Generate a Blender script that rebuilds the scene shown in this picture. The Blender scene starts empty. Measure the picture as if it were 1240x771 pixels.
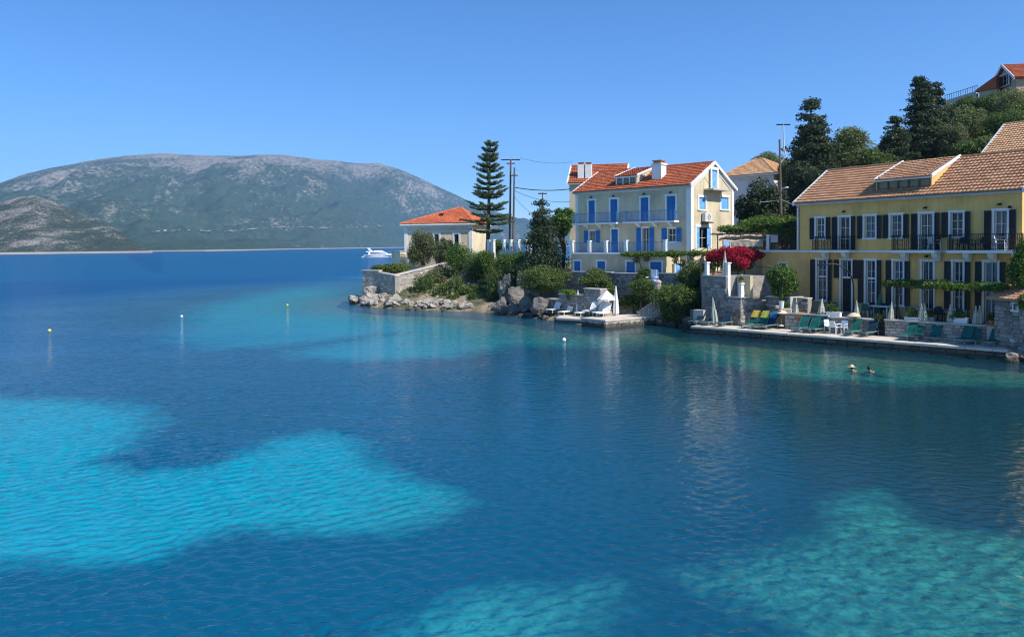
import bpy, bmesh, math, random
import numpy as np
from mathutils import Vector, Matrix, noise
R = math.radians
rnd = random.Random(7)
scn = bpy.context.scene
col = scn.collection

# ------------------------------------------------------------------ camera
EYE = Vector((0.0, 0.0, 6.5)); FPX = 920.0; PITCH = R(1.5); ROLL = R(0.5); YC = 321.1
fwd = Vector((0, math.cos(PITCH), -math.sin(PITCH)))
up0 = Vector((0, math.sin(PITCH), math.cos(PITCH)))
upv = up0 * math.cos(ROLL) + Vector((1, 0, 0)) * math.sin(ROLL)
rgt = fwd.cross(upv).normalized()
cam_d = bpy.data.cameras.new('camera'); cam = bpy.data.objects.new('camera', cam_d); col.objects.link(cam)
cam_d.sensor_width = 36.0; cam_d.lens = 36.0 * FPX / 1240.0
cam_d.shift_y = -(385.5 - YC) / 1240.0
cam_d.clip_start = 0.5; cam_d.clip_end = 40000
m = Matrix((rgt, upv, -fwd)).transposed().to_4x4(); m.translation = EYE
cam.matrix_world = m
scn.camera = cam

# ------------------------------------------------------------------ world, sun, exposure
SUN_AZ = Vector((0.80, -0.60, 0)).normalized(); SUN_EL = R(46)
w = bpy.data.worlds.new('World'); scn.world = w; w.use_nodes = True
nt = w.node_tree; nt.nodes.clear()
sky = nt.nodes.new('ShaderNodeTexSky'); sky.sky_type = 'NISHITA'; sky.sun_disc = False
sky.sun_elevation = SUN_EL
sky.sun_rotation = math.atan2(SUN_AZ.x, SUN_AZ.y)
sky.altitude = 1200; sky.air_density = 1.0; sky.dust_density = 0.0; sky.ozone_density = 10.0
bg = nt.nodes.new('ShaderNodeBackground'); bg.inputs[1].default_value = 0.128
ow = nt.nodes.new('ShaderNodeOutputWorld')
hs = nt.nodes.new('ShaderNodeHueSaturation'); hs.inputs['Saturation'].default_value = 1.11
nt.links.new(sky.outputs[0], hs.inputs['Color']); nt.links.new(hs.outputs[0], bg.inputs[0]); nt.links.new(bg.outputs[0], ow.inputs[0])
sd = bpy.data.lights.new('sun', 'SUN'); sun = bpy.data.objects.new('sun', sd); col.objects.link(sun)
sd.energy = 5.0; sd.angle = R(0.5); sd.color = (1.0, 0.95, 0.87)
sv = SUN_AZ * math.cos(SUN_EL) + Vector((0, 0, math.sin(SUN_EL)))
sun.rotation_euler = (-sv).to_track_quat('-Z', 'Y').to_euler()
scn.view_settings.view_transform = 'Standard'; scn.view_settings.look = 'None'
scn.view_settings.exposure = 0.42; scn.view_settings.gamma = 1.0
scn.render.engine = 'CYCLES'
scn.cycles.use_denoising = True
scn.cycles.max_bounces = 8; scn.cycles.diffuse_bounces = 3; scn.cycles.glossy_bounces = 3
scn.cycles.transparent_max_bounces = 12; scn.cycles.volume_bounces = 1
scn.cycles.sample_clamp_indirect = 4.0
scn.cycles.pixel_filter_type = 'BLACKMAN_HARRIS'; scn.cycles.filter_width = 1.15

# ------------------------------------------------------------------ pixel -> world helpers (measuring only)
def ray(px, py):
    return (rgt * (px - 620.0) / FPX + upv * (YC - py) / FPX + fwd)
def W(px, py, Y):
    d = ray(px, py); return EYE + d * (Y / d.y)
def G(px, py, z=0.0):
    d = ray(px, py); return EYE + d * ((z - EYE.z) / d.z)
def hz(px):                       # horizon row at a column
    d = ray(px, 300); lo, hi = 200, 400
    for _ in range(30):
        mid = (lo + hi) / 2
        if ray(px, mid).z > 0: lo = mid
        else: hi = mid
    return lo
def zat(px, py, Y): return W(px, py, Y).z
def lerp(a, b, t): return a + (b - a) * t
def sstep(a, b, x):
    t = min(1, max(0, (x - a) / (b - a))); return t * t * (3 - 2 * t)
def pw(pts, x):
    if x <= pts[0][0]: return pts[0][1]
    for (x0, y0), (x1, y1) in zip(pts, pts[1:]):
        if x <= x1: return y0 + (y1 - y0) * (x - x0) / (x1 - x0)
    return pts[-1][1]

# ------------------------------------------------------------------ materials
def nodes(name):
    mt = bpy.data.materials.new(name); mt.use_nodes = True; t = mt.node_tree; t.nodes.clear()
    o = t.nodes.new('ShaderNodeOutputMaterial'); return mt, t, o
def N(t, ty, **kw):
    n = t.nodes.new(ty)
    for k, v in kw.items():
        if k.startswith('i_'):
            key = k[2:]; key = int(key) if key.isdigit() else key.replace('_', ' ')
            n.inputs[key].default_value = v
        else: setattr(n, k, v)
    return n
def L(t, a, b): t.links.new(a, b)
def ramp(t, stops):
    r = t.nodes.new('ShaderNodeValToRGB'); e = r.color_ramp.elements
    while len(e) < len(stops): e.new(0.5)
    for q, (p, c) in zip(e, stops): q.position = p; q.color = (*c, 1) if len(c) == 3 else c
    return r
def M(name, c1, c2=None, scale=1.5, rough=0.8, bump=0.0, bscale=25.0, metal=0.0, streak=False, spec=0.3):
    mt, t, o = nodes(name)
    p = N(t, 'ShaderNodeBsdfPrincipled'); p.inputs['Roughness'].default_value = rough
    p.inputs['Metallic'].default_value = metal; p.inputs['Specular IOR Level'].default_value = spec
    L(t, p.outputs[0], o.inputs[0])
    tc = N(t, 'ShaderNodeTexCoord')
    src = tc.outputs['Object']
    if streak:
        mp = N(t, 'ShaderNodeMapping'); mp.inputs['Scale'].default_value = (1, 1, 0.25); L(t, src, mp.inputs[0]); src = mp.outputs[0]
    if c2 is None: c2 = tuple(c * 0.82 for c in c1)
    n1 = N(t, 'ShaderNodeTexNoise'); n1.inputs['Scale'].default_value = scale; n1.inputs['Detail'].default_value = 8
    n1.inputs['Roughness'].default_value = 0.65
    L(t, src, n1.inputs[0])
    r = ramp(t, [(0.32, c2), (0.62, c1)]); L(t, n1.outputs[0], r.inputs[0]); L(t, r.outputs[0], p.inputs['Base Color'])
    if bump:
        n2 = N(t, 'ShaderNodeTexNoise'); n2.inputs['Scale'].default_value = bscale; n2.inputs['Detail'].default_value = 5
        L(t, tc.outputs['Object'], n2.inputs[0])
        b = N(t, 'ShaderNodeBump'); b.inputs['Strength'].default_value = bump; b.inputs['Distance'].default_value = 0.03
        L(t, n2.outputs[0], b.inputs['Height']); L(t, b.outputs[0], p.inputs['Normal'])
    return mt
def Misl(name, stops, rough=0.85, bump=0.4, bscale=12, nmix=0.35, nscale=3.0):
    """colour varies from piece to piece (one island = one stone, tile or leaf) with grain on top"""
    mt, t, o = nodes(name)
    p = N(t, 'ShaderNodeBsdfPrincipled'); p.inputs['Roughness'].default_value = rough; p.inputs['Specular IOR Level'].default_value = 0.2
    L(t, p.outputs[0], o.inputs[0])
    g = N(t, 'ShaderNodeNewGeometry'); tc = N(t, 'ShaderNodeTexCoord')
    n1 = N(t, 'ShaderNodeTexNoise'); n1.inputs['Scale'].default_value = nscale; n1.inputs['Detail'].default_value = 7
    L(t, tc.outputs['Object'], n1.inputs[0])
    mx = N(t, 'ShaderNodeMix'); mx.inputs[0].default_value = nmix
    L(t, g.outputs['Random Per Island'], mx.inputs[2]); L(t, n1.outputs[0], mx.inputs[3])
    r = ramp(t, stops); L(t, mx.outputs[0], r.inputs[0]); L(t, r.outputs[0], p.inputs['Base Color'])
    n2 = N(t, 'ShaderNodeTexNoise'); n2.inputs['Scale'].default_value = bscale; n2.inputs['Detail'].default_value = 4
    L(t, tc.outputs['Object'], n2.inputs[0])
    b = N(t, 'ShaderNodeBump'); b.inputs['Strength'].default_value = bump; b.inputs['Distance'].default_value = 0.04
    L(t, n2.outputs[0], b.inputs['Height']); L(t, b.outputs[0], p.inputs['Normal'])
    return mt
def Mleaf(name, dark, mid, light, trans=0.3):
    mt, t, o = nodes(name)
    g = N(t, 'ShaderNodeNewGeometry'); tc = N(t, 'ShaderNodeTexCoord')
    n1 = N(t, 'ShaderNodeTexNoise'); n1.inputs['Scale'].default_value = 0.9; n1.inputs['Detail'].default_value = 3
    L(t, tc.outputs['Object'], n1.inputs[0])
    mx = N(t, 'ShaderNodeMix'); mx.inputs[0].default_value = 0.45
    L(t, g.outputs['Random Per Island'], mx.inputs[2]); L(t, n1.outputs[0], mx.inputs[3])
    r = ramp(t, [(0.15, dark), (0.5, mid), (0.85, light)]); L(t, mx.outputs[0], r.inputs[0])
    d = N(t, 'ShaderNodeBsdfPrincipled'); d.inputs['Roughness'].default_value = 0.55; d.inputs['Specular IOR Level'].default_value = 0.25
    L(t, r.outputs[0], d.inputs['Base Color'])
    tr = N(t, 'ShaderNodeBsdfTranslucent'); L(t, r.outputs[0], tr.inputs[0])
    ms = N(t, 'ShaderNodeMixShader'); ms.inputs[0].default_value = trans
    L(t, d.outputs[0], ms.inputs[1]); L(t, tr.outputs[0], ms.inputs[2]); L(t, ms.outputs[0], o.inputs[0])
    return mt

def Mplaster(name, c, stain=.75, damp=(.30, .27, .22)):
    """old lime plaster: sun fading in broad patches, rain streaks, patch repairs and a damp foot"""
    mt, t, o = nodes(name); p = N(t, 'ShaderNodeBsdfPrincipled'); p.inputs['Roughness'].default_value = .92; p.inputs['Specular IOR Level'].default_value = .15; L(t, p.outputs[0], o.inputs[0])
    tc = N(t, 'ShaderNodeTexCoord')
    def nz(scale, sc, det=7, rough=.65):
        mp = N(t, 'ShaderNodeMapping'); mp.inputs['Scale'].default_value = sc; L(t, tc.outputs['Object'], mp.inputs[0]); n = N(t, 'ShaderNodeTexNoise'); n.inputs['Scale'].default_value = scale; n.inputs['Detail'].default_value = det; n.inputs['Roughness'].default_value = rough; L(t, mp.outputs[0], n.inputs[0]); return n.outputs[0]
    r1 = ramp(t, [(.3, tuple(x * .72 for x in c)), (.5, c), (.72, tuple(min(1, x * 1.12) for x in c))]); L(t, nz(.45, (1, 1, 1)), r1.inputs[0])
    r2 = ramp(t, [(.50, (0, 0, 0)), (.78, (stain, stain, stain))]); L(t, nz(2.2, (1, 1, .12), 8, .7), r2.inputs[0])
    m1 = N(t, 'ShaderNodeMix', data_type='RGBA'); L(t, r2.outputs[0], m1.inputs[0]); L(t, r1.outputs[0], m1.inputs[6]); m1.inputs[7].default_value = (*[x * .62 for x in c], 1)
    sx = N(t, 'ShaderNodeSeparateXYZ'); L(t, tc.outputs['Object'], sx.inputs[0]); ad = N(t, 'ShaderNodeMath', operation='MULTIPLY_ADD'); L(t, nz(1.3, (1, 1, 1)), ad.inputs[0]); ad.inputs[1].default_value = -1.3; L(t, sx.outputs[2], ad.inputs[2])
    r3 = ramp(t, [(.0, (.5, .5, .5)), (.5, (0, 0, 0))]); L(t, ad.outputs[0], r3.inputs[0])
    m2 = N(t, 'ShaderNodeMix', data_type='RGBA'); L(t, r3.outputs[0], m2.inputs[0]); L(t, m1.outputs[2], m2.inputs[6]); m2.inputs[7].default_value = (*damp, 1); L(t, m2.outputs[2], p.inputs[0])
    b = N(t, 'ShaderNodeBump'); b.inputs['Strength'].default_value = .25; b.inputs['Distance'].default_value = .03; L(t, nz(14, (1, 1, 1)), b.inputs['Height']); L(t, b.outputs[0], p.inputs['Normal']); return mt
m_yellow = Mplaster('ochre_plaster', (.82, .49, .17))
m_cream = Mplaster('cream_plaster', (.59, .50, .34), .4, (.36, .33, .27))
m_villa = Mplaster('pale_cream_plaster', (.72, .63, .43), .4, (.4, .36, .3))
m_white = M('white_paint', (.80, .79, .76), (.70, .69, .66), 1.2, .6, .05, 40)
m_whitewall = Mplaster('white_render', (.74, .73, .71), .35, (.4, .38, .35))
m_blue = M('shaded_blue_paint', (.03, .18, .46), (.024, .15, .40), 2, .5)  # shutter blue darkened to carry the shade of the front
m_blue_lt = M('sunlit_pale_blue_paint', (.20, .47, .80), (.15, .39, .70), 2, .5)  # same shutter blue lightened for the gable's sun; also the chair's pale blue
m_dark = M('dark_shutter_paint', (.022, .018, .017), (.03, .025, .022), 2, .5)
m_iron = M('black_iron', (.02, .02, .022), None, 3, .45, metal=.4)
m_blueiron = M('blue_iron', (.06, .22, .46), None, 3, .5)
m_room_shade = M('dark_interior', (.03, .035, .045), (.015, .018, .025), .8, .9)  # dark colour stands in for the shade of unlit rooms
m_wood = M('weathered_pole_wood', (.17, .13, .10), (.10, .08, .065), 3, .9, .3, 30, streak=True)
m_beam = M('brown_beam_wood', (.20, .13, .08), (.12, .08, .05), 3, .85, .2)
m_conc = M('pale_concrete', (.55, .50, .43), (.42, .38, .32), 0.8, .9, .25, 18)
m_quaytop = M('sun_bleached_quay_paving', (.62, .55, .46), (.50, .43, .35), 0.9, .9, .2, 14)
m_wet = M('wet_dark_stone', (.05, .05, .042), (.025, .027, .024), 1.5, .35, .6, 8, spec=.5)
m_terr = M('terrace_paving', (.30, .26, .21), (.22, .19, .155), 0.8, .9, .15, 20)
m_trunk = M('bark', (.14, .10, .075), (.075, .055, .04), 4, .95, .6, 14, streak=True)
m_soil = M('dry_earth_and_rock', (.30, .21, .13), (.16, .14, .09), 0.35, .95, .7, 4)
m_stone = Misl('grey_rubble_stone', [(.15, (.15, .135, .12)), (.5, (.29, .265, .235)), (.85, (.43, .39, .34))])
m_palestone = Misl('pale_rubble_stone', [(.15, (.28, .25, .21)), (.5, (.43, .39, .33)), (.85, (.56, .51, .43))])
m_mortar = M('lime_mortar', (.34, .31, .27), (.24, .22, .19), 2, .95, .3, 20)
m_rock = M('limestone_rock', (.43, .39, .33), (.17, .15, .125), 0.9, .95, .9, 5)
m_rockdark = M('grey_shore_rock', (.20, .19, .175), (.075, .072, .067), 0.8, .95, .9, 5)
def wet_foot(mt):
    """algae and damp: stone standing in the sea is dark up to a ragged tide line"""
    t = mt.node_tree; p = [n for n in t.nodes if n.type == 'BSDF_PRINCIPLED'][0]; lk = p.inputs['Base Color'].links[0]; src = lk.from_socket
    g = N(t, 'ShaderNodeNewGeometry'); sx = N(t, 'ShaderNodeSeparateXYZ'); L(t, g.outputs['Position'], sx.inputs[0]); n = N(t, 'ShaderNodeTexNoise'); n.inputs['Scale'].default_value = 2.5; L(t, g.outputs['Position'], n.inputs[0])
    ad = N(t, 'ShaderNodeMath', operation='MULTIPLY_ADD'); L(t, n.outputs[0], ad.inputs[0]); ad.inputs[1].default_value = -.5; L(t, sx.outputs[2], ad.inputs[2]); r = ramp(t, [(.0, (.9, .9, .9)), (.16, (0, 0, 0))]); L(t, ad.outputs[0], r.inputs[0])
    m = N(t, 'ShaderNodeMix', data_type='RGBA'); L(t, r.outputs[0], m.inputs[0]); L(t, src, m.inputs[6]); m.inputs[7].default_value = (.050, .042, .026, 1); L(t, m.outputs[2], p.inputs['Base Color'])
for q_ in (m_rock, m_rockdark, m_palestone, m_stone, m_mortar): wet_foot(q_)
m_tile_old = Misl('faded_clay_tile', [(.1, (.27, .13, .07)), (.5, (.42, .225, .125)), (.9, (.52, .32, .20))], .9, .3, 15, .7, 1.1)
m_tile_red = Misl('red_clay_tile', [(.1, (.25, .065, .032)), (.5, (.37, .105, .05)), (.9, (.46, .165, .085))], .85, .3, 15, .7, 1.1)
m_tile_or = Misl('orange_clay_tile', [(.1, (.44, .105, .045)), (.5, (.54, .155, .072)), (.9, (.62, .22, .11))], .85, .3, 15, .7, .9)
m_tile_peach = Misl('peach_clay_tile', [(.1, (.46, .25, .13)), (.5, (.56, .33, .18)), (.9, (.64, .42, .25))], .9, .3, 15, .7, .9)
m_canvas_w = M('white_canvas', (.80, .79, .75), (.72, .71, .68), 3, .9)
m_canvas_g = M('cream_green_canvas', (.42, .44, .34), (.33, .36, .28), 3, .9)
m_canvas_dk = M('green_canvas', (.05, .16, .12), (.04, .12, .09), 3, .9)
m_awn = M('beige_awning_canvas', (.62, .50, .36), (.52, .42, .30), 1.5, .9)
m_green_pl = M('green_mesh_fabric', (.012, .12, .10), (.01, .09, .075), 3, .6)
m_navy = M('dark_blue_fabric', (.012, .04, .07), (.01, .03, .05), 3, .7)
m_white_pl = M('white_plastic', (.78, .78, .78), (.7, .7, .7), 3, .4, spec=.5)
m_grey_pl = M('grey_green_plastic', (.22, .32, .29), (.18, .26, .24), 3, .45)
m_towel_b = M('blue_towel', (.03, .16, .38), (.02, .12, .30), 6, .95)
m_towel_y = M("yellow_towel", (.55, .38, .05), (.48, .32, .04), 6, .95)
m_towel_o = M('orange_towel', (.72, .26, .03), (.62, .2, .02), 6, .95)
m_towel_l = M('lime_towel', (.32, .38, .06), (.27, .32, .05), 6, .95)
m_terra = M('terracotta_pot', (.45, .19, .09), (.36, .15, .07), 3, .85)
m_skin = M('tanned_skin', (.46, .25, .16), (.42, .22, .14), 6, .55)
m_hair = M('dark_hair', (.012, .009, .008), (.02, .014, .011), 20, .5)
m_straw = M('pale_straw_hat', (.70, .58, .38), (.6, .48, .3), 20, .9)
m_swim = M('white_swimwear', (.7, .68, .66), None, 6, .8)
m_gel = M('white_boat_gelcoat', (.82, .82, .82), (.78, .78, .79), 1, .25, spec=.5)
m_antif = M('navy_hull_band', (.02, .03, .06), None, 1, .4)
m_buoy_y = M('yellow_buoy_plastic', (.75, .60, .12), None, 4, .5)
m_buoy_w = M('white_buoy_plastic', (.8, .79, .72), None, 4, .5)
m_ac = M('grey_white_metal_casing', (.66, .66, .64), None, 4, .5)
m_grille = M('dark_fan_grille', (.05, .05, .055), None, 4, .5, metal=.5)
m_sea_leaf = None
def Mglass(name):
    mt, t, o = nodes(name); tc = N(t, 'ShaderNodeTexCoord'); n = N(t, 'ShaderNodeTexNoise'); n.inputs['Scale'].default_value = 2.0; L(t, tc.outputs['Object'], n.inputs[0])
    b = N(t, 'ShaderNodeBump'); b.inputs['Strength'].default_value = .08; L(t, n.outputs[0], b.inputs['Height'])
    g = N(t, 'ShaderNodeBsdfGlossy'); g.inputs['Roughness'].default_value = .03; L(t, b.outputs[0], g.inputs['Normal']); tr = N(t, 'ShaderNodeBsdfTransparent'); tr.inputs[0].default_value = (.72, .78, .80, 1)
    f = N(t, 'ShaderNodeFresnel'); f.inputs[0].default_value = 1.5; L(t, b.outputs[0], f.inputs['Normal']); m = N(t, 'ShaderNodeMixShader'); L(t, f.outputs[0], m.inputs[0]); L(t, tr.outputs[0], m.inputs[1]); L(t, g.outputs[0], m.inputs[2]); L(t, m.outputs[0], o.inputs[0]); return mt
m_glass = Mglass('window_glass'); m_sheer = M('sheer_curtain', (.36, .38, .42), (.28, .30, .34), 3, .9)
m_tint = M('dark_tinted_glass', (.02, .025, .03), None, 2, .1, spec=.5)
l_dark = Mleaf('dark_conifer_needles', (.018, .034, .014), (.048, .072, .030), (.115, .145, .066), .25)
l_olive = Mleaf('olive_green_leaves', (.060, .080, .030), (.13, .155, .06), (.24, .26, .12), .35)
l_green = Mleaf('fresh_green_leaves', (.030, .065, .012), (.075, .15, .025), (.16, .26, .05), .35)
l_bush = Mleaf('bush_leaves', (.034, .066, .015), (.095, .152, .036), (.20, .27, .07), .4)
l_dome = Mleaf('clipped_bush_leaves', (.036, .066, .014), (.095, .145, .032), (.190, .250, .060), .3)
l_vine = Mleaf('grape_vine_leaves', (.04, .085, .012), (.10, .18, .03), (.20, .30, .06), .4)
l_boug = Mleaf('magenta_bracts', (.18, .004, .016), (.42, .012, .045), (.66, .04, .10), .3)
l_norf = Mleaf('norfolk_pine_needles', (.045, .070, .028), (.105, .140, .058), (.20, .23, .10), .3)
l_scrub = Mleaf('hillside_scrub_leaves', (.066, .096, .028), (.16, .20, .066), (.28, .33, .13), .42)

# ------------------------------------------------------------------ mesh helpers
ROOT_LOC = {}
class MB:
    def __init__(s): s.v = []; s.f = []
    def add(s, vs, fs):
        n = len(s.v); s.v += [tuple(p) for p in vs]; s.f += [tuple(i + n for i in q) for q in fs]
    def quad(s, a, b, c, d): s.add([a, b, c, d], [(0, 1, 2, 3)])
    def tri(s, a, b, c): s.add([a, b, c], [(0, 1, 2)])
    def hexa(s, p):           # 8 corners: 0-3 bottom ring, 4-7 top ring
        s.add(p, [(3, 2, 1, 0), (4, 5, 6, 7), (0, 1, 5, 4), (1, 2, 6, 5), (2, 3, 7, 6), (3, 0, 4, 7)])
    def box(s, F, a0, a1, b0, b1, c0, c1):
        s.hexa([F(a0, b0, c0), F(a1, b0, c0), F(a1, b1, c0), F(a0, b1, c0), F(a0, b0, c1), F(a1, b0, c1), F(a1, b1, c1), F(a0, b1, c1)])
    def tube(s, pts, r, n=6, cap=True):
        pts = [Vector(p) for p in pts]; rs = r if isinstance(r, (list, tuple)) else [r] * len(pts)
        vs = []; fs = []
        for i, p in enumerate(pts):
            d = (pts[min(i + 1, len(pts) - 1)] - pts[max(i - 1, 0)]).normalized()
            a = Vector((0, 0, 1)) if abs(d.z) < .9 else Vector((1, 0, 0))
            x = d.cross(a).normalized(); y = x.cross(d).normalized()
            for k in range(n):
                t = 2 * math.pi * k / n
                vs.append(p + (x * math.cos(t) + y * math.sin(t)) * rs[i])
        for i in range(len(pts) - 1):
            for k in range(n):
                k2 = (k + 1) % n; fs.append((i * n + k, i * n + k2, (i + 1) * n + k2, (i + 1) * n + k))
        if cap: fs.append(tuple(range(n - 1, -1, -1))); fs.append(tuple(range((len(pts) - 1) * n, len(pts) * n)))
        s.add(vs, fs)
    def lathe(s, c, prof, n=12, wob=0):
        vs = []; fs = []
        for (r, z) in prof:
            for k in range(n):
                t = 2 * math.pi * k / n
                rr = r * (1 + (wob * (1 if k % 2 else -1)))
                vs.append((c[0] + rr * math.cos(t), c[1] + rr * math.sin(t), c[2] + z))
        for i in range(len(prof) - 1):
            for k in range(n):
                k2 = (k + 1) % n; fs.append((i * n + k, i * n + k2, (i + 1) * n + k2, (i + 1) * n + k))
        fs.append(tuple(range(n - 1, -1, -1))); fs.append(tuple(range((len(prof) - 1) * n, len(prof) * n)))
        s.add(vs, fs)
def ID(a, b, c): return Vector((a, b, c))
def mesh_np(name, v, f):
    v = np.asarray(v, dtype=np.float32); f = np.asarray(f, dtype=np.int32)
    me = bpy.data.meshes.new(name); me.vertices.add(len(v)); me.vertices.foreach_set('co', v.ravel())
    k = f.shape[1]; me.loops.add(f.size); me.loops.foreach_set('vertex_index', f.ravel())
    me.polygons.add(len(f)); me.polygons.foreach_set('loop_start', np.arange(0, f.size, k, dtype=np.int32))
    me.update(calc_edges=True); return me
def top_of(o):
    while o.parent: o = o.parent
    return o
def link(name, me, mat, parent=None, label=None, kind=None):
    o = bpy.data.objects.new(name, me); col.objects.link(o)
    if mat: me.materials.append(mat)
    if parent: o.parent = parent
    if label: o['label'] = label
    if kind: o['kind'] = kind
    return o
def obj(name, mb, mat, parent=None, label=None, kind=None, smooth=False):
    off = top_of(parent).location if parent else Vector((0, 0, 0))
    me = bpy.data.meshes.new(name)
    me.from_pydata([(p[0] - off.x, p[1] - off.y, p[2] - off.z) for p in mb.v], [], mb.f); me.update()
    if smooth: me.polygons.foreach_set('use_smooth', [True] * len(me.polygons))
    return link(name, me, mat, parent, label, kind)
def thing(name, label, cat, loc=(0, 0, 0), group=None):
    o = bpy.data.objects.new(name, None); col.objects.link(o); o.location = loc
    o.empty_display_size = .2
    o['label'] = label; o['category'] = cat
    if group: o['group'] = group
    return o
def tag(o, label, cat, group=None):
    o['label'] = label; o['category'] = cat
    if group: o['group'] = group
    return o
def solo(name, mb, mat, label, cat, loc, group=None, smooth=False):
    """a thing that is one mesh, origin at loc"""
    me = bpy.data.meshes.new(name); me.from_pydata([(p[0] - loc[0], p[1] - loc[1], p[2] - loc[2]) for p in mb.v], [], mb.f); me.update()
    if smooth: me.polygons.foreach_set('use_smooth', [True] * len(me.polygons))
    o = link(name, me, mat); o.location = loc
    return tag(o, label, cat, group)
def dup(root, loc, rotz, label=None, group=None, scale=None):
    r = root.copy(); col.objects.link(r); r.location = loc; r.rotation_euler = (0, 0, rotz)
    if scale: r.scale = (scale,) * 3
    if label: r['label'] = label
    if group: r['group'] = group
    for ch in list(root.children):
        c = ch.copy(); col.objects.link(c); c.parent = r
        for g in ch.children:
            d = g.copy(); col.objects.link(d); d.parent = c
    return r
class Fr:
    """a facade frame: a along the wall, b into the building, c up"""
    def __init__(s, p0, p1, inward=None):
        s.o = Vector((p0[0], p0[1], 0)); d = Vector((p1[0] - p0[0], p1[1] - p0[1], 0)); s.len = d.length; s.u = d.normalized()
        s.v = Vector((-s.u.y, s.u.x, 0))
        if inward is not None:
            iv = Vector((inward[0], inward[1], 0)).normalized(); s.v = iv
    def __call__(s, a, b, c): return s.o + s.u * a + s.v * b + Vector((0, 0, c))
    def uz(s, px, py, b=0.0):
        d = ray(px, py); n = Vector((-s.u.y, s.u.x, 0)); q = s.o + s.v * b
        t = (q - EYE).dot(n) / d.dot(n); p = EYE + d * t
        return (p - q).dot(s.u), p.z
    def A(s, px, py=300, b=0.0): return s.uz(px, py, b)[0]
    def Z(s, px, py, b=0.0): return s.uz(px, py, b)[1]
    def side(s, a, b): # frame starting at (a,b), running along +v
        f = Fr((0, 0), (1, 0)); f.o = s(a, b, 0); f.u = s.v.copy(); f.v = -s.u; f.len = 0; return f
def wall_holes(mb, F, b, a0, a1, z0, z1, holes, dep=0.22):
    hs = [(max(a0, h[0]), min(a1, h[1]), max(z0, h[2]), min(z1, h[3])) for h in holes]
    xs = sorted({a0, a1, *[h[0] for h in hs], *[h[1] for h in hs]}); zs = sorted({z0, z1, *[h[2] for h in hs], *[h[3] for h in hs]})
    for x0, x1 in zip(xs, xs[1:]):
        for y0, y1 in zip(zs, zs[1:]):
            cx, cy = (x0 + x1) / 2, (y0 + y1) / 2
            if any(h[0] < cx < h[1] and h[2] < cy < h[3] for h in hs): continue
            mb.quad(F(x0, b, y0), F(x1, b, y0), F(x1, b, y1), F(x0, b, y1))
    for h in hs:
        p = [(h[0], h[2]), (h[1], h[2]), (h[1], h[3]), (h[0], h[3])]
        for (xa, ya), (xb, yb) in zip(p, p[1:] + p[:1]):
            mb.quad(F(xa, b, ya), F(xb, b, yb), F(xb, b + dep, yb), F(xa, b + dep, ya))
def frame_bars(mb, F, a0, a1, z0, z1, b0, b1, w, bottom=True):
    mb.box(F, a0, a0 + w, b0, b1, z0, z1); mb.box(F, a1 - w, a1, b0, b1, z0, z1)
    mb.box(F, a0 + w, a1 - w, b0, b1, z1 - w, z1)
    if bottom: mb.box(F, a0 + w, a1 - w, b0, b1, z0, z0 + w)
def shutter(root, F, a0, a1, z0, z1, b, mat, th=.045, nsl=None, hinge=None):
    mb = MB()
    if hinge is not None:
        tl = rnd.choice((0, .03, .06, .12, .22)); F0 = F; h_ = a1 if hinge > 0 else a0
        F = lambda a, bb, c: F0(a, bb - tl * abs(a - h_), c)
    w = min(.07, (a1 - a0) * .2)
    frame_bars(mb, F, a0, a1, z0, z1, b, b + th, w)
    zc = (z0 + z1) / 2; mb.box(F, a0 + w, a1 - w, b, b + th, zc - .04, zc + .04)
    k = nsl or max(6, int((z1 - z0) / .11))
    for i in range(k):
        z = z0 + w + (z1 - z0 - 2 * w) * (i + .1) / k; h = (z1 - z0 - 2 * w) / k * .8
        mb.hexa([F(a0 + w, b + .004, z), F(a1 - w, b + .004, z), F(a1 - w, b + .014, z), F(a0 + w, b + .014, z),
                 F(a0 + w, b + .03, z + h), F(a1 - w, b + .03, z + h), F(a1 - w, b + .04, z + h), F(a0 + w, b + .04, z + h)])
    mb.quad(F(a0 + w, b + .041, z0 + w), F(a1 - w, b + .041, z0 + w), F(a1 - w, b + .041, z1 - w), F(a0 + w, b + .041, z1 - w))
    return obj('shutter', mb, mat, root)
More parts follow.
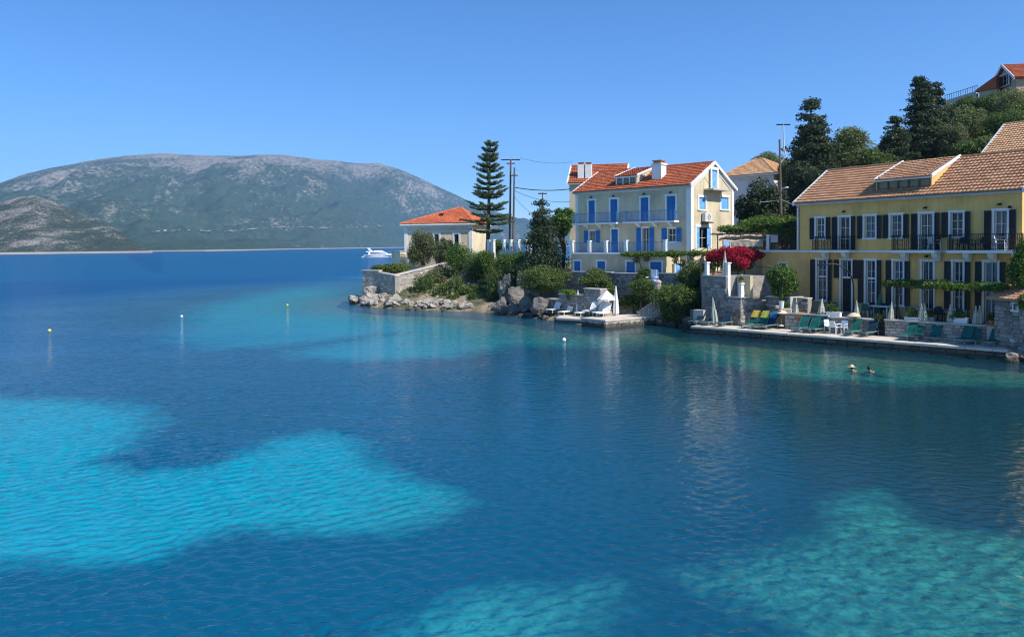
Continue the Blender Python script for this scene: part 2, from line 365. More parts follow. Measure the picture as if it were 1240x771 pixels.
def window(root, F, a0, a1, z0, z1, b=0.0, name='window', trim=.12, mull=(1, 2), sill=True, fmat=None, trans=None, glass=None, sur=True, tmat=None):
    """opening a0..a1 x z0..z1 in a wall at depth b: sash (part) > pane, surround, sill"""
    fmat = fmat or m_white; tmat = tmat or m_white
    mb = MB(); B0, B1 = b + .12, b + .17
    frame_bars(mb, F, a0, a1, z0, z1, B0, B1, .05)
    for i in range(1, mull[0] + 1):
        x = a0 + (a1 - a0) * i / (mull[0] + 1); mb.box(F, x - .02, x + .02, B0 + .004, B1 - .004, z0 + .07, z1 - .07)
    for i in range(1, mull[1] + 1):
        z = z0 + (z1 - z0) * i / (mull[1] + 1); mb.box(F, a0 + .05, a1 - .05, B0 + .01, B1 - .01, z - .014, z + .014)
    if trans: mb.box(F, a0 + .07, a1 - .07, B0 - .01, B1 + .01, trans - .06, trans + .06)
    wn = obj(name, mb, fmat, root)
    g = MB(); g.quad(F(a0 + .05, b + .15, z0 + .05), F(a1 - .05, b + .15, z0 + .05), F(a1 - .05, b + .15, z1 - .05), F(a0 + .05, b + .15, z1 - .05))
    obj('pane', g, glass or m_glass, wn)
    if glass is None and (a1 - a0) > .6:
        g = MB(); g.quad(F(a0 - .02, b + .215, z0 - .02), F(a1 + .02, b + .215, z0 - .02), F(a1 + .02, b + .215, z1 + .02), F(a0 - .02, b + .215, z1 + .02)); obj('room_shade', g, m_room_shade, wn)  # flat dark sheet paints the room's shade behind the pane
        if rnd.random() < .75:
            for sd_ in (0, 1):
                cw = (a1 - a0) * rnd.uniform(.16, .36); x0 = a0 + .05 if sd_ == 0 else a1 - .05 - cw; c_ = MB(); nf_ = 7
                for q in range(nf_):
                    xa, xb = x0 + cw * q / nf_, x0 + cw * (q + 1) / nf_; c_.quad(F(xa, b + .185 + .02 * (q % 2), z0 + .05), F(xb, b + .185 + .02 * ((q + 1) % 2), z0 + .05), F(xb, b + .185 + .02 * ((q + 1) % 2), z1 - .05), F(xa, b + .185 + .02 * (q % 2), z1 - .05))
                obj('curtain', c_, m_sheer, wn)
    if sur:
        s = MB(); t = trim
        s.box(F, a0 - t, a0, b - .045, b + .02, z0, z1); s.box(F, a1, a1 + t, b - .045, b + .02, z0, z1)
        s.box(F, a0 - t - .03, a1 + t + .03, b - .06, b + .02, z1, z1 + t)
        obj('surround', s, tmat, wn)
    if sill:
        s = MB(); s.box(F, a0 - trim - .05, a1 + trim + .05, b - .10, b + .12, z0 - .09, z0 + .012)
        obj('sill', s, tmat, wn)
    return wn
def tiles(mb, p00, p10, p01, p11, row=.36, pitch=.25, amp=.045, lift=.085, sub=3):
    p00, p10, p01, p11 = map(Vector, (p00, p10, p01, p11))
    e = (p10 - p00); ln = e.length; e = e / ln
    g = (p01 - p00); sL1 = g.dot(e); gv = g - e * sL1; sR1 = (p11 - p00).dot(e)
    n = e.cross(gv).normalized()
    if n.z < 0: n = -n
    rows = max(2, int(gv.length / row))
    for r in range(rows):
        t0 = r / rows; t1 = (r + 1.18) / rows if r < rows - 1 else 1.0; tm = (r + .5) / rows
        a = lerp(0, sL1, tm); b = lerp(ln, sR1, tm)
        if b - a < .05: continue
        k0 = int(math.floor(a / pitch)); k1 = int(math.ceil(b / pitch))
        off = 0
        for k in range(k0, k1):
            s0 = max(a, k * pitch + off); s1 = min(b, (k + 1) * pitch + off)
            if s1 - s0 < .02: continue
            jit = rnd.uniform(-.012, .018); tj = rnd.uniform(-.06, .06) / rows
            vs = []
            for q in range(sub + 1):
                s = lerp(s0, s1, q / sub); h = amp * math.sin(math.pi * q / sub)
                vs.append(p00 + e * s + gv * (t0 + tj) + n * (h + lift + jit))
            for q in range(sub + 1):
                s = lerp(s0, s1, q / sub); h = amp * math.sin(math.pi * q / sub)
                vs.append(p00 + e * s + gv * t1 + n * (h + .012 + jit * .5))
            for q in range(sub + 1):
                s = lerp(s0, s1, q / sub)
                vs.append(p00 + e * s + gv * t0 + n * .003)
            m = sub + 1
            fs = [(q, q + 1, m + q + 1, m + q) for q in range(sub)] + [(2 * m + q, 2 * m + q + 1, q + 1, q) for q in range(sub)]
            mb.add(vs, fs)
def slab_roof(mb, ps, th=.12):
    """roof plane polygon with thickness below"""
    ps = [Vector(p) for p in ps]; n = (ps[1] - ps[0]).cross(ps[2] - ps[0]).normalized()
    if n.z < 0: n = -n
    k = len(ps); lo = [p - n * th for p in ps]
    mb.add(ps + lo, [tuple(range(k)), tuple(range(2 * k - 1, k - 1, -1))] + [(i, (i + 1) % k, k + (i + 1) % k, k + i) for i in range(k)])
def ridge_caps(mb, a, b, r=.11, step=.38):
    a, b = Vector(a), Vector(b); n = max(1, int((b - a).length / step))
    for i in range(n):
        p = a.lerp(b, i / n); q = a.lerp(b, (i + 1.12) / n) if i < n - 1 else b
        mb.tube([p, q], [r * 1.08, r * .94], 7, True)
def stones(mb, F, a0, a1, z0f, z1f, b=0.0, hmin=.17, hmax=.30, wmin=.24, wmax=.62, prot=.05, rg=None):
    """rubble facing on the plane b of F: courses of irregular blocks with open joints"""
    rg = rg or rnd
    z0 = z0f if callable(z0f) else (lambda a: z0f); z1 = z1f if callable(z1f) else (lambda a: z1f)
    zmin = min(z0(a0), z0(a1)); zmax = max(z1(a0), z1(a1))
    z = zmin
    while z < zmax - .05:
        h = rg.uniform(hmin, hmax); h = min(h, max(zmax - z, .06)); a = a0 - rg.uniform(0, .2)
        while a < a1 - .03:
            w_ = rg.uniform(wmin, wmax); x0 = max(a, a0); x1 = min(a + w_, a1)
            if a1 - x1 < .12: x1 = a1
            c = (x0 + x1) / 2
            lo = max(z, z0(c)); hi = min(z + h, z1(c))
            if hi - lo > .05 and x1 - x0 > .05:
                j = .014; p = prot * rg.uniform(.3, 1.3); d = lambda: rg.uniform(-.018, .018)
                X0, X1, Z0, Z1 = x0 + j, x1 - j, lo + j, hi - j; i_ = .025
                vs = [F(X0, b + .02, Z0), F(X1, b + .02, Z0), F(X1, b + .02, Z1), F(X0, b + .02, Z1),
                      F(X0 + i_ + d(), b - p + d(), Z0 + i_), F(X1 - i_ + d(), b - p + d(), Z0 + i_ + d()), F(X1 - i_ + d(), b - p + d(), Z1 - i_ + d()), F(X0 + i_, b - p + d(), Z1 - i_ + d())]
                mb.add(vs, [(4, 5, 6, 7), (0, 1, 5, 4), (1, 2, 6, 5), (2, 3, 7, 6), (3, 0, 4, 7)])
            a = x1 if x1 == a1 else a + w_
        z += h
def railing(mb, F, a0, a1, b, z0, z1, step=.13, r=.011, posts=True):
    mb.box(F, a0, a1, b - .02, b + .02, z1 - .035, z1); mb.box(F, a0, a1, b - .012, b + .012, z0 + .06, z0 + .085)
    n = max(1, int((a1 - a0) / step))
    for i in range(n + 1):
        a = lerp(a0, a1, i / n); rr = r * (1.8 if i in (0, n) else 1); mb.box(F, a - rr, a + rr, b - rr, b + rr, z0, z1 - .03)
def rail_side(mb, F, a, b0, b1, z0, z1, step=.13, r=.011):
    mb.box(F, a - .02, a + .02, b0, b1, z1 - .033, z1 - .002); n = max(1, int(abs(b1 - b0) / step))
    for i in range(1, n):
        b = lerp(b0, b1, i / n); mb.box(F, a - r, a + r, b - r, b + r, z0, z1 - .03)
# ------------------------------------------------------------------ foliage
def leaf_mesh(name, blobs, n, size, seed, flat=0.35, shell=.55, aspect=1.7, off=(0, 0, 0), droop=0.0):
    n = int(n * 1.7); size = size * .72
    rg = np.random.default_rng(seed)
    b = np.array(blobs, dtype=np.float64); c = b[:, :3] - np.array(off); rad = b[:, 3:6]
    wt = (rad.prod(axis=1)) ** (2 / 3); wt /= wt.sum()
    i = rg.choice(len(b), n, p=wt)
    d = rg.normal(size=(n, 3)); d /= np.linalg.norm(d, axis=1)[:, None]
    r = 1 - shell * rg.random(n) ** 1.6 + rg.normal(size=n) * .07
    p = c[i] + d * rad[i] * r[:, None]
    nr = d * .55 + rg.normal(size=(n, 3)) * .6 + np.array([0, 0, flat])
    nr /= np.linalg.norm(nr, axis=1)[:, None]
    t = rg.normal(size=(n, 3)); t[:, 2] -= droop; t -= nr * (t * nr).sum(1)[:, None]; t /= np.linalg.norm(t, axis=1)[:, None]
    s = np.cross(nr, t); h = size * rg.uniform(.55, 1.35, n)[:, None]; wd = h / aspect
    tip = p + t * h * .5; bot = p - t * h * .5
    v = np.stack([bot, p + s * wd * .5 - nr * h * .08, tip, p - s * wd * .5 - nr * h * .08], 1).reshape(-1, 3)
    f = np.arange(4 * n).reshape(-1, 4)
    return mesh_np(name, v, f)
def clumps(c, rad, k, rr, seed, inner=.62, zbias=0.0):
    rg = random.Random(seed); out = []
    for _ in range(k):
        while True:
            d = Vector((rg.gauss(0, 1), rg.gauss(0, 1), rg.gauss(0, 1) + zbias))
            if d.length > .1: break
        d.normalize(); q = inner * rg.uniform(.75, 1.15); s = rr * rg.uniform(.45, 1.5)
        out.append((c[0] + d.x * rad[0] * q, c[1] + d.y * rad[1] * q, c[2] + d.z * rad[2] * q, s * rad[0], s * rad[1], s * rad[2] * .9))
    return out
def limb_mb(base, top, r, targets, seed):
    mb = MB(); rg = random.Random(seed); b = Vector(base); t = Vector(top)
    mid = b.lerp(t, .5) + Vector((rg.uniform(-.15, .15), rg.uniform(-.15, .15), 0)) * (t - b).length * .3
    mb.tube([b - Vector((0, 0, .3)), b, mid, t], [r * 1.3, r, r * .7, r * .3], 8)
    for q in targets:
        q = Vector(q[:3]); s = b.lerp(t, rg.uniform(.3, .7)); k = s.lerp(q, .5) + Vector((0, 0, .1 * (q - s).length))
        mb.tube([s, k, q], [r * .45, r * .3, r * .1], 5)
    return mb
def plant(name, label, cat, base, blobs, n, size, mat, seed, r=.12, top=None, group=None, crown='crown', stem='trunk', **kw):
    base = Vector(base); root = thing(name, label, cat, base, group)
    me = leaf_mesh(crown, blobs, n, size, seed, off=base, **kw); link(crown, me, mat, root)
    if top is None:
        top = (sum(b[0] for b in blobs) / len(blobs), sum(b[1] for b in blobs) / len(blobs), sum(b[2] for b in blobs) / len(blobs))
    tg = blobs[::max(1, len(blobs) // 7)]
    obj(stem, limb_mb(base, top, r, tg, seed), m_trunk, root)
    return root
def px_bush(name, label, cat, x0, x1, y0, y1, Y, n, size, mat, seed, depth=None, k=16, rr=.42, zb=None, r=.1, group=None, **kw):
    """bush filling the pixel box x0..x1, y0..y1 at distance Y"""
    c = W((x0 + x1) / 2, (y0 + y1) / 2, Y); rx = (x1 - x0) / 2 * Y / FPX; rz = (y1 - y0) / 2 * Y / FPX; ry = depth or rx
    bl = clumps(c, (rx, ry, rz), k, rr, seed) + [(c.x, c.y, c.z, rx * .75, ry * .75, rz * .75)]
    b = (c.x, c.y, zb if zb is not None else c.z - rz)
    return plant(name, label, cat, b, bl, n, size, mat, seed, r=r, group=group, **kw)
# ================================================================== SETTING
QA = G(836, 404, 0); QB = G(1230, 437, 0)
Q = Fr(QA, QB)                                   # quay line: a along the water edge, b inland
QEND = Q.A(1222, 436)
shore_px = [(421, 366), (440, 371), (470, 374), (520, 376), (570, 377), (605, 381), (650, 386), (672, 390), (703, 394), (733, 397.5), (800, 391), (836, 400), (836, 404)]
SH = [G(x, y, 0).xy for x, y in shore_px] + [Q(QEND, 0, 0).xy, Q(QEND + 5, .6, 0).xy, Vector((48, 30)), Vector((230, 12)), Vector((230, 330)), Vector((70, 330)), Vector((25, 175)), Vector((-3, 128)), Vector((-16, 110)), Vector((-20.5, 97))]
SHa = np.array([(p[0], p[1]) for p in SH])
def sdist(X, Y):
    P = np.stack([X, Y], -1); d = np.full(X.shape, 1e9); ins = np.zeros(X.shape, bool)
    for i in range(len(SHa)):
        a = SHa[i]; b = SHa[(i + 1) % len(SHa)]; e = b - a; q = P - a
        t = np.clip((q @ e) / (e @ e), 0, 1); d = np.minimum(d, np.linalg.norm(q - t[..., None] * e, axis=-1))
        c = ((a[1] > Y) != (b[1] > Y)) & (X < (b[0] - a[0]) * (Y - a[1]) / (b[1] - a[1] + 1e-12) + a[0]); ins ^= c
    return np.where(ins, d, -d)
def ss(a, b, x): t = np.clip((x - a) / (b - a), 0, 1); return t * t * (3 - 2 * t)
BED = -0.55
def landz(X, Y):
    X = np.asarray(X, float); Y = np.asarray(Y, float); d = sdist(X, Y)
    pl = np.interp(d, [-3, 0, 1.2, 3, 7, 12, 20], [-1.2, -.05, .45, 1.0, 1.8, 3.6, 5.6])
    pm = np.interp(d, [-3, 0, 2, 4, 7, 9, 26, 33], [-1.2, -.1, .35, .7, 1.8, 3.0, 3.2, 5.3])
    pr = np.interp(d, [-3, -.3, .5, 9.5, 12, 18], [-1.3, -1.2, .1, 1.2, 2.2, 4.6])
    k1 = ss(-3, 4, X); k2 = ss(11.5, 14.5, X)
    z = pl * (1 - k1) + pm * k1; z = z * (1 - k2) + pr * k2
    w_ = .88 * X + .48 * Y; b = X / np.maximum(Y, 1)
    k = np.clip(.14 + .62 * (b - .3), 0, .40)
    hill = k * np.maximum(w_ - 58, 0); hill = np.minimum(hill, k * 54 + np.maximum(w_ - 112, 0) * .03)
    return z + hill * ss(0, 14, w_ - 58)
def lz(x, y): return float(landz(np.array([x]), np.array([y]))[0])
# land mesh
xs = np.concatenate([np.arange(-26, 44, 1.0), np.arange(44, 236, 4.0)]); ys = np.concatenate([np.arange(26, 118, 1.0), np.arange(118, 336, 5.0)])
XX, YY = np.meshgrid(xs, ys); ZZ = landz(XX, YY); D = sdist(XX, YY)
nz = np.array([[noise.fractal(Vector((x * .35, y * .35, 3.1)), 1.0, 2.0, 4) for x in xs] for y in ys])
ZZ = ZZ + nz * .45 * ss(.0, 3, D) * (1 - ss(12.5, 15, XX) * (1 - ss(58, 62, .88 * XX + .48 * YY)))
v = np.stack([XX, YY, ZZ], -1).reshape(-1, 3); ny, nx = XX.shape
ii = np.arange(ny * nx).reshape(ny, nx); f = np.stack([ii[:-1, :-1], ii[:-1, 1:], ii[1:, 1:], ii[1:, :-1]], -1).reshape(-1, 4)
keep = (D.reshape(-1)[f].max(1) > -4)
mt, t, o = nodes('hillside_ground')
p = N(t, 'ShaderNodeBsdfPrincipled'); p.inputs['Roughness'].default_value = .95; L(t, p.outputs[0], o.inputs[0])
tc = N(t, 'ShaderNodeTexCoord'); n1 = N(t, 'ShaderNodeTexNoise'); n1.inputs['Scale'].default_value = .5; n1.inputs['Detail'].default_value = 9; L(t, tc.outputs['Object'], n1.inputs[0])
r1 = ramp(t, [(.34, (.045, .055, .022)), (.5, (.16, .13, .075)), (.66, (.34, .26, .17))]); L(t, n1.outputs[0], r1.inputs[0])
g = N(t, 'ShaderNodeNewGeometry'); sx = N(t, 'ShaderNodeSeparateXYZ'); L(t, g.outputs['Normal'], sx.inputs[0])
r2 = ramp(t, [(.55, (1, 1, 1)), (.85, (0, 0, 0))]); L(t, sx.outputs[2], r2.inputs[0])
n2 = N(t, 'ShaderNodeTexNoise'); n2.inputs['Scale'].default_value = 2.2; n2.inputs['Detail'].default_value = 9; L(t, tc.outputs['Object'], n2.inputs[0])
r3 = ramp(t, [(.35, (.16, .145, .12)), (.65, (.44, .39, .32))]); L(t, n2.outputs[0], r3.inputs[0])
mx = N(t, 'ShaderNodeMix', data_type='RGBA'); L(t, r2.outputs[0], mx.inputs[0]); L(t, r1.outputs[0], mx.inputs[6]); L(t, r3.outputs[0], mx.inputs[7]); L(t, mx.outputs[2], p.inputs['Base Color'])
bp = N(t, 'ShaderNodeBump'); bp.inputs['Strength'].default_value = .9; bp.inputs['Distance'].default_value = .25; L(t, n2.outputs[0], bp.inputs['Height']); L(t, bp.outputs[0], p.inputs['Normal'])
land = link('hillside', mesh_np('hillside', v, f[keep]), mt, kind='structure')

# ------------------------------------------------------------------ seabed: sand with seagrass meadows
def poly_sd(P, poly):
    d = np.full(len(P), 1e9); ins = np.zeros(len(P), bool); poly = np.array(poly)
    for i in range(len(poly)):
        a = poly[i]; b = poly[(i + 1) % len(poly)]; e = b - a; q = P - a
        t_ = np.clip((q @ e) / (e @ e), 0, 1); d = np.minimum(d, np.linalg.norm(q - t_[:, None] * e, axis=1))
        ins ^= ((a[1] > P[:, 1]) != (b[1] > P[:, 1])) & (P[:, 0] < (b[0] - a[0]) * (P[:, 1] - a[1]) / (b[1] - a[1] + 1e-12) + a[0])
    return np.where(ins, d, -d)
sand_px = [
 [(-260, 478), (0, 482), (110, 485), (175, 495), (185, 515), (150, 545), (112, 560), (160, 570), (240, 568), (290, 552), (340, 530), (390, 522), (430, 535), (450, 560), (500, 583), (560, 598), (572, 608), (540, 625), (480, 642), (380, 645), (290, 640), (230, 660), (180, 680), (80, 682), (0, 676), (-260, 700)],
 [(205, 412), (240, 372), (320, 352), (405, 338), (430, 364), (600, 374), (700, 386), (850, 394), (850, 416), (700, 421), (620, 418), (545, 433), (430, 437), (350, 432), (360, 424), (430, 412), (470, 404), (340, 419), (250, 424)],
 [(800, 392), (1240, 430), (1330, 440), (1330, 470), (1050, 463), (940, 455), (880, 440), (800, 424)],
 [(1010, 606), (1060, 597), (1100, 625), (1150, 645), (1240, 655), (1420, 650), (1420, 900), (1000, 900), (985, 780), (950, 752), (900, 733), (850, 714), (832, 697), (880, 690), (930, 667), (985, 652), (1012, 628)],
 [(745, 705), (690, 712), (600, 718), (545, 731), (500, 755), (450, 800), (440, 900), (690, 900), (700, 790), (718, 745)],
]
bx = np.arange(-110, 75, .5); by = np.arange(4, 170, .5)
BX, BY = np.meshgrid(bx, by); P2 = np.stack([BX.ravel(), BY.ravel()], -1); sdm = np.full(len(P2), -1e9)
for pl_ in sand_px:
    poly = [tuple(G(x, y, BED).xy) for x, y in pl_]; sdm = np.maximum(sdm, poly_sd(P2, poly))
BZ = BED + np.array([noise.fractal(Vector((x * .3, y * .3, 9)), 1.0, 2.0, 3) for x, y in P2]) * .06
dsh = sdist(BX, BY).ravel()
nf = len(by); nb = len(bx); ii = np.arange(nf * nb).reshape(nf, nb); f = np.stack([ii[:-1, :-1], ii[:-1, 1:], ii[1:, 1:], ii[1:, :-1]], -1).reshape(-1, 4)
me = mesh_np('seabed', np.stack([P2[:, 0], P2[:, 1], BZ], -1), f)
at = me.attributes.new('sand', 'FLOAT', 'POINT'); at.data.foreach_set('value', np.clip(sdm / (2.3 + np.maximum(P2[:, 1] - 25, 0) * .16) * .5 + .5, 0, 1).astype(np.float32))
at = me.attributes.new('stony_caustics', 'FLOAT', 'POINT')       # the near right and the quay front lie on greener pebble with painted caustic mottle
stony_caustics = ss(-8, 6, P2[:, 0]) * 1.0
at.data.foreach_set('value', stony_caustics.astype(np.float32))
mt, t, o = nodes('sandy_seabed_with_seagrass')
p = N(t, 'ShaderNodeBsdfDiffuse'); L(t, p.outputs[0], o.inputs[0])
aS = N(t, 'ShaderNodeAttribute', attribute_name='sand'); aT = N(t, 'ShaderNodeAttribute', attribute_name='stony_caustics'); tc = N(t, 'ShaderNodeTexCoord')
n1 = N(t, 'ShaderNodeTexNoise'); n1.inputs['Scale'].default_value = 1.1; n1.inputs['Detail'].default_value = 8; n1.inputs['Roughness'].default_value = .7; L(t, tc.outputs['Object'], n1.inputs[0])
ma = N(t, 'ShaderNodeMath', operation='MULTIPLY_ADD'); L(t, n1.outputs[0], ma.inputs[0]); ma.inputs[1].default_value = .5; ma.inputs[2].default_value = -.25
md = N(t, 'ShaderNodeMath', operation='ADD'); L(t, aS.outputs['Fac'], md.inputs[0]); L(t, ma.outputs[0], md.inputs[1])
rm = ramp(t, [(.36, (0, 0, 0)), (.64, (1, 1, 1))]); L(t, md.outputs[0], rm.inputs[0])
n2 = N(t, 'ShaderNodeTexNoise'); n2.inputs['Scale'].default_value = 2.6; n2.inputs['Detail'].default_value = 6; L(t, tc.outputs['Object'], n2.inputs[0])
rs = ramp(t, [(.35, (.66, .61, .49)), (.62, (.86, .80, .66))]); L(t, n2.outputs[0], rs.inputs[0])
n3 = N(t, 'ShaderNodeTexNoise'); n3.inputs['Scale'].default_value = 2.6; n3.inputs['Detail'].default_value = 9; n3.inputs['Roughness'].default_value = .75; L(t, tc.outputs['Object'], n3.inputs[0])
rt = ramp(t, [(.32, (.12, .16, .09)), (.48, (.38, .38, .25)), (.62, (.80, .76, .54))]); L(t, n3.outputs[0], rt.inputs[0])  # pebble tones, contrast raised to paint caustic light flecks
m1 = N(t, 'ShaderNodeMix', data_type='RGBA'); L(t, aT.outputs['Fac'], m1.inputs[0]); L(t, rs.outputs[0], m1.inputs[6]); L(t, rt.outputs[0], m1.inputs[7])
rg_ = ramp(t, [(.35, (.012, .022, .014)), (.65, (.035, .050, .030))]); L(t, n3.outputs[0], rg_.inputs[0])
m2 = N(t, 'ShaderNodeMix', data_type='RGBA'); L(t, rm.outputs[0], m2.inputs[0]); L(t, rg_.outputs[0], m2.inputs[6]); L(t, m1.outputs[2], m2.inputs[7])
L(t, m2.outputs[2], p.inputs[0])
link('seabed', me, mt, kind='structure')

# ------------------------------------------------------------------ water
wx = np.concatenate([[-9000, -6000, -2500, -1200, -600, -300, -180, -120], np.arange(-90, 80, 2.0), [90, 120, 200, 400, 1000, 4000, 9000]])
wy = np.concatenate([[-900, -200, -60, -20], np.arange(0, 130, 2.0), [140, 160, 190, 240, 320, 450, 700, 1200, 2500, 5000, 8000]])
WX, WY = np.meshgrid(wx, wy); nw = len(wx); nh = len(wy)
ii = np.arange(nw * nh).reshape(nh, nw); f = np.stack([ii[:-1, :-1], ii[:-1, 1:], ii[1:, 1:], ii[1:, :-1]], -1).reshape(-1, 4)
# the near water (inside the hole cut here) is a fine grid carrying real wavelets; spacing grows with distance
RX, RY0, RY1 = 30.0, 8.0, 44.0
cxy = np.stack([(WX.ravel()[f]).mean(1), (WY.ravel()[f]).mean(1)], -1); f = f[~((abs(cxy[:, 0]) < RX) & (cxy[:, 1] > RY0) & (cxy[:, 1] < RY1))]
gx = np.linspace(-RX, RX, 801); gy = RY0 * (RY1 / RY0) ** np.linspace(0, 1, 440); GX, GY = np.meshgrid(gx, gy)
rw = np.random.default_rng(11); H = GX * 0
def breeze_at(X, Y): return (.34 + .66 * (1 - ss(-13, 8, X))) * (1 - .60 * ss(14, 38, Y))
for k_ in range(64):
    lam = .15 * (.58 / .15) ** rw.random(); th = R(104) + rw.normal() * .62; kk = 2 * math.pi / lam; ph = rw.random() * 6.28
    a_ = .0088 * lam; q_ = kk * (GX * math.cos(th) + GY * math.sin(th)) + ph; fade = np.clip(lam / (4.2 * np.maximum(np.gradient(gy)[:, None], .03)) - .35, 0, 1)
    H += a_ * (np.sin(q_) + .22 * np.cos(2 * q_)) * fade
gust = np.array([[noise.fractal(Vector((x * .11, y * .16, 5)), 1, 2, 2) for x in gx[::8]] for y in gy[::6]])
gust = np.repeat(np.repeat(gust, 6, 0)[:len(gy)], 8, 1)[:, :len(gx)]
for _ in range(4): gust = (gust + np.roll(gust, 3, 0) + np.roll(gust, -3, 0) + np.roll(gust, 4, 1) + np.roll(gust, -4, 1)) / 5
H *= breeze_at(GX, GY) * np.clip(1 + gust * .8, .35, 1.7) * ss(0, 1.2, GY - RY0) * ss(0, 6, RY1 - GY) * ss(0, 3, RX - abs(GX)) * 1.1
ng = GX.size; i2 = np.arange(ng).reshape(GX.shape) + WX.size; f2 = np.stack([i2[:-1, :-1], i2[:-1, 1:], i2[1:, 1:], i2[1:, :-1]], -1).reshape(-1, 4)
WZ = np.concatenate([WX.ravel() * 0, H.ravel()]); WX = np.concatenate([WX.ravel(), GX.ravel()]); WY = np.concatenate([WY.ravel(), GY.ravel()])
dsw = np.maximum(-sdist(WX, WY), 0)
deep = ss(9, 50, dsw) * ss(30, 58, WY); shal = np.maximum((1 - ss(1.5, 13, dsw)) * ss(20, 34, WY), .55 * ss(-10, 3, WX) * (1 - ss(17, 25, WY)))
me = mesh_np('water', np.stack([WX, WY, WZ], -1), np.concatenate([f, f2])); me.polygons.foreach_set('use_smooth', [True] * len(me.polygons))
at = me.attributes.new('deep', 'FLOAT', 'POINT'); at.data.foreach_set('value', deep.ravel().astype(np.float32))
at = me.attributes.new('shallow', 'FLOAT', 'POINT'); at.data.foreach_set('value', shal.ravel().astype(np.float32))
at = me.attributes.new('open_sea_sky', 'FLOAT', 'POINT'); at.data.foreach_set('value', (1 - ss(-4, 15, WX)).ravel().astype(np.float32))
at = me.attributes.new('breeze', 'FLOAT', 'POINT'); at.data.foreach_set('value', (breeze_at(WX, WY) * (.45 + .55 * ss(22, 42, WY))).astype(np.float32))
mt, t, o = nodes('sea_water')
tc = N(t, 'ShaderNodeTexCoord')
def wave(scale, sx_, sy_, rot, det, rough=.55, dist=.0):
    mp = N(t, 'ShaderNodeMapping'); mp.inputs['Scale'].default_value = (sx_, sy_, 1); mp.inputs['Rotation'].default_value = (0, 0, rot)
    L(t, tc.outputs['Object'], mp.inputs[0]); n = N(t, 'ShaderNodeTexNoise'); n.inputs['Scale'].default_value = scale; n.inputs['Detail'].default_value = det
    n.inputs['Roughness'].default_value = rough; n.inputs['Distortion'].default_value = dist
    L(t, mp.outputs[0], n.inputs[0]); return n.outputs[0]
wA = wave(2.7, .62, 1.15, R(18), 2, .4, .5); wB = wave(6.0, .7, 1.2, R(-12), 2, .5, .6); wD = wave(.55, .7, 1.2, R(10), 2, .4, .3); wC = wave(.085, .7, 1.3, R(20), 3)
a1 = N(t, 'ShaderNodeMath', operation='MULTIPLY_ADD')
def crest(src, gain):           # wavelets with narrow crests and broad troughs
    x = N(t, 'ShaderNodeMath', operation='MULTIPLY_ADD'); L(t, src, x.inputs[0]); x.inputs[1].default_value = 3.2; x.inputs[2].default_value = -1.6
    y = N(t, 'ShaderNodeMath', operation='ABSOLUTE'); L(t, x.outputs[0], y.inputs[0])
    z = N(t, 'ShaderNodeMath', operation='MULTIPLY_ADD'); L(t, y.outputs[0], z.inputs[0]); z.inputs[1].default_value = -gain; z.inputs[2].default_value = gain; return z.outputs[0]
cB = crest(wB, .16); cS = crest(wA, .34)
sm = N(t, 'ShaderNodeMath', operation='MULTIPLY_ADD'); L(t, wA, sm.inputs[0]); sm.inputs[1].default_value = 1.0; L(t, cS, sm.inputs[2])
sd2 = N(t, 'ShaderNodeMath', operation='MULTIPLY_ADD'); L(t, wD, sd2.inputs[0]); sd2.inputs[1].default_value = 1.0; L(t, sm.outputs[0], sd2.inputs[2]); cA = sd2.outputs[0]
L(t, cA, a1.inputs[0]); a1.inputs[1].default_value = 1.0; L(t, cB, a1.inputs[2])
# wind patches: where the breeze touches, ripples are stronger
wr = N(t, 'ShaderNodeMapRange'); L(t, wC, wr.inputs[0]); wr.inputs[1].default_value = .35; wr.inputs[2].default_value = .65; wr.inputs[3].default_value = .6; wr.inputs[4].default_value = 1.15
aW = N(t, 'ShaderNodeAttribute', attribute_name='breeze'); wm = N(t, 'ShaderNodeMath', operation='MULTIPLY'); L(t, wr.outputs[0], wm.inputs[0]); L(t, aW.outputs['Fac'], wm.inputs[1])
bs = N(t, 'ShaderNodeBump'); L(t, wm.outputs[0], bs.inputs['Strength']); bs.inputs['Distance'].default_value = .20; L(t, a1.outputs[0], bs.inputs['Height'])
fr = N(t, 'ShaderNodeFresnel'); fr.inputs[0].default_value = 1.33; L(t, bs.outputs[0], fr.inputs['Normal'])
gl = N(t, 'ShaderNodeBsdfGlossy'); gl.inputs['Roughness'].default_value = .05; L(t, bs.outputs[0], gl.inputs['Normal'])
tb = N(t, 'ShaderNodeBsdfTransparent'); tb.inputs[0].default_value = (.10, .80, .92, 1)
aH = N(t, 'ShaderNodeAttribute', attribute_name='shallow'); tm = N(t, 'ShaderNodeMix', data_type='RGBA'); L(t, aH.outputs['Fac'], tm.inputs[0]); tm.inputs[6].default_value = (.05, .79, .94, 1); tm.inputs[7].default_value = (.44, .62, .50, 1); L(t, tm.outputs[2], tb.inputs[0])
df = N(t, 'ShaderNodeBsdfDiffuse'); L(t, bs.outputs[0], df.inputs['Normal'])
aD = N(t, 'ShaderNodeAttribute', attribute_name='deep'); aO = N(t, 'ShaderNodeAttribute', attribute_name='open_sea_sky')
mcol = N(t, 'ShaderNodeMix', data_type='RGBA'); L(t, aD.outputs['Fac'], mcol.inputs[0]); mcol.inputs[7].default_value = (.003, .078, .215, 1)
mo_ = N(t, 'ShaderNodeMix', data_type='RGBA'); L(t, aO.outputs['Fac'], mo_.inputs[0]); mo_.inputs[6].default_value = (.010, .095, .150, 1); mo_.inputs[7].default_value = (.006, .215, .44, 1); L(t, mo_.outputs[2], mcol.inputs[6]); L(t, mcol.outputs[2], df.inputs[0])  # open side bluer: deeper water, plus reflected sky put into the colour
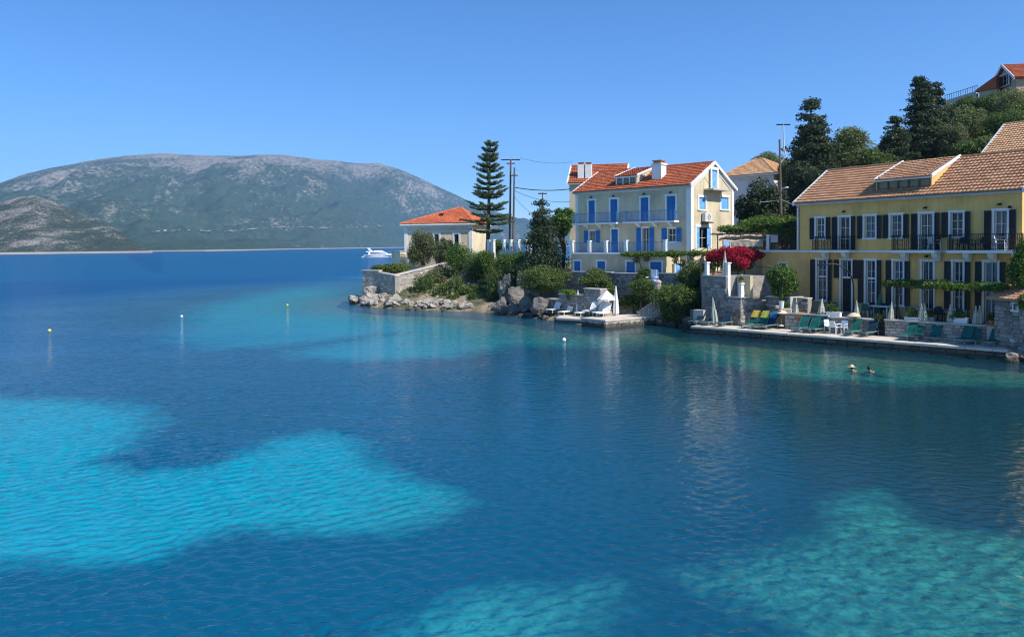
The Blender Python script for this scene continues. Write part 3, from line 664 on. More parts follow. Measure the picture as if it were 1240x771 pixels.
op = N(t, 'ShaderNodeMapRange'); L(t, aD.outputs['Fac'], op.inputs[0]); op.inputs[3].default_value = .33; op.inputs[4].default_value = .97
bd = N(t, 'ShaderNodeMixShader'); L(t, op.outputs[0], bd.inputs[0]); L(t, tb.outputs[0], bd.inputs[1]); L(t, df.outputs[0], bd.inputs[2])
# a wind-ruffled sea never mirrors fully at grazing angles: reflectance levels off
fm_ = N(t, 'ShaderNodeMath', operation='SMOOTH_MIN'); L(t, fr.outputs[0], fm_.inputs[0]); fm_.inputs[2].default_value = .16
aD0 = N(t, 'ShaderNodeAttribute', attribute_name='deep'); cp = N(t, 'ShaderNodeMapRange'); L(t, aD0.outputs['Fac'], cp.inputs[0]); cp.inputs[3].default_value = .80; cp.inputs[4].default_value = .25; L(t, cp.outputs[0], fm_.inputs[1])
ms = N(t, 'ShaderNodeMixShader'); L(t, fm_.outputs[0], ms.inputs[0]); L(t, bd.outputs[0], ms.inputs[1]); L(t, gl.outputs[0], ms.inputs[2])
L(t, ms.outputs[0], o.inputs[0])
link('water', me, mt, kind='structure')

# ------------------------------------------------------------------ far mountain and the nearer headland
ridge = [(-420, 285), (-300, 262), (-150, 243), (0, 221), (30, 211), (60, 204), (100, 196), (150, 189), (200, 186), (260, 188.5), (300, 189), (333, 187), (370, 191), (410, 195), (440, 198.5), (458, 198), (480, 203), (520, 221), (555, 237), (580, 249), (620, 262), (660, 276), (720, 291), (800, 296)]
shoreD = [(-400, 1500), (100, 1600), (250, 1550), (300, 1700), (400, 2600), (480, 3400), (600, 4200), (900, 5000)]
ridgeD = [(-400, 4000), (0, 4300), (300, 4700), (480, 5200), (700, 5800), (900, 6000)]
def mpoint(px, s):
    yh = hz(px); d0 = pw(shoreD, px); d1 = pw(ridgeD, px); ys_ = yh + 6.5 * FPX / d0
    yr = pw(ridge, px); D_ = d0 + (d1 - d0) * s
    if s <= 1:
        k = 1 - (1 - s) ** 1.35 if s < 1 else 1
        py = ys_ + (yr - ys_) * (k * .93 + s * .07)
    else: py = yr + (s - 1) * 60
    q = W(px, py, D_)
    if 0 < s:
        am = math.sin(math.pi * min(s, 1.0)) ** .7 * min(1, (1 - s) * 3.5) if s < 1 else 0
        n_ = noise.ridged_multi_fractal(Vector((q.x * .0016, q.y * .0007, 1.7)), 1.0, 2.1, 5, 1.0, 2.0) - 1.0
        n2_ = noise.fractal(Vector((q.x * .006, q.y * .006, 4.2)), .9, 2.0, 4)
        q.z += (n_ * 95 + n2_ * 34 + (noise.ridged_multi_fractal(Vector((q.x * .0042, q.y * .0022, 8.3)), 1.0, 2.1, 4, 1.0, 2.0) - 1.0) * 26) * am + n2_ * 5 * min(1, s * 3)
    return q
cols_ = np.arange(-400, 830, 3.0); rows_ = np.concatenate([[-.02], np.linspace(0, 1, 84), [1.06, 1.15, 1.3]])
HZ = {}
_h = hz
def hz(px): return 297.0 - math.tan(ROLL) * (px - 620)
v = []
for px in cols_:
    for s in rows_:
        q = mpoint(px, max(s, 0))
        if s < 0: q.z = -3
        elif s == 0: q.z = -.5
        v.append(q)
nc, nr = len(cols_), len(rows_); ii = np.arange(nc * nr).reshape(nc, nr); f = np.stack([ii[:-1, :-1], ii[1:, :-1], ii[1:, 1:], ii[:-1, 1:]], -1).reshape(-1, 4)
def mountain_mat(name, sc, rock_lo, rock_hi, thr, strip=9.0, g0=(.020, .034, .018), g1=(.05, .065, .032)):
    mt, t, o = nodes(name); p = N(t, 'ShaderNodeBsdfDiffuse'); L(t, p.outputs[0], o.inputs[0]); tc = N(t, 'ShaderNodeTexCoord')
    n1 = N(t, 'ShaderNodeTexNoise'); n1.inputs['Scale'].default_value = sc; n1.inputs['Detail'].default_value = 10; n1.inputs['Roughness'].default_value = .68
    mp = N(t, 'ShaderNodeMapping'); mp.inputs['Scale'].default_value = (1, .45, 1); L(t, tc.outputs['Object'], mp.inputs[0]); L(t, mp.outputs[0], n1.inputs[0])
    n2 = N(t, 'ShaderNodeTexNoise'); n2.inputs['Scale'].default_value = sc * 20; n2.inputs['Detail'].default_value = 6; n2.inputs['Roughness'].default_value = .8; L(t, mp.outputs[0], n2.inputs[0])
    rg = ramp(t, [(.38, g0), (.62, g1)]); L(t, n2.outputs[0], rg.inputs[0])
    sx = N(t, 'ShaderNodeSeparateXYZ'); L(t, tc.outputs['Object'], sx.inputs[0])
    hh = N(t, 'ShaderNodeMapRange'); L(t, sx.outputs[2], hh.inputs[0]); hh.inputs[1].default_value = thr[0]; hh.inputs[2].default_value = thr[1]; hh.inputs[3].default_value = thr[2]; hh.inputs[4].default_value = thr[3]
    ad = N(t, 'ShaderNodeMath', operation='ADD'); L(t, n1.outputs[0], ad.inputs[0]); L(t, hh.outputs[0], ad.inputs[1])
    a2 = N(t, 'ShaderNodeMath', operation='MULTIPLY_ADD'); L(t, n2.outputs[0], a2.inputs[0]); a2.inputs[1].default_value = .85; L(t, ad.outputs[0], a2.inputs[2])
    a3 = N(t, 'ShaderNodeMath', operation='SUBTRACT'); L(t, a2.outputs[0], a3.inputs[0]); a3.inputs[1].default_value = .42; fm = ramp(t, [(.57, (0, 0, 0)), (.71, (1, 1, 1))]); L(t, a3.outputs[0], fm.inputs[0])
    rr = ramp(t, [(.3, rock_lo), (.7, rock_hi)]); L(t, n2.outputs[0], rr.inputs[0])
    mx = N(t, 'ShaderNodeMix', data_type='RGBA'); L(t, fm.outputs[0], mx.inputs[0]); L(t, rg.outputs[0], mx.inputs[6]); L(t, rr.outputs[0], mx.inputs[7])
    fs = ramp(t, [(0, (1, 1, 1)), (1, (0, 0, 0))]); hs = N(t, 'ShaderNodeMapRange'); L(t, sx.outputs[2], hs.inputs[0]); hs.inputs[1].default_value = strip * .6; hs.inputs[2].default_value = strip; L(t, hs.outputs[0], fs.inputs[0])
    m2 = N(t, 'ShaderNodeMix', data_type='RGBA'); L(t, fs.outputs[0], m2.inputs[0]); L(t, mx.outputs[2], m2.inputs[6]); m2.inputs[7].default_value = (.30, .27, .23, 1)
    L(t, m2.outputs[2], p.inputs[0]); return mt
mm = mountain_mat('maquis_mountain', .0030, (.15, .135, .11), (.30, .265, .225), (200, 560, -.05, .21), 3, (.022, .046, .030), (.054, .082, .048))
mo = link('mountain', mesh_np('mountain', v, f), mm, kind='structure')
mo.data.polygons.foreach_set('use_smooth', [True] * len(mo.data.polygons))
hr = [(-300, 268), (-150, 262), (-60, 255), (0, 246), (20, 240), (42, 237), (62, 243), (78, 251), (95, 260), (120, 266), (145, 280), (170, 298), (186, 306.0), (196, 307.5)]
v = []; cols_ = np.arange(-300, 197, 2.0); rows_ = np.concatenate([[-.05], np.linspace(0, 1, 56), [1.1, 1.4]])
for px in cols_:
    yh = hz(px); d0 = 1060 + (px + 0) * .6; yS = yh + 6.5 * FPX / d0; yr = min(pw(hr, px), yS)
    for s in rows_:
        sc_ = min(max(s, 0), 1); D_ = d0 + 420 * max(s, 0) * min(1, max(.05, (yS - yr) / 50)); py = yS + (yr - yS) * (1 - (1 - sc_) ** 1.25) + max(0, s - 1) * 60
        q = W(px, py, D_)
        am = math.sin(math.pi * sc_) ** .7 if sc_ < 1 else .25
        q.z += (noise.fractal(Vector((q.x * .02, q.y * .02, 2)), .9, 2, 5) * 7 + (noise.ridged_multi_fractal(Vector((q.x * .008, q.y * .004, 7)), 1, 2, 4, 1, 2) - 1) * 8) * am * min(1, (yS - yr) / 30)
        if s <= 0: q.z = -.5 if s == 0 else -3
        v.append(q)
nc, nr = len(cols_), len(rows_); ii = np.arange(nc * nr).reshape(nc, nr); f = np.stack([ii[:-1, :-1], ii[1:, :-1], ii[1:, 1:], ii[:-1, 1:]], -1).reshape(-1, 4)
mh = mountain_mat('scrubby_headland_rock', .02, (.14, .125, .105), (.33, .29, .25), (0, 80, .0, .09), 3.5, (.018, .030, .018), (.055, .07, .04))
ho = link('headland', mesh_np('headland', v, f), mh, kind='structure')
# road cut across the mountain's foot
def s_for(px, py):
    lo, hi = 0.01, .9
    for _ in range(24):
        mid = (lo + hi) / 2; q = mpoint(px, mid); d = q - EYE
        yy = YC - FPX * d.dot(upv) / d.dot(fwd)
        if yy > py: lo = mid
        else: hi = mid
    return lo
rd = MB(); prev = None
for i, px in enumerate(np.arange(158, 470, 4.0)):
    py = 281.5 - .012 * (px - 158) + 1.2 * math.sin(px * .05) - (6 if px > 330 else 6 * sstep(250, 330, px))*.5
    s = s_for(px, py); a = mpoint(px, s); b = mpoint(px, s + .004); a.z += 1.2; b.z = a.z + rnd.uniform(1, 4.5)
    if rnd.random() < .2: prev = None
    if prev: rd.quad(prev[0], a, b, prev[1])
    prev = (a, b)
obj('mountain_road', rd, M('pale_road_cutting', (.30, .27, .22), None, .02, .95), kind='structure')
# small houses of the far villages
hm = MB(); 
def far_house(px, py, sz):
    s = s_for(px, py); c = mpoint(px, s); c.z -= 1
    r_ = thing('village_house', 'tiny pale house in the far village at the foot of the mountain', 'house', c, 'houses in the far village')
    F = Fr((c.x, c.y), (c.x + 1, c.y + rnd.uniform(-.6, .6))); b_ = MB(); w2 = sz * rnd.uniform(.8, 1.3); d2 = sz; h2 = sz * rnd.uniform(.5, .8)
    b_.box(F, -w2 / 2, w2 / 2, 0, d2, -3, h2); obj('wall', b_, m_whitewall, r_)
    k = MB(); e = .4
    k.add([F(-w2 / 2 - e, -e, h2), F(w2 / 2 + e, -e, h2), F(w2 / 2 + e, d2 + e, h2), F(-w2 / 2 - e, d2 + e, h2), F(-w2 / 2 - e, d2 / 2, h2 + d2 * .28), F(w2 / 2 + e, d2 / 2, h2 + d2 * .28)], [(0, 1, 5, 4), (2, 3, 4, 5), (1, 2, 5), (3, 0, 4), (3, 2, 1, 0)])
    obj('roof', k, m_tile_old, r_)
rv = random.Random(12)
for i in range(64):
    px = rv.choice([rv.gauss(305, 45), rv.gauss(435, 26), rv.uniform(240, 480)]); py = rv.gauss(287, 6.5) + (2 if px < 350 else -3)
    if 215 < px < 484 and 272 < py < 297: far_house(px, py, rv.uniform(5, 9.5))
# ================================================================== QUAY, TERRACES, WALLS
DK = .55; TR = 1.5; WB = 2.6
def prism_wall(mb, F, a0, a1, b0, b1, z0, z1): mb.box(F, a0, a1, b0, b1, z0, z1)
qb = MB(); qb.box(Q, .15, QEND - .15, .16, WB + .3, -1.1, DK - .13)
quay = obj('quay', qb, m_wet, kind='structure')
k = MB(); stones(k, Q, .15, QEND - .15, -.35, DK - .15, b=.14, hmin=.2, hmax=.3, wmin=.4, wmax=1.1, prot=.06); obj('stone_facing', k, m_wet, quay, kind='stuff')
k = MB(); a = 0.0                                      # paving slabs of the deck, one by one
ai = 0
while a < QEND - .05:
    w_ = min(1.25 + rnd.uniform(-.15, .15), QEND - a)
    for (b0, b1) in ((0, 1.2), (1.2, WB + .2)):
        s_ = MB(); dz = rnd.uniform(-.012, .012); s_.box(Q, a + .012, a + w_ - .012, b0 + .012 + (rnd.uniform(-.03, .03) if b0 == 0 else 0), b1 - .012, DK - .13, DK + dz)
        obj('paving_slab', s_, m_quaytop, quay)
    a += w_
# terrace before the ochre house
tb_ = MB(); TA0 = Q.A(905, 400, WB); TA1 = QEND + 3
tb_.box(Q, TA0 - .5, TA1, WB + .35, WB + 8.2, -.3, TR)
terrace = obj('terrace', tb_, m_terr, kind='structure')
def rubble_wall(name, label, F, segs, b, th, z0, mat=None, cap=True, cat='wall', hm=(.17, .3), capm=None):
    """a stone wall thing: core, facing stones and coping; segs = [(a0, a1, top)]"""
    a0 = segs[0][0]; r_ = thing(name, label, cat, F(a0, b, z0))
    c = MB(); st = MB(); cp = MB()
    for (x0, x1, zt) in segs:
        c.box(F, x0, x1, b + .06, b + th, z0, zt - .02)
        stones(st, F, x0, x1, z0, zt - .06, b=b + .05, hmin=hm[0], hmax=hm[1])
        if cap: cp.box(F, x0 - .03, x1 + .03, b - .06, b + th + .05, zt - .05, zt + .04)
    obj('core', c, m_mortar, r_); obj('stones', st, mat or m_stone, r_, kind='stuff')
    if cap: obj('coping', cp, capm or m_conc, r_)
    return r_
aw = [Q.A(p, 395, WB) for p in (950, 1003, 1058, 1072, 1195)]
rubble_wall('retaining_wall', 'low rubble wall behind the white plastic chairs, edge of the terrace', Q, [(aw[0], aw[1], TR + .12), (aw[1], aw[2], TR + .03)], WB, .45, DK - .02, m_palestone)
rubble_wall('retaining_wall', 'longer pale rubble wall behind the green loungers under the vine pergola', Q, [(aw[3], aw[4], TR + .08)], WB - .15, .5, DK - .02, m_palestone)
# dark niche with a planted box between both walls
r_ = thing('planter', 'dark square planter filling the gap between the two terrace walls', 'planter', Q(aw[2], WB, DK))
k = MB(); k.box(Q, aw[2] + .1, aw[3] - .1, WB + .1, WB + .6, DK, DK + .55); obj('box', k, m_iron, r_)
bl = clumps(Q((aw[2] + aw[3]) / 2, WB + .35, DK + .95), (.42, .3, .5), 6, .5, 5); link('foliage', leaf_mesh('foliage', bl, 700, .13, 5, off=r_.location), l_dark, r_)
# stone bastion with the cream wall and white posts on top
BT = Fr(W(850, 390, 58.2).xy, W(897, 393, 54.6).xy); bl_ = BT.len
bz1 = BT.Z(870, 335); bz2 = BT.Z(896, 361)
ac = BT.A(879, 350)
bas = thing('stone_bastion', 'tall grey stone bastion with a cream upper wall beside the quay loungers', 'bastion', BT(0, 0, DK))
k = MB(); k.box(BT, .05, ac, .06, 7, -.3, bz1); k.box(BT, ac, bl_ - .05, .06, 1.0, -.3, bz2); k.box(BT, ac, bl_ - .05, 1.0, 7, -.3, bz2 - .3); obj('core', k, m_mortar, bas)
k = MB(); stones(k, BT, 0, ac, DK - .2, bz1 - .05, b=.05); stones(k, BT, ac, bl_, DK - .2, bz2 - .05, b=.05)
BS = BT.side(bl_ - .06, 0); stones(k, BS, 0, 2.2, DK - .2, bz2 - .03, b=0.0)
BS2 = BT.side(ac - .05, 1.0); stones(k, BS2, 0, 6, bz2 - .3, bz1 - .03, b=0.0)
obj('stones', k, m_stone, bas, kind='stuff')
k = MB(); k.box(BT, -.05, ac + .02, -.02, .55, bz1, bz1 + .07); k.box(BT, ac + .02, bl_ + .04, -.02, .9, bz2, bz2 + .06); obj('coping', k, m_conc, bas)
k = MB(); k.box(BT, ac + .1, bl_ - .1, 1.02, 1.3, bz2 - .3, bz1 + .12); obj('cream_wall', k, m_cream, bas)
k = MB(); F_ = BT
for (a_, b_, zz0, zz1) in ((.25, .3, bz1 + .07, bz1 + .98), (ac - .1, .3, bz2 - .2, bz1 + .98), (bl_ - .3, .35, bz2 + .06, bz2 + .98)):
    q_ = MB(); q_.box(F_, a_ - .13, a_ + .13, b_ - .13, b_ + .13, zz0, zz1); q_.box(F_, a_ - .18, a_ + .18, b_ - .18, b_ + .18, zz1, zz1 + .09); obj('post', q_, m_white, bas)
# upper terrace behind bastion
ut = MB(); UZ = bz1 - .05
up_ = [W(849, 340, 60.2), W(880, 340, 58.0), W(903, 340, 58.2), W(926, 340, 61.0), W(930, 340, 72), W(838, 340, 72)]
ut.add([(p.x, p.y, .2) for p in up_] + [(p.x, p.y, UZ) for p in up_], [(6, 7, 8, 9, 10, 11)] + [(i, (i + 1) % 6, 6 + (i + 1) % 6, 6 + i) for i in range(6)])
obj('upper_terrace', ut, m_terr, kind='structure')
# wall with steps to the right of the bastion
SW0 = BT(bl_ + .3, 2.2, 0); SWF = Fr(SW0.xy, W(950, 380, 53.2).xy)
rubble_wall('retaining_wall', 'dark rubble wall under the stair rail right of the bastion', SWF, [(0, SWF.len * .55, 2.0), (SWF.len * .55, SWF.len, 1.85)], 0, .5, DK - .05, m_stone)
st = thing('stair', 'concrete stair with dark rail climbing beside the bastion', 'stairs', SWF(.3, .9, DK))
for i in range(8):
    k = MB(); z_ = DK + .25 + i * .27; k.box(SWF, .2 + i * .21, .2 + (i + 1) * .21 + .02, .7, 1.8, DK - .3, z_); obj('step', k, m_conc, st)
k = MB(); k.tube([SWF(.1, .6, DK + 1.1), SWF(1.9, .6, DK + 3.35)], .03, 6)
for i in range(5): k.tube([SWF(.2 + i * .4, .6, DK + .2 + i * .5), SWF(.2 + i * .4, .6, DK + 1.2 + i * .5)], .018, 5)
obj('handrail', k, m_iron, st)
# raised planter walls under the small tree
PW = Fr(W(927, 375, 55.5).xy, W(978, 375, 53.0).xy)
rubble_wall('planter_wall', 'stone planter wall under the bright green tree by the lamp', PW, [(0, PW.len * .36, PW.Z(932, 359.5)), (PW.len * .36, PW.len, PW.Z(960, 360.5))], 0, .55, 1.2, m_stone)
# garden retaining walls of the blue house
R1 = Fr(W(690, 350, 70.5).xy, W(842, 345, 62.5).xy)
gz = R1.Z(760, 331)
rubble_wall('garden_wall', 'long grey garden wall below the blue shuttered house', R1, [(R1.A(a), R1.A(b), gz + d) for a, b, d in ((690, 740, .05), (740, 792, 0), (792, 842, .05))], 0, .6, .2, m_stone)
gt = MB(); gt.box(R1, -1, R1.len + 1.5, .55, 9.5, .0, gz - .75); obj('garden_terrace', gt, m_terr, kind='structure')
R0 = Fr(W(652, 380, 69.5).xy, W(727, 380, 63.8).xy)
rubble_wall('sea_wall', 'lower grey rubble wall behind the white loungers at the waterside', R0, [(0, R0.len * .35, R0.Z(665, 362)), (R0.len * .35, R0.len * .75, R0.Z(695, 357)), (R0.len * .75, R0.len, R0.Z(718, 350))], 0, .8, .1, m_stone)
R2 = Fr(W(742, 385, 64.5).xy, W(778, 385, 63.8).xy)
rubble_wall('sea_wall', 'short pale wall at the back of the bathing platform', R2, [(0, R2.len, R2.Z(760, 372))], 0, .5, .2, m_palestone)
R3 = Fr(W(798, 385, 62.2).xy, W(852, 385, 58.8).xy)
rubble_wall('sea_wall', 'dark low sea wall between bathing platform and quay', R3, [(0, R3.len * .7, R3.Z(815, 382)), (R3.len * .7, R3.len, R3.Z(845, 375))], 0, 2.5, -.5, m_stone, cap=False)
# bathing platform
PF = Fr(G(733, 397.8, 0).xy, G(802, 391.5, 0).xy); PL = Fr(G(703, 394.5, 0).xy, G(733, 397.8, 0).xy)
c0 = G(703, 394.5, 0); c1 = G(733, 397.8, 0); c2 = G(802, 391.5, 0); PZ = PF.Z(733, 387.5)
pth = thing('bathing_platform', 'pale stone bathing platform jutting into the water with parasols', 'platform', c1)
k = MB(); i_ = lambda p, z: Vector((p[0], p[1], z)); c3 = c0 + (c2 - c1) * 1.0
def inset(p, d): cc = (c0 + c1 + c2 + c3) / 4; v_ = (cc - p); v_.z = 0; return p + v_.normalized() * d
k.hexa([i_(inset(p, .1), -1.0) for p in (c0, c1, c2, c3)] + [i_(inset(p, .1), PZ - .12) for p in (c0, c1, c2, c3)]); obj('core', k, m_mortar, pth)
k = MB(); stones(k, PF, .05, PF.len - .05, -.2, PZ - .12, b=.04, wmin=.35, wmax=.9, hmin=.17, hmax=.25, prot=.04); obj('sun_pale_stones', k, m_palestone, pth, kind='stuff')  # paler stone paints the sun on this face
k = MB(); stones(k, PL, .05, PL.len - .05, -.2, PZ - .12, b=.04, wmin=.5, wmax=1.0, hmin=.2, hmax=.3, prot=.03); obj('shade_dark_stones', k, m_stone, pth, kind='stuff')  # darker stone paints the shade on this side
k = MB(); k.hexa([i_(p, PZ - .12) for p in (c0, c1, c2, c3)] + [i_(p, PZ) for p in (c0, c1, c2, c3)]); obj('deck_slab', k, m_quaytop, pth)
# lower slab at its left
e0 = G(674, 390.5, 0); e1 = G(708, 392.6, 0); lw = thing('landing_slab', 'low flat concrete landing slab left of the bathing platform', 'slab', e0)
k = MB(); dv = Vector((.8, 3.4, 0)); k.hexa([i_(p, -.6) for p in (e0, e1, e1 + dv, e0 + dv)] + [i_(p, .26) for p in (e0, e1, e1 + dv, e0 + dv)]); obj('base', k, m_wet, lw)
k = MB(); ov = Vector((-.08, -.12, 0)); k.hexa([i_(p, .262) for p in (e0 + ov, e1 + ov, e1 + dv, e0 + dv)] + [i_(p, .42) for p in (e0 + ov, e1 + ov, e1 + dv, e0 + dv)]); obj('top', k, m_quaytop, lw)
# rubble stair right of the platform
SF = Fr(W(772, 384, 62.8).xy, W(803, 384, 61.8).xy)
st = thing('stone_stair', 'steep rubble stair with pale treads rising from the bathing platform', 'stairs', SF(0, 0, PZ))
nst = 10
for i in range(nst):
    a0 = SF.len * i / nst; a1 = SF.len * (i + 1) / nst; zt = PZ + .1 + (SF.Z(798, 359) - PZ) * (i + 1) / nst
    k = MB(); k.box(SF, a0, a1 + .03, .0, 1.3, -.2, zt - .07); 
    s_ = obj('step', k, m_mortar, st); k = MB(); k.box(SF, a0 - .05, a1 + .02, -.06, 1.3, zt - .068, zt); obj('tread', k, m_quaytop, s_)
    k = MB(); stones(k, SF, a0, a1 + .01, PZ - .2, zt - .08, b=.0, hmin=.14, hmax=.24, wmin=.2, wmax=.35); obj('riser_stones', k, m_palestone, s_, kind='stuff')
# garden wall round the point
V = [W(439, 345, 87.5), W(459, 345, 86.3), W(478.5, 345, 83.5), W(548, 330, 91.0)]
vw = thing('point_wall', 'rendered retaining wall round the tip of the point under the villa', 'wall', V[2])
for i, (tops, mt_) in enumerate((((328, 328.5), m_palestone), ((331, 334.5), None), ((334.5, 317.5), None))):
    F = Fr(V[i].xy, V[i + 1].xy); za = zat([439, 459, 478.5][i], tops[0], V[i].y); zb = zat([459, 478.5, 548][i], tops[1], V[i + 1].y)
    k = MB(); n_ = 1
    k.hexa([F(0, 0, -.2), F(F.len, 0, -.2), F(F.len, .5, -.2), F(0, .5, -.2), F(0, 0, za), F(F.len, 0, zb), F(F.len, .5, zb), F(0, .5, za)])
    obj('wall_face', k, m_mortar, vw)
    k = MB(); stones(k, F, 0, F.len, .3, (lambda F, za, zb: (lambda a: lerp(za, zb, a / F.len) - .04))(F, za, zb), b=.015, prot=.035, hmin=.2, hmax=.34, wmin=.3, wmax=.8); obj('wall_stones', k, m_palestone, vw, kind='stuff')
    k = MB(); k.hexa([F(-.05, -.09, za + .003), F(F.len + .05, -.09, zb + .003), F(F.len + .05, .56, zb + .003), F(-.05, .56, za + .003), F(-.05, -.09, za + .14), F(F.len + .05, -.09, zb + .14), F(F.len + .05, .56, zb + .14), F(-.05, .56, za + .14)])
    obj('coping', k, m_conc, vw)
# earth filling behind that wall
k = MB(); zt = zat(459, 331, 86.3); pts = [V[0], V[1], V[2], V[3], V[3] + Vector((0, 6, 0)), V[0] + Vector((3, 8, 0))]; top = [zt, zt, zt, zat(548, 320, 91), zat(548, 320, 91), zt]
cc = sum((Vector((p.x, p.y, 0)) for p in pts), Vector()) / 6
sh = [Vector((p.x, p.y, 0)).lerp(cc, .06) for p in pts]
k.add([(p.x, p.y, -.3) for p in sh] + [(p.x, p.y, z - .25) for p, z in zip(sh, top)], [(6, 7, 8, 9, 10, 11)] + [(i, (i + 1) % 6, 6 + (i + 1) % 6, 6 + i) for i in range(6)])
obj('villa_garden_ground', k, m_soil, kind='structure')
# white balustrade above the shrubs
BF = Fr(W(588, 300, 87).xy, W(641, 300, 82).xy)
bs_ = thing('balustrade', 'white garden balustrade with thick posts below the power poles', 'balustrade', BF(0, 0, 5.4))
for i, px in enumerate((591, 596, 609, 617.5, 626, 636, 641)):
    a_ = BF.A(px); k = MB(); w_ = .26 if i not in (0, 1, 4) else .42; k.box(BF, a_ - w_ / 2, a_ + w_ / 2, 0, .3, 5.0, zat(px, 291, BF(a_, 0, 0).y)); zt_p = zat(px, 291, BF(a_, 0, 0).y); k.box(BF, a_ - w_ * .65, a_ + w_ * .65, -.06, .36, zt_p, zt_p + .09); obj('post', k, m_white, bs_)
k = MB(); k.box(BF, BF.A(605), BF.A(641), .05, .2, 5.0, 5.9); k.box(BF, BF.A(605), BF.A(641), .1, .15, 6.75, 6.85); obj('low_wall', k, m_white, bs_)
k = MB()
for i in range(28):
    a_ = lerp(BF.A(606), BF.A(640), i / 27); k.box(BF, a_ - .012, a_ + .012, .11, .14, 5.9, 6.75)
obj('railing', k, m_blueiron, bs_)
# ================================================================== HOUSES
def facade_light(root, F, a, z, b=0):
    k = MB(); k.box(F, a - .05, a + .05, b - .12, b, z - .04, z + .05); k.box(F, a - .09, a + .09, b - .24, b - .121, z - .1, z + .02); return obj('wall_lamp', k, m_iron, root)
def shed_dormer(root, F, a0, a1, zs, br, bz, half, zr, wallm, tilem, band, cheekm, npane):
    """front at depth br; roof rises back to the ridge (half, zr)"""
    zf0, zf1 = band
    k = MB(); k.box(F, a0, a1, br, br + .15, zf0 - .5, zf0); k.box(F, a0, a1, br + .14, br + .2, zf0, zf1)
    d = obj('dormer', k, cheekm, root)
    k = MB()
    for i in range(npane + 1):
        a_ = lerp(a0 + .06, a1 - .06, i / npane); k.box(F, a_ - .05, a_ + .05, br - .02, br + .06, zf0, zf1)
    k.box(F, a0, a1, br - .03, br + .07, zf0 - .06, zf0); k.box(F, a0, a1, br - .03, br + .07, zf1 - .07, zf1 + .004)
    obj('window_frame', k, m_beam if wallm is m_yellow else m_white, d)
    k = MB(); k.quad(F(a0, br + .03, zf0), F(a1, br + .03, zf0), F(a1, br + .03, zf1), F(a0, br + .03, zf1)); obj('pane', k, m_glass, d)
    def roofz(b): return bz + (zr - bz) * (b / half)
    for a_, s in ((a0, -1), (a1, 1)):
        k = MB(); b2 = half * .98; z2 = zr + .04
        k.add([F(a_ + s * .06, br, roofz(br) - .3), F(a_ + s * .06, b2, roofz(b2) - .1), F(a_ + s * .06, b2, z2), F(a_ + s * .06, br, zf1 + .05), F(a_ - s * .06, br, roofz(br) - .3), F(a_ - s * .06, b2, roofz(b2) - .1), F(a_ - s * .06, b2, z2), F(a_ - s * .06, br, zf1 + .05)],
              [(0, 1, 2, 3), (7, 6, 5, 4), (0, 3, 7, 4)]); obj('cheek', k, cheekm, d)
    o_ = .12; fo = .10; k = MB(); P = [F(a0 - o_, br - fo, zf1 + .06), F(a1 + o_, br - fo, zf1 + .06), F(a1 + o_, half, zr + .20), F(a0 - o_, half, zr + .20)]
    slab_roof(k, P, .1); obj('dormer_roof', k, m_white, d)
    k = MB(); tiles(k, P[0] + Vector((0, 0, .01)), P[1] + Vector((0, 0, .01)), P[3] + Vector((0, 0, .01)), P[2] + Vector((0, 0, .01))); obj('dormer_tiles', k, tilem, d, kind='stuff')
    for a_ in (a0 - o_, a1 + o_):
        k = MB(); q = [F(a_ - .06, br - fo - .03, zf1 + .04), F(a_ + .06, br - fo - .03, zf1 + .04), F(a_ + .06, half, zr + .18), F(a_ - .06, half, zr + .18)]
        k.hexa(q + [p + Vector((0, 0, .16)) for p in q])
        obj('verge_board', k, m_white, d)
    return d
def roof_b(F, px, py, ze, half, zr):
    for i in range(5, 95):
        b = half * i / 100; a, z = F.uz(px, py, b)
        if z <= ze + (zr - ze) * b / half: return b
    return half * .3
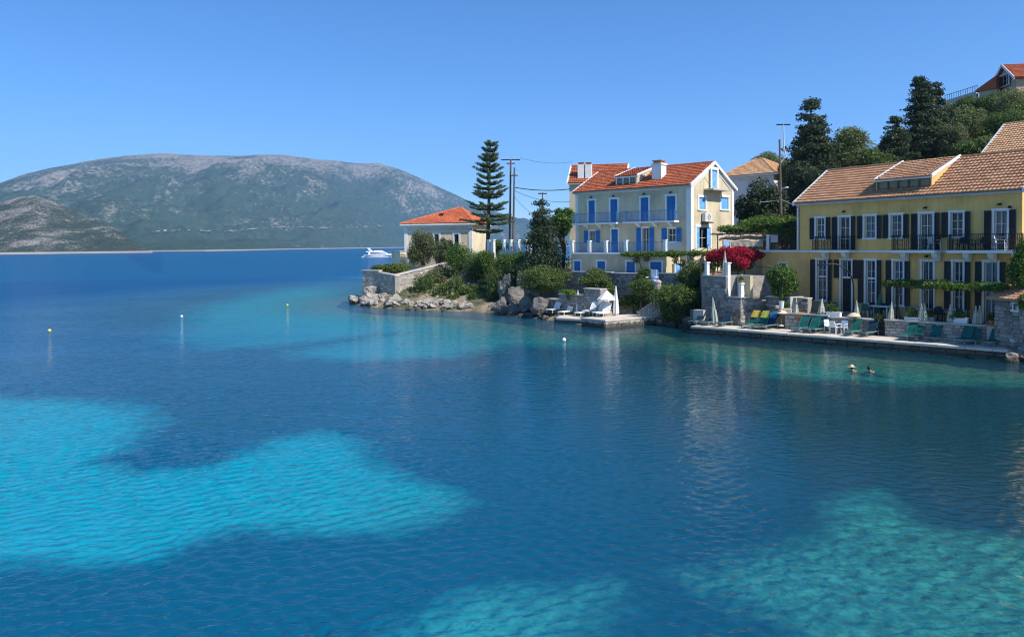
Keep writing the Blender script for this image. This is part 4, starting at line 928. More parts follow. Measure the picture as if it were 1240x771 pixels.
def gable_house(root, F, ln, dep, z0, ze, zr, wallm, tilem, front_holes, side_holes, over=.35, eave=.3, trimm=None, left_side=True):
    """walls, gables and a ridge roof parallel to the facade"""
    k = MB(); wall_holes(k, F, 0, 0, ln, z0, ze, front_holes); obj('front_wall', k, wallm, root)
    S = F.side(ln, 0); k = MB(); wall_holes(k, S, 0, 0, dep, z0, ze, [h for h in side_holes if h[2] < ze - .3])
    gh = [h for h in side_holes if h[2] >= ze - .3]
    k.add([S(0, 0, ze), S(dep, 0, ze), S(dep / 2, 0, zr)], [(0, 1, 2)]); obj('gable_wall', k, wallm, root)
    k = MB(); k.quad(F(0, dep, z0), F(0, 0, z0), F(0, 0, ze), F(0, dep, ze)); k.tri(F(0, dep, ze), F(0, 0, ze), F(0, dep / 2, zr)); k.quad(F(ln, dep, z0), F(0, dep, z0), F(0, dep, ze), F(ln, dep, ze)); obj('back_wall', k, wallm, root)
    sl = (zr - ze) / (dep / 2); zo = ze - sl * eave
    A = [F(-over, -eave, zo + .1), F(ln + over, -eave, zo + .1), F(ln + over, dep / 2, zr + .1), F(-over, dep / 2, zr + .1)]
    B = [F(-over, dep / 2, zr + .1), F(ln + over, dep / 2, zr + .1), F(ln + over, dep + eave, zo + .1), F(-over, dep + eave, zo + .1)]
    k = MB(); slab_roof(k, A); slab_roof(k, B); rf = obj('roof', k, m_mortar, root)
    k = MB(); u_ = Vector((0, 0, .012)); tiles(k, A[0] + u_, A[1] + u_, A[3] + u_, A[2] + u_); obj('roof_tiles', k, tilem, rf, kind='stuff')
    k = MB(); tiles(k, B[3] + u_, B[2] + u_, B[0] + u_, B[1] + u_, row=.6, pitch=.4, sub=2); obj('rear_roof_tiles', k, tilem, rf, kind='stuff')
    k = MB(); ridge_caps(k, A[3] + Vector((0, 0, .06)), A[2] + Vector((0, 0, .06))); obj('ridge_tiles', k, tilem, rf, kind='stuff')
    for a_ in (-over, ln + over):
        k = MB()
        for (b0, y0, b1, y1) in ((-eave - .05, zo - .02, dep / 2, zr + .02), (dep / 2, zr + .02, dep + eave + .05, zo - .02)):
            q = [F(a_ - .09, b0, y0 - .05), F(a_ + .09, b0, y0 - .05), F(a_ + .09, b1, y1 - .05), F(a_ - .09, b1, y1 - .05)]
            k.hexa(q + [p + Vector((0, 0, .27)) for p in q])
        obj('verge_board', k, m_white, rf)
    k = MB(); k.box(F, -.05, ln + .05, -eave - .02, -eave + .08, zo - .06, zo + .05); obj('gutter', k, m_conc, rf)
    k = MB(); k.box(F, -over + .1, ln + .06, -.08, -.002, ze - .3, ze - .06); obj('cornice', k, trimm or m_white, root)
    return S
# ---------------------------------------------------------------- ochre house
YF = Fr(W(968, 300, 58.0).xy, W(1237.5, 300, 44.6).xy); yl = YF.len; yd = 7.3
zS = 5.95; zE = 9.62; zR = 12.0; zG = TR - .02
yh_ = thing('ochre_house', 'long ochre two storey house with dark shutters and dormer above the quay', 'house', YF(0, 0, zG))
def ya(p0, p1, py): return YF.A(p0, py), YF.A(p1, py)
up_w = []
for (p0, p1, t, b_, kd) in ((988.3, 998.6, 265.5, 288.5, 'w'), (1016.5, 1029, 266, 299, 'd'), (1047, 1060, 264.5, 287, 'w'), (1078.5, 1092, 263.5, 286.5, 'w'), (1114, 1129.5, 262, 299, 'd'), (1151, 1166, 262, 286, 'w'), (1204, 1219.5, 258, 299, 'd')):
    a0, a1 = ya(p0, p1, 280); up_w.append((a0, a1, zS + (.02 if kd == 'd' else .82), zS + 2.38, kd))
gr_w = []
for (p0, p1, kd) in ((989.5, 1001, 'w'), (1018.5, 1031, 'd'), (1048.5, 1060, 'w'), (1082, 1093.5, 'w'), (1116.5, 1130, 'd'), (1154.5, 1166, 'w'), (1192, 1208, 'd')):
    a0, a1 = ya(p0, p1, 335); gr_w.append((a0, a1, zG + (.03 if kd == 'd' else .75), zS - .72 - .0, kd))
holes = [h[:4] for h in up_w + gr_w]
YS = gable_house(yh_, YF, yl, yd, zG - .6, zE, zR, m_yellow, m_tile_old, holes, [], over=.25, eave=.35)
for i, (a0, a1, z0, z1, kd) in enumerate(up_w):
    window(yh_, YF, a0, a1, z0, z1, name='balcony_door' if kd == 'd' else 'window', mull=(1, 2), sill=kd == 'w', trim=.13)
    sw = .36
    for (s0, s1) in ((a0 - .15 - sw, a0 - .15), (a1 + .15, a1 + .15 + sw)):
        shutter(yh_, YF, s0, s1, z0 - (.02 if kd == 'w' else -.02), z1 + .02, -.10, m_dark, hinge=1 if s0 < a0 else -1)
    if kd == 'd': facade_light(yh_, YF, (a0 + a1) / 2, z1 + .4)
for i, (a0, a1, z0, z1, kd) in enumerate(gr_w):
    tr = z1 - 1.25
    if kd == 'd':
        dr = window(yh_, YF, a0, a1, z0, z1, name='entrance_door' if i == 1 else 'terrace_door', mull=(1, 1), sill=False, trans=tr, trim=.13)
        if i == 1:
            k = MB(); k.box(YF, a0 + .07, a1 - .07, .10, .135, z0 + .02, tr - .07)
            for j in range(2):
                xx = lerp(a0, a1, .3 + .4 * j); k.box(YF, xx - .09, xx + .09, .085, .11, z0 + .25, z0 + .95)
            obj('door_leaf', k, m_dark, dr)
            k = MB()
            for j in range(2):
                xx = lerp(a0, a1, .3 + .4 * j); k.quad(YF(xx - .08, .083, z0 + 1.1), YF(xx + .08, .083, z0 + 1.1), YF(xx + .08, .083, tr - .25), YF(xx - .08, .083, tr - .25))
            obj('door_glass', k, m_room_shade, dr)
    else:
        window(yh_, YF, a0, a1, z0, z1, mull=(1, 3), sill=True, trans=tr, trim=.13)
    zlo = tr - .05 if i == 1 else z0
    if i != 4:
        for (s0, s1) in ((a0 - .51, a0 - .15), (a1 + .15, a1 + .51)): shutter(yh_, YF, s0, s1, zlo, z1 + .02, -.10, m_dark, hinge=1 if s0 < a0 else -1)
    if kd == 'd': facade_light(yh_, YF, (a0 + a1) / 2, z1 + .35)
# string course, balconies
k = MB(); k.box(YF, YF.A(930, 301), yl + .05, -.07, -.003, zS - .16, zS - .02); obj('string_course', k, m_white, yh_)
for (p0, p1, cb) in ((993, 1038.5, (1002.5, 1027)), (1089, 1142.5, (1099, 1137)), (1156.5, 1248, (1175, 1205, 1235))):
    a0, a1 = ya(p0, p1, 300); pr = .95
    k = MB(); k.box(YF, a0, a1, -pr, -.075, zS - .17, zS); bk = obj('balcony', k, m_white, yh_)
    k = MB(); railing(k, YF, a0 + .05, a1 - .05, -pr + .06, zS, zS + 1.0, .12, .012); rail_side(k, YF, a0 + .06, -pr + .06, -.1, zS, zS + 1.0, .12, .012); rail_side(k, YF, a1 - .06, -pr + .06, -.1, zS, zS + 1.0, .12, .012)
    for i in range(int((a1 - a0) / .42)):            # wrought scrolls
        c = YF(a0 + .25 + i * .42, -pr + .06, zS + .5); k.tube([c + YF.u * (.13 * math.cos(t)) + Vector((0, 0, .2 * math.sin(t))) for t in [x * math.pi / 4 for x in range(9)]], .013, 4, False)
    obj('railing', k, m_iron, bk)
    for c in cb:
        a_ = YF.A(c, 305); k = MB()
        k.add([YF(a_ - .18, -.08, zS - .172), YF(a_ + .18, -.08, zS - .172), YF(a_ + .18, -.62, zS - .172), YF(a_ - .18, -.62, zS - .172), YF(a_ - .15, -.08, zS - .75), YF(a_ + .15, -.08, zS - .75), YF(a_ + .15, -.25, zS - .70), YF(a_ - .15, -.25, zS - .70), YF(a_ + .17, -.52, zS - .42), YF(a_ - .17, -.52, zS - .42)],
              [(0, 1, 2, 3), (3, 2, 8, 9), (9, 8, 6, 7), (7, 6, 5, 4), (1, 5, 6, 8, 2), (0, 3, 9, 7, 4)])
        obj('corbel', k, m_white, bk)
# downpipe and corner band
k = MB(); k.tube([YF(-.06, -.12, zE - .4), YF(-.06, -.12, zS)], .07, 8); obj('downpipe', k, m_white, yh_)
k = MB(); k.tube([YF(yl - .5, -.12, zE - 1.1), YF(yl - .5, -.3, zE - 1.1)], .03, 6); k.lathe(YF(yl - .5, -.36, zE - 1.2), [(.1, 0), (.12, .1), (.05, .18)], 8); obj('floodlight', k, m_iron, yh_)
# gable window facing right
wi = window(yh_, YS, 1.1, 2.0, zS + .9, zS + 2.4, mull=(1, 2), fmat=m_white)
k = MB(); k.box(YS, 1.0, 2.1, .0, .1, zS + .8, zS + 2.5)
# dormer
roofz = lambda b: zE + (zR - zE) * b / (yd / 2)
db = roof_b(YF, 1064, 232, zE + .1, yd / 2, zR + .1); da0, da1 = YF.A(1062, 225, db), YF.A(1127, 225, db)
shed_dormer(yh_, YF, da0, da1, 0, db, zE, yd / 2, zR, m_yellow, m_tile_old, (zat(1064, 232, YF(da0, db, 0).y), zat(1064, 220, YF(da0, db, 0).y)), m_yellow, 5)
# low annex with roof terrace at the left end
an0 = YF.A(923, 320); an = thing('annex', 'low ochre annex with a roof terrace and dark railing beside the house', 'annex', YF(an0, 0, 2.4))
hw = (YF.A(944, 322), YF.A(952.5, 322), YF.Z(948, 327), YF.Z(948, 318.5))
k = MB(); wall_holes(k, YF, .004, an0, -.003, 2.0, zS - .16, [hw]); k.quad(YF(an0, 5, 2), YF(an0, 0, 2), YF(an0, 0, zS - .16), YF(an0, 5, zS - .16)); k.box(YF, an0, -.02, .1, 5.5, zS - .2, zS - .03); obj('wall', k, m_yellow, an)
window(an, YF, *hw, mull=(0, 0), trim=.1)
k = MB(); k.box(YF, an0 - .06, -.03, -.1, -.005, zS - .158, zS - .01); obj('parapet_edge', k, m_white, an)
k = MB(); ac_ = YF.A(928.5, 300); k.box(YF, ac_ - .12, ac_ + .12, .1, .34, zS - .02, zS + 1.15); k.box(YF, ac_ - .16, ac_ + .16, .06, .38, zS + 1.15, zS + 1.22); obj('white_post', k, m_white, an)
k = MB(); railing(k, YF, ac_ + .13, -.1, .2, zS, zS + 1.05, .1, .014); obj('railing', k, m_iron, an)
k = MB(); k.box(YF, an0 + .1, -.1, 3.2, 3.4, zS, zS + 2.3); obj('back_wall', k, m_dark, an)
nb = MB(); nb.box(YF, YF.A(932, 290), YF.A(940.5, 290), .12, .135, YF.Z(936, 293.5), YF.Z(936, 284.5)); solo('notice_board', nb, M('faded_pink_panel', (.55, .42, .42), None, 4, .8), 'faded pale notice panel hung on the annex railing', 'notice board', YF(YF.A(932), .12, 6.5))
# ---------------------------------------------------------------- blue shuttered house
BF_ = Fr(W(697.5, 270, 75.5).xy, W(836.5, 270, 66.8).xy); bl2 = BF_.len
X3 = W(888, 270, 71.0); bd = 8.0
z2 = 8.58; z1 = 5.75; zE2 = 11.70; zR2 = zat(862.5, 196.5, 69.3) - .1; z0 = 2.6
bh = thing('blue_shuttered_house', 'tall cream house with blue shutters, white corner bands and red roof', 'house', BF_(0, 0, z0))
def ba(p0, p1, py, b=0): return BF_.A(p0, py, b), BF_.A(p1, py, b)
top = [ba(a, b, 255) for a, b in ((712.8, 720.4), (739.3, 747.9), (776, 785.3), (807.5, 818))]
top = [(a, b, z2 + .02, z2 + 2.2) for a, b in top]
mid = [(*ba(713.5, 721, 290), z1 + .95, z1 + 2.1, 'w'), (*ba(740.5, 748.5, 290), z1 + .02, z1 + 2.2, 'c'), (*ba(777.5, 786, 290), z1 + .02, z1 + 2.25, 'o'), (*ba(809, 818.5, 290), z1 + .95, z1 + 2.15, 'w')]
BSd = BF_.side(bl2, 0)
def bs(p0, p1, y0, y1): return BSd.A(p0, (y0 + y1) / 2), BSd.A(p1, (y0 + y1) / 2), BSd.Z((p0 + p1) / 2, y1), BSd.Z((p0 + p1) / 2, y0)
g1 = bs(846.3, 854, 239, 254); g2 = bs(873, 881.7, 239, 254); g3 = bs(843, 860, 275, 301); g4 = bs(876, 884, 278, 300); g0 = bs(859.8, 866, 206, 229.5)
gable_house(bh, BF_, bl2, bd, z0 - 1.5, zE2, zR2, m_cream, m_tile_red, top + [h[:4] for h in mid], [g1, g2, g3, g4], over=.18, eave=.3)
for (a0, a1, q0, q1) in top:
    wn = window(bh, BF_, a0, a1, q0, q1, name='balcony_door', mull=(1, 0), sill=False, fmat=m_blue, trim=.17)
    for s0, s1 in ((a0 + .02, (a0 + a1) / 2 - .01), ((a0 + a1) / 2 + .01, a1 - .02)): shutter(bh, BF_, s0, s1, q0 + .02, q1 - .02, .05, m_blue)
    facade_light(bh, BF_, (a0 + a1) / 2, q1 + .35)
for (a0, a1, q0, q1, kd) in mid:
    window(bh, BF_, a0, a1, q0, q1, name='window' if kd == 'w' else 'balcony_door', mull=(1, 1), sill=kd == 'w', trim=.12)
    wd = .48
    if kd == 'c':
        for s0, s1 in ((a0 + .02, (a0 + a1) / 2 - .01), ((a0 + a1) / 2 + .01, a1 - .02)): shutter(bh, BF_, s0, s1, q0 + .02, q1 - .02, .05, m_blue)
    else:
        for s0, s1 in ((a0 - .08 - wd, a0 - .08), (a1 + .08, a1 + .08 + wd)): shutter(bh, BF_, s0, s1, q0, q1 + .02, -.10, m_blue, hinge=1 if s0 < a0 else -1)
for g_, kd in ((g1, 'h'), (g2, 'c'), (g3, 'o'), (g4, 'c')):
    a0, a1, q0, q1 = g_
    window(bh, BSd, a0, a1, q0, q1, name='gable_window', mull=(1, 1), sill=kd != 'o', trim=.2)
    am = (a0 + a1) / 2
    if kd == 'o':
        for s0, s1 in ((a0 + .02, a0 + .55), (a1 - .6, a1 - .02)): shutter(bh, BSd, s0, s1, q0 + .02, q1 - .02, -.02, m_blue_lt)
    else:
        for s0, s1 in ((a0 + .02, am - .01), (am + .01, a1 - .02)): shutter(bh, BSd, s0, s1, q0 + .02, q1 - .02, .04, m_blue_lt)
a0, a1, q0, q1 = g0
window(bh, BSd, a0, a1, q0, q1, b=-.18, name='attic_door', mull=(1, 0), sill=False, trim=.25)
for s0, s1 in ((a0 + .01, (a0 + a1) / 2 - .005), ((a0 + a1) / 2 + .005, a1 - .01)): shutter(bh, BSd, s0, s1, q0 + .02, q1 - .02, -.13, m_blue_lt)
k = MB(); p0, p1 = BSd.A(852, 231), BSd.A(874, 231); k.box(BSd, p0, p1, -.95, -.003, q0 - .14, q0 - .02); ab = obj('attic_balcony', k, m_conc, bh)
k = MB()
for a_ in (p0 + .05, p1 - .05): k.tube([BSd(a_, -.9, q0 - .1), BSd(a_ + .0, -.05, q0 + 1.0)], .018, 5)
obj('stay_rod', k, m_iron, ab)
# white corner bands
for nm, (fa, F_) in (('left_corner', (0.0, BF_)),): 
    k = MB(); k.box(BF_, -.03, .3, -.05, -.004, z0, zE2 - .31); obj('corner_band', k, m_white, bh)
k = MB(); k.box(BF_, bl2 - .42, bl2 + .05, -.05, -.004, z0, zE2 - .31); obj('corner_band', k, m_white, bh)
k = MB(); k.box(BSd, .0, .42, -.05, -.004, z0, zE2); obj('corner_band', k, m_white, bh); k = MB(); k.box(BSd, bd - .4, bd + .02, -.05, -.004, z0, zE2); obj('corner_band', k, m_white, bh)
k = MB(); sl = (zR2 - zE2) / (bd / 2)
for (b0, y0, b1, y1) in ((-.05, zE2 - .03, bd / 2, zR2), (bd / 2, zR2, bd + .05, zE2 - .03)):
    q = [BSd(b0, -.04, y0 - .38), BSd(b0, -.003, y0 - .38), BSd(b1, -.003, y1 - .38), BSd(b1, -.04, y1 - .38)]
    k.hexa([q[0], q[3], q[2], q[1]] + [p + Vector((0, 0, .40)) for p in (q[0], q[3], q[2], q[1])])
obj('gable_trim', k, m_white, bh)
for (p0, p1, cb) in ((699.5, 753.5, (712, 728, 744)), (760.8, 823.5, (775, 795, 814))):
    a0, a1 = ba(p0, p1, 270); pr = 1.0
    k = MB(); k.box(BF_, a0, a1, -pr, -.055, z2 - .16, z2 - .01); bk = obj('balcony', k, m_white, bh)
    k = MB(); railing(k, BF_, a0 + .05, a1 - .05, -pr + .06, z2, z2 + .95, .12, .012); rail_side(k, BF_, a0 + .06, -pr + .06, -.06, z2, z2 + .95); rail_side(k, BF_, a1 - .06, -pr + .06, -.06, z2, z2 + .95); obj('railing', k, m_blueiron, bk)
    for c in cb:
        a_ = BF_.A(c, 273); k = MB(); k.add([BF_(a_ - .1, -.06, z2 - .162), BF_(a_ + .1, -.06, z2 - .162), BF_(a_ + .1, -.7, z2 - .162), BF_(a_ - .1, -.7, z2 - .162), BF_(a_ - .1, -.06, z2 - .52), BF_(a_ + .1, -.06, z2 - .52), BF_(a_ + .1, -.62, z2 - .26), BF_(a_ - .1, -.62, z2 - .26)], [(0, 1, 2, 3), (3, 2, 6, 7), (7, 6, 5, 4), (1, 5, 6, 2), (0, 3, 7, 4)]); obj('corbel', k, m_white, bk)
# ground block with terrace on top
gb = 2.5; e1_ = BF_.A(806.5, 305, -gb); e0_ = BF_.A(691.5, 305, -gb)
gd = [(*ba(695.5, 703, 318, -gb), z0 + .3, z0 + 2.35), (*ba(723.5, 733, 318, -gb), z0 + .3, z0 + 2.35), (*ba(759, 769, 318, -gb), z0 + .3, z0 + 2.35), (*ba(787.5, 801, 318, -gb), z0 + .3, z0 + 2.35)]
k = MB(); wall_holes(k, BF_, -gb, e0_, e1_, z0 - 1.5, z1 - .17, gd); GS = BF_.side(e1_, -gb)
sd_ = (GS.A(815, 315), GS.A(822, 315), z0 + .3, z0 + 2.2)
wall_holes(k, GS, 0, 0, gb, z0 - 1.5, z1 - .17, []); k.quad(BF_(e0_, 0, z0 - 1.5), BF_(e0_, -gb, z0 - 1.5), BF_(e0_, -gb, z1 - .17), BF_(e0_, 0, z1 - .17)); gbk = obj('ground_floor_wall', k, m_cream, bh)
for (a0, a1, q0, q1) in gd:
    window(bh, BF_, a0, a1, q0, q1, b=-gb, name='ground_door', mull=(1, 0), sill=False, trim=.14)
    for s0, s1 in ((a0 + .02, (a0 + a1) / 2 - .01), ((a0 + a1) / 2 + .01, a1 - .02)): shutter(bh, BF_, s0, s1, q0 + .02, q1 - .02, -gb + .03, m_blue)
a0, a1, q0, q1 = sd_
window(bh, GS, a0, a1, q0, q1, b=-.2, name='side_door', mull=(1, 0), sill=False, trim=.12)
shutter(bh, GS, a0 + .02, (a0 + a1) / 2, q0 + .02, q1 - .02, -.13, m_blue_lt); shutter(bh, GS, (a0 + a1) / 2, a1, q0, q1, -.13, m_blue_lt)
k = MB(); k.box(BF_, e0_ - .1, e1_ + .12, -gb - .12, -.056, z1 - .168, z1 - .01); ts = obj('terrace_slab', k, m_white, bh)
k = MB(); railing(k, BF_, e0_, e1_, -gb + .02, z1, z1 + .95, .12, .012); rail_side(k, BF_, e1_ - .02, -gb, -.06, z1, z1 + .95); obj('railing', k, m_blueiron, ts)
for p in (692.5, 713.5, 733.5, 757.5, 806):
    a_ = min(max(BF_.A(p, 300, -gb), e0_ + .12), e1_ - .12); k = MB(); k.box(BF_, a_ - .14, a_ + .14, -gb - .1, -gb + .18, z1 - .009, z1 + 1.05); k.box(BF_, a_ - .18, a_ + .18, -gb - .14, -gb + .22, z1 + 1.05, z1 + 1.13); obj('terrace_post', k, m_white, ts)
# chimney on the front slope, and the dormer
cA = BF_.A(798, 205, 1.6); cz = zat(798, 197, BF_(cA, 1.6, 0).y)
k = MB(); k.box(BF_, cA - .5, cA + .5, 1.15, 2.05, zE2 + .2, cz - .25); k.box(BF_, cA - .58, cA + .58, 1.07, 2.13, cz - .25, cz - .1); ch = obj('chimney', k, m_white, bh)
k = MB(); k.box(BF_, cA - .4, cA + .4, 1.25, 1.95, cz - .1, cz + .12); k.box(BF_, cA - .5, cA + .5, 1.18, 2.02, cz + .12, cz + .2); obj('chimney_cap', k, m_terra, ch)
db = roof_b(BF_, 748, 225, zE2 + .1, bd / 2, zR2 + .1); da0, da1 = BF_.A(746, 218, db), BF_.A(771, 218, db)
shed_dormer(bh, BF_, da0, da1, 0, db, zE2, bd / 2, zR2, m_cream, m_tile_red, (zat(748, 225, BF_(da0, db, 0).y), zat(748, 215.5, BF_(da0, db, 0).y)), m_cream, 3)
# air conditioner on the gable
p0, p1 = BSd.A(849, 263), BSd.A(857.5, 263); q0, q1 = BSd.Z(853, 268.5), BSd.Z(853, 258)
k = MB(); k.box(BSd, p0, p1, -.42, -.08, q0, q1); ac2 = thing('air_conditioner', 'grey air conditioner unit on the lit gable below the left window', 'air conditioner', BSd(p0, -.08, q0)); obj('casing', k, m_ac, ac2)
k = MB(); cc = BSd((p0 + p1) / 2 + .05, -.425, (q0 + q1) / 2)
for rr_ in (.1, .2, .27): k.tube([cc + BSd.u * (rr_ * math.cos(t)) + Vector((0, 0, rr_ * math.sin(t))) for t in [x * math.pi / 6 for x in range(13)]], .014, 4, False)
obj('fan_grille', k, m_grille, ac2)
k = MB(); k.box(BSd, p0 - .1, p1 + .1, -.5, -.005, q0 - .12, q0 - .03); obj('bracket', k, m_iron, ac2)
# ---------------------------------------------------------------- house behind with two chimneys
HF = Fr(W(689.5, 240, 93).xy, W(757, 240, 91.5).xy)
hb_ = thing('rear_house', 'red roofed house with twin white chimneys behind the blue shuttered one', 'house', HF(0, 0, 5.0))
e_ = zat(690, 221, 93); r_z = zat(690, 202.5, 96)
gable_house(hb_, HF, HF.len, 6.0, 3.5, e_, r_z, m_cream, m_tile_red, [], [], over=.2, eave=.3)
k = MB(); SL = HF.side(0, 0)
for q in range(2):
    k.box(HF, -.06, -.01, 1.0 + q * 2.4, 2.0 + q * 2.4, e_ - 2.6, e_ - 1.0)
obj('side_window', k, m_dark, hb_)
for p in (703.8, 712.8):
    a_ = HF.A(p, 210, .8); cz = zat(p, 199.5, HF(a_, .8, 0).y); k = MB(); k.box(HF, a_ - .38, a_ + .38, .45, 1.2, e_ - .2, cz); c_ = obj('chimney', k, m_white, hb_)
    k = MB(); k.box(HF, a_ - .30, a_ + .30, .52, 1.13, cz, cz + .2); k.box(HF, a_ - .36, a_ + .36, .46, 1.19, cz + .2, cz + .27); obj('chimney_cap', k, m_terra, c_)
# ---------------------------------------------------------------- hip roof houses
def hip_house(root, F, ln, dep, z0, ze, zr, wallm, tilem, ov=.4, hl=None, hr=None, holes=(), row=.34, pitch=.24):
    k = MB(); wall_holes(k, F, 0, 0, ln, z0, ze, holes); S = F.side(ln, 0); wall_holes(k, S, 0, 0, dep, z0, ze, []); k.quad(F(0, dep, z0), F(0, 0, z0), F(0, 0, ze), F(0, dep, ze)); k.quad(F(ln, dep, z0), F(0, dep, z0), F(0, dep, ze), F(ln, dep, ze)); obj('wall', k, wallm, root)
    hl = dep / 2 if hl is None else hl; hr = dep / 2 if hr is None else hr
    P = [F(-ov, -ov, ze), F(ln + ov, -ov, ze), F(ln + ov, dep + ov, ze), F(-ov, dep + ov, ze)]; A, B = F(hl, dep / 2, zr), F(ln - hr, dep / 2, zr)
    k = MB(); e = .18; lo = [p + Vector((0, 0, -e)) for p in P]
    k.add(P + [A, B] + lo, [(0, 1, 5, 4), (1, 2, 5), (2, 3, 4, 5), (3, 0, 4), (9, 8, 7, 6)] + [(6 + i, 6 + (i + 1) % 4, (i + 1) % 4, i) for i in range(4)]); rf = obj('roof', k, m_white, root)
    k = MB(); u = Vector((0, 0, .02)); tiles(k, P[0] + u, P[1] + u, A + u, B + u, row, pitch); tiles(k, P[1] + u, P[2] + u, B + u, B + u, row, pitch); tiles(k, P[3] + u, P[0] + u, A + u, A + u, row, pitch); obj('roof_tiles', k, tilem, rf, kind='stuff')
    k = MB()
    for p, q in ((A, B), (P[0], A), (P[1], B), (P[2], B), (P[3], A)): ridge_caps(k, p + u * 4, q + u * 4)
    obj('ridge_tiles', k, tilem, rf, kind='stuff')
    k = MB(); k.box(F, -.12, ln + .12, -.12, -.004, ze - .45, ze - .185); k.box(F, -.12, 0, -.0, dep, ze - .45, ze - .185); obj('cornice', k, m_white, root)
    return S, rf
PH = Fr(W(879, 230, 97).xy, W(937, 230, 92).xy)
ph = thing('white_house', 'white walled house with peach hip roof half hidden by dark trees', 'house', PH(0, 0, 8))
hip_house(ph, PH, PH.len, 7, 5, zat(905, 212.5, 94.5), zat(897, 194, 98), m_whitewall, m_tile_peach, .6, 2.2, 3.6)
TRF = Fr(W(1196, 180, 66).xy, W(1290, 180, 61).xy)
th = thing('upper_house', 'pale house with worn peach roof just above the ochre house ridge', 'house', TRF(0, 0, 10))
gable_house(th, TRF, TRF.len, 7, 9, zat(1196, 184.5, 66), zat(1220, 153.5, 68.5), m_cream, m_tile_peach, [], [], over=.3, eave=.3)
# hilltop house
HH = Fr(W(1196, 100, 106).xy, W(1262, 96, 97).xy); hzb = zat(1200, 112, 106)
hh = thing('hilltop_house', 'red roofed house with white gable trim on top of the hill', 'house', HH(0, 0, hzb - 1))
GA = Fr(W(1205, 100, 107).xy, W(1231, 100, 101).xy)
ze_ = zat(1210, 98, 104); zr_ = zat(1218, 80.5, 104.5)
k = MB(); k.add([GA(0, 0, hzb - 4), GA(GA.len, 0, hzb - 4), GA(GA.len, 0, ze_), GA(GA.len / 2, 0, zr_), GA(0, 0, ze_), GA(0, 9, hzb - 4), GA(GA.len, 9, hzb - 4), GA(GA.len, 9, ze_), GA(GA.len / 2, 9, zr_), GA(0, 9, ze_)], [(0, 1, 2, 3, 4), (5, 0, 4, 9), (1, 6, 7, 2)]); obj('wall', k, M('pinkish_plaster', (.62, .40, .28), None, 1, .9), hh)
k = MB(); ex = .5
for s in (0, 1):
    a_ = -ex if s == 0 else GA.len + ex; P = [GA(a_, -.5, ze_ - .3), GA(GA.len / 2, -.5, zr_ + .1), GA(GA.len / 2, 9.3, zr_ + .1), GA(a_, 9.3, ze_ - .3)]
    slab_roof(k, P, .15)
rf = obj('roof', k, m_tile_red, hh)
k = MB(); tiles(k, GA(GA.len + ex, -.5, ze_ - .28), GA(GA.len + ex, 9.3, ze_ - .28), GA(GA.len / 2, -.5, zr_ + .13), GA(GA.len / 2, 9.3, zr_ + .13)); tiles(k, GA(-ex, -.5, ze_ - .28), GA(-ex, 9.3, ze_ - .28), GA(GA.len / 2, -.5, zr_ + .13), GA(GA.len / 2, 9.3, zr_ + .13)); obj('roof_tiles', k, m_tile_red, rf, kind='stuff')
k = MB()
for (a0, y0, a1, y1) in ((-ex, ze_ - .35, GA.len / 2, zr_ + .05), (GA.len / 2, zr_ + .05, GA.len + ex, ze_ - .35)):
    q = [GA(a0, -.56, y0 - .2), GA(a1, -.56, y1 - .2), GA(a1, -.48, y1 - .2), GA(a0, -.48, y0 - .2)]; k.hexa(q + [p + Vector((0, 0, .4)) for p in q])
obj('verge_board', k, m_white, rf)
window(hh, GA, GA.len * .3, GA.len * .75, hzb + .4, hzb + 1.9, b=-.3, name='balcony_window', mull=(2, 1), trim=.1)
LF = Fr(W(1181, 108, 106).xy, W(1206, 108, 104).xy)
k = MB(); k.hexa([LF(0, 0, hzb + .1), LF(LF.len, 0, hzb + .1), LF(LF.len, 5, hzb + .1), LF(0, 5, hzb + .1), LF(0, 0, hzb + .3), LF(LF.len, 0, hzb + 1.9), LF(LF.len, 5, hzb + 1.9), LF(0, 5, hzb + .3)]); lr = obj('wing_roof', k, m_tile_red, hh)
k = MB(); k.box(LF, .4, LF.len, .3, 5, hzb - 3, hzb + .1); obj('wing_wall', k, m_cream, hh)
HWF = Fr(W(1143, 125, 112).xy, W(1182, 110, 107).xy)
hw_ = thing('hilltop_wall', 'pale sloping parapet wall running up to the hilltop house', 'wall', HWF(0, 0, 24)); za, zb = zat(1143, 122.5, 112), zat(1182, 110.5, 107)
k = MB(); k.hexa([HWF(0, 0, za - 1.2), HWF(HWF.len, 0, zb - 1.2), HWF(HWF.len, .4, zb - 4), HWF(0, .4, za - 4), HWF(0, 0, za), HWF(HWF.len, 0, zb), HWF(HWF.len, .4, zb), HWF(0, .4, za)]); obj('wall_body', k, m_conc, hw_)
k = MB(); n_ = 14
for i in range(n_ + 1):
    t_ = i / n_; p = HWF(HWF.len * t_, .2, lerp(za, zb, t_)); k.tube([p, p + Vector((0, 0, .8))], .03, 5)
k.tube([HWF(0, .2, za + .8), HWF(HWF.len, .2, zb + .8)], .04, 5); obj('railing', k, m_iron, hw_)
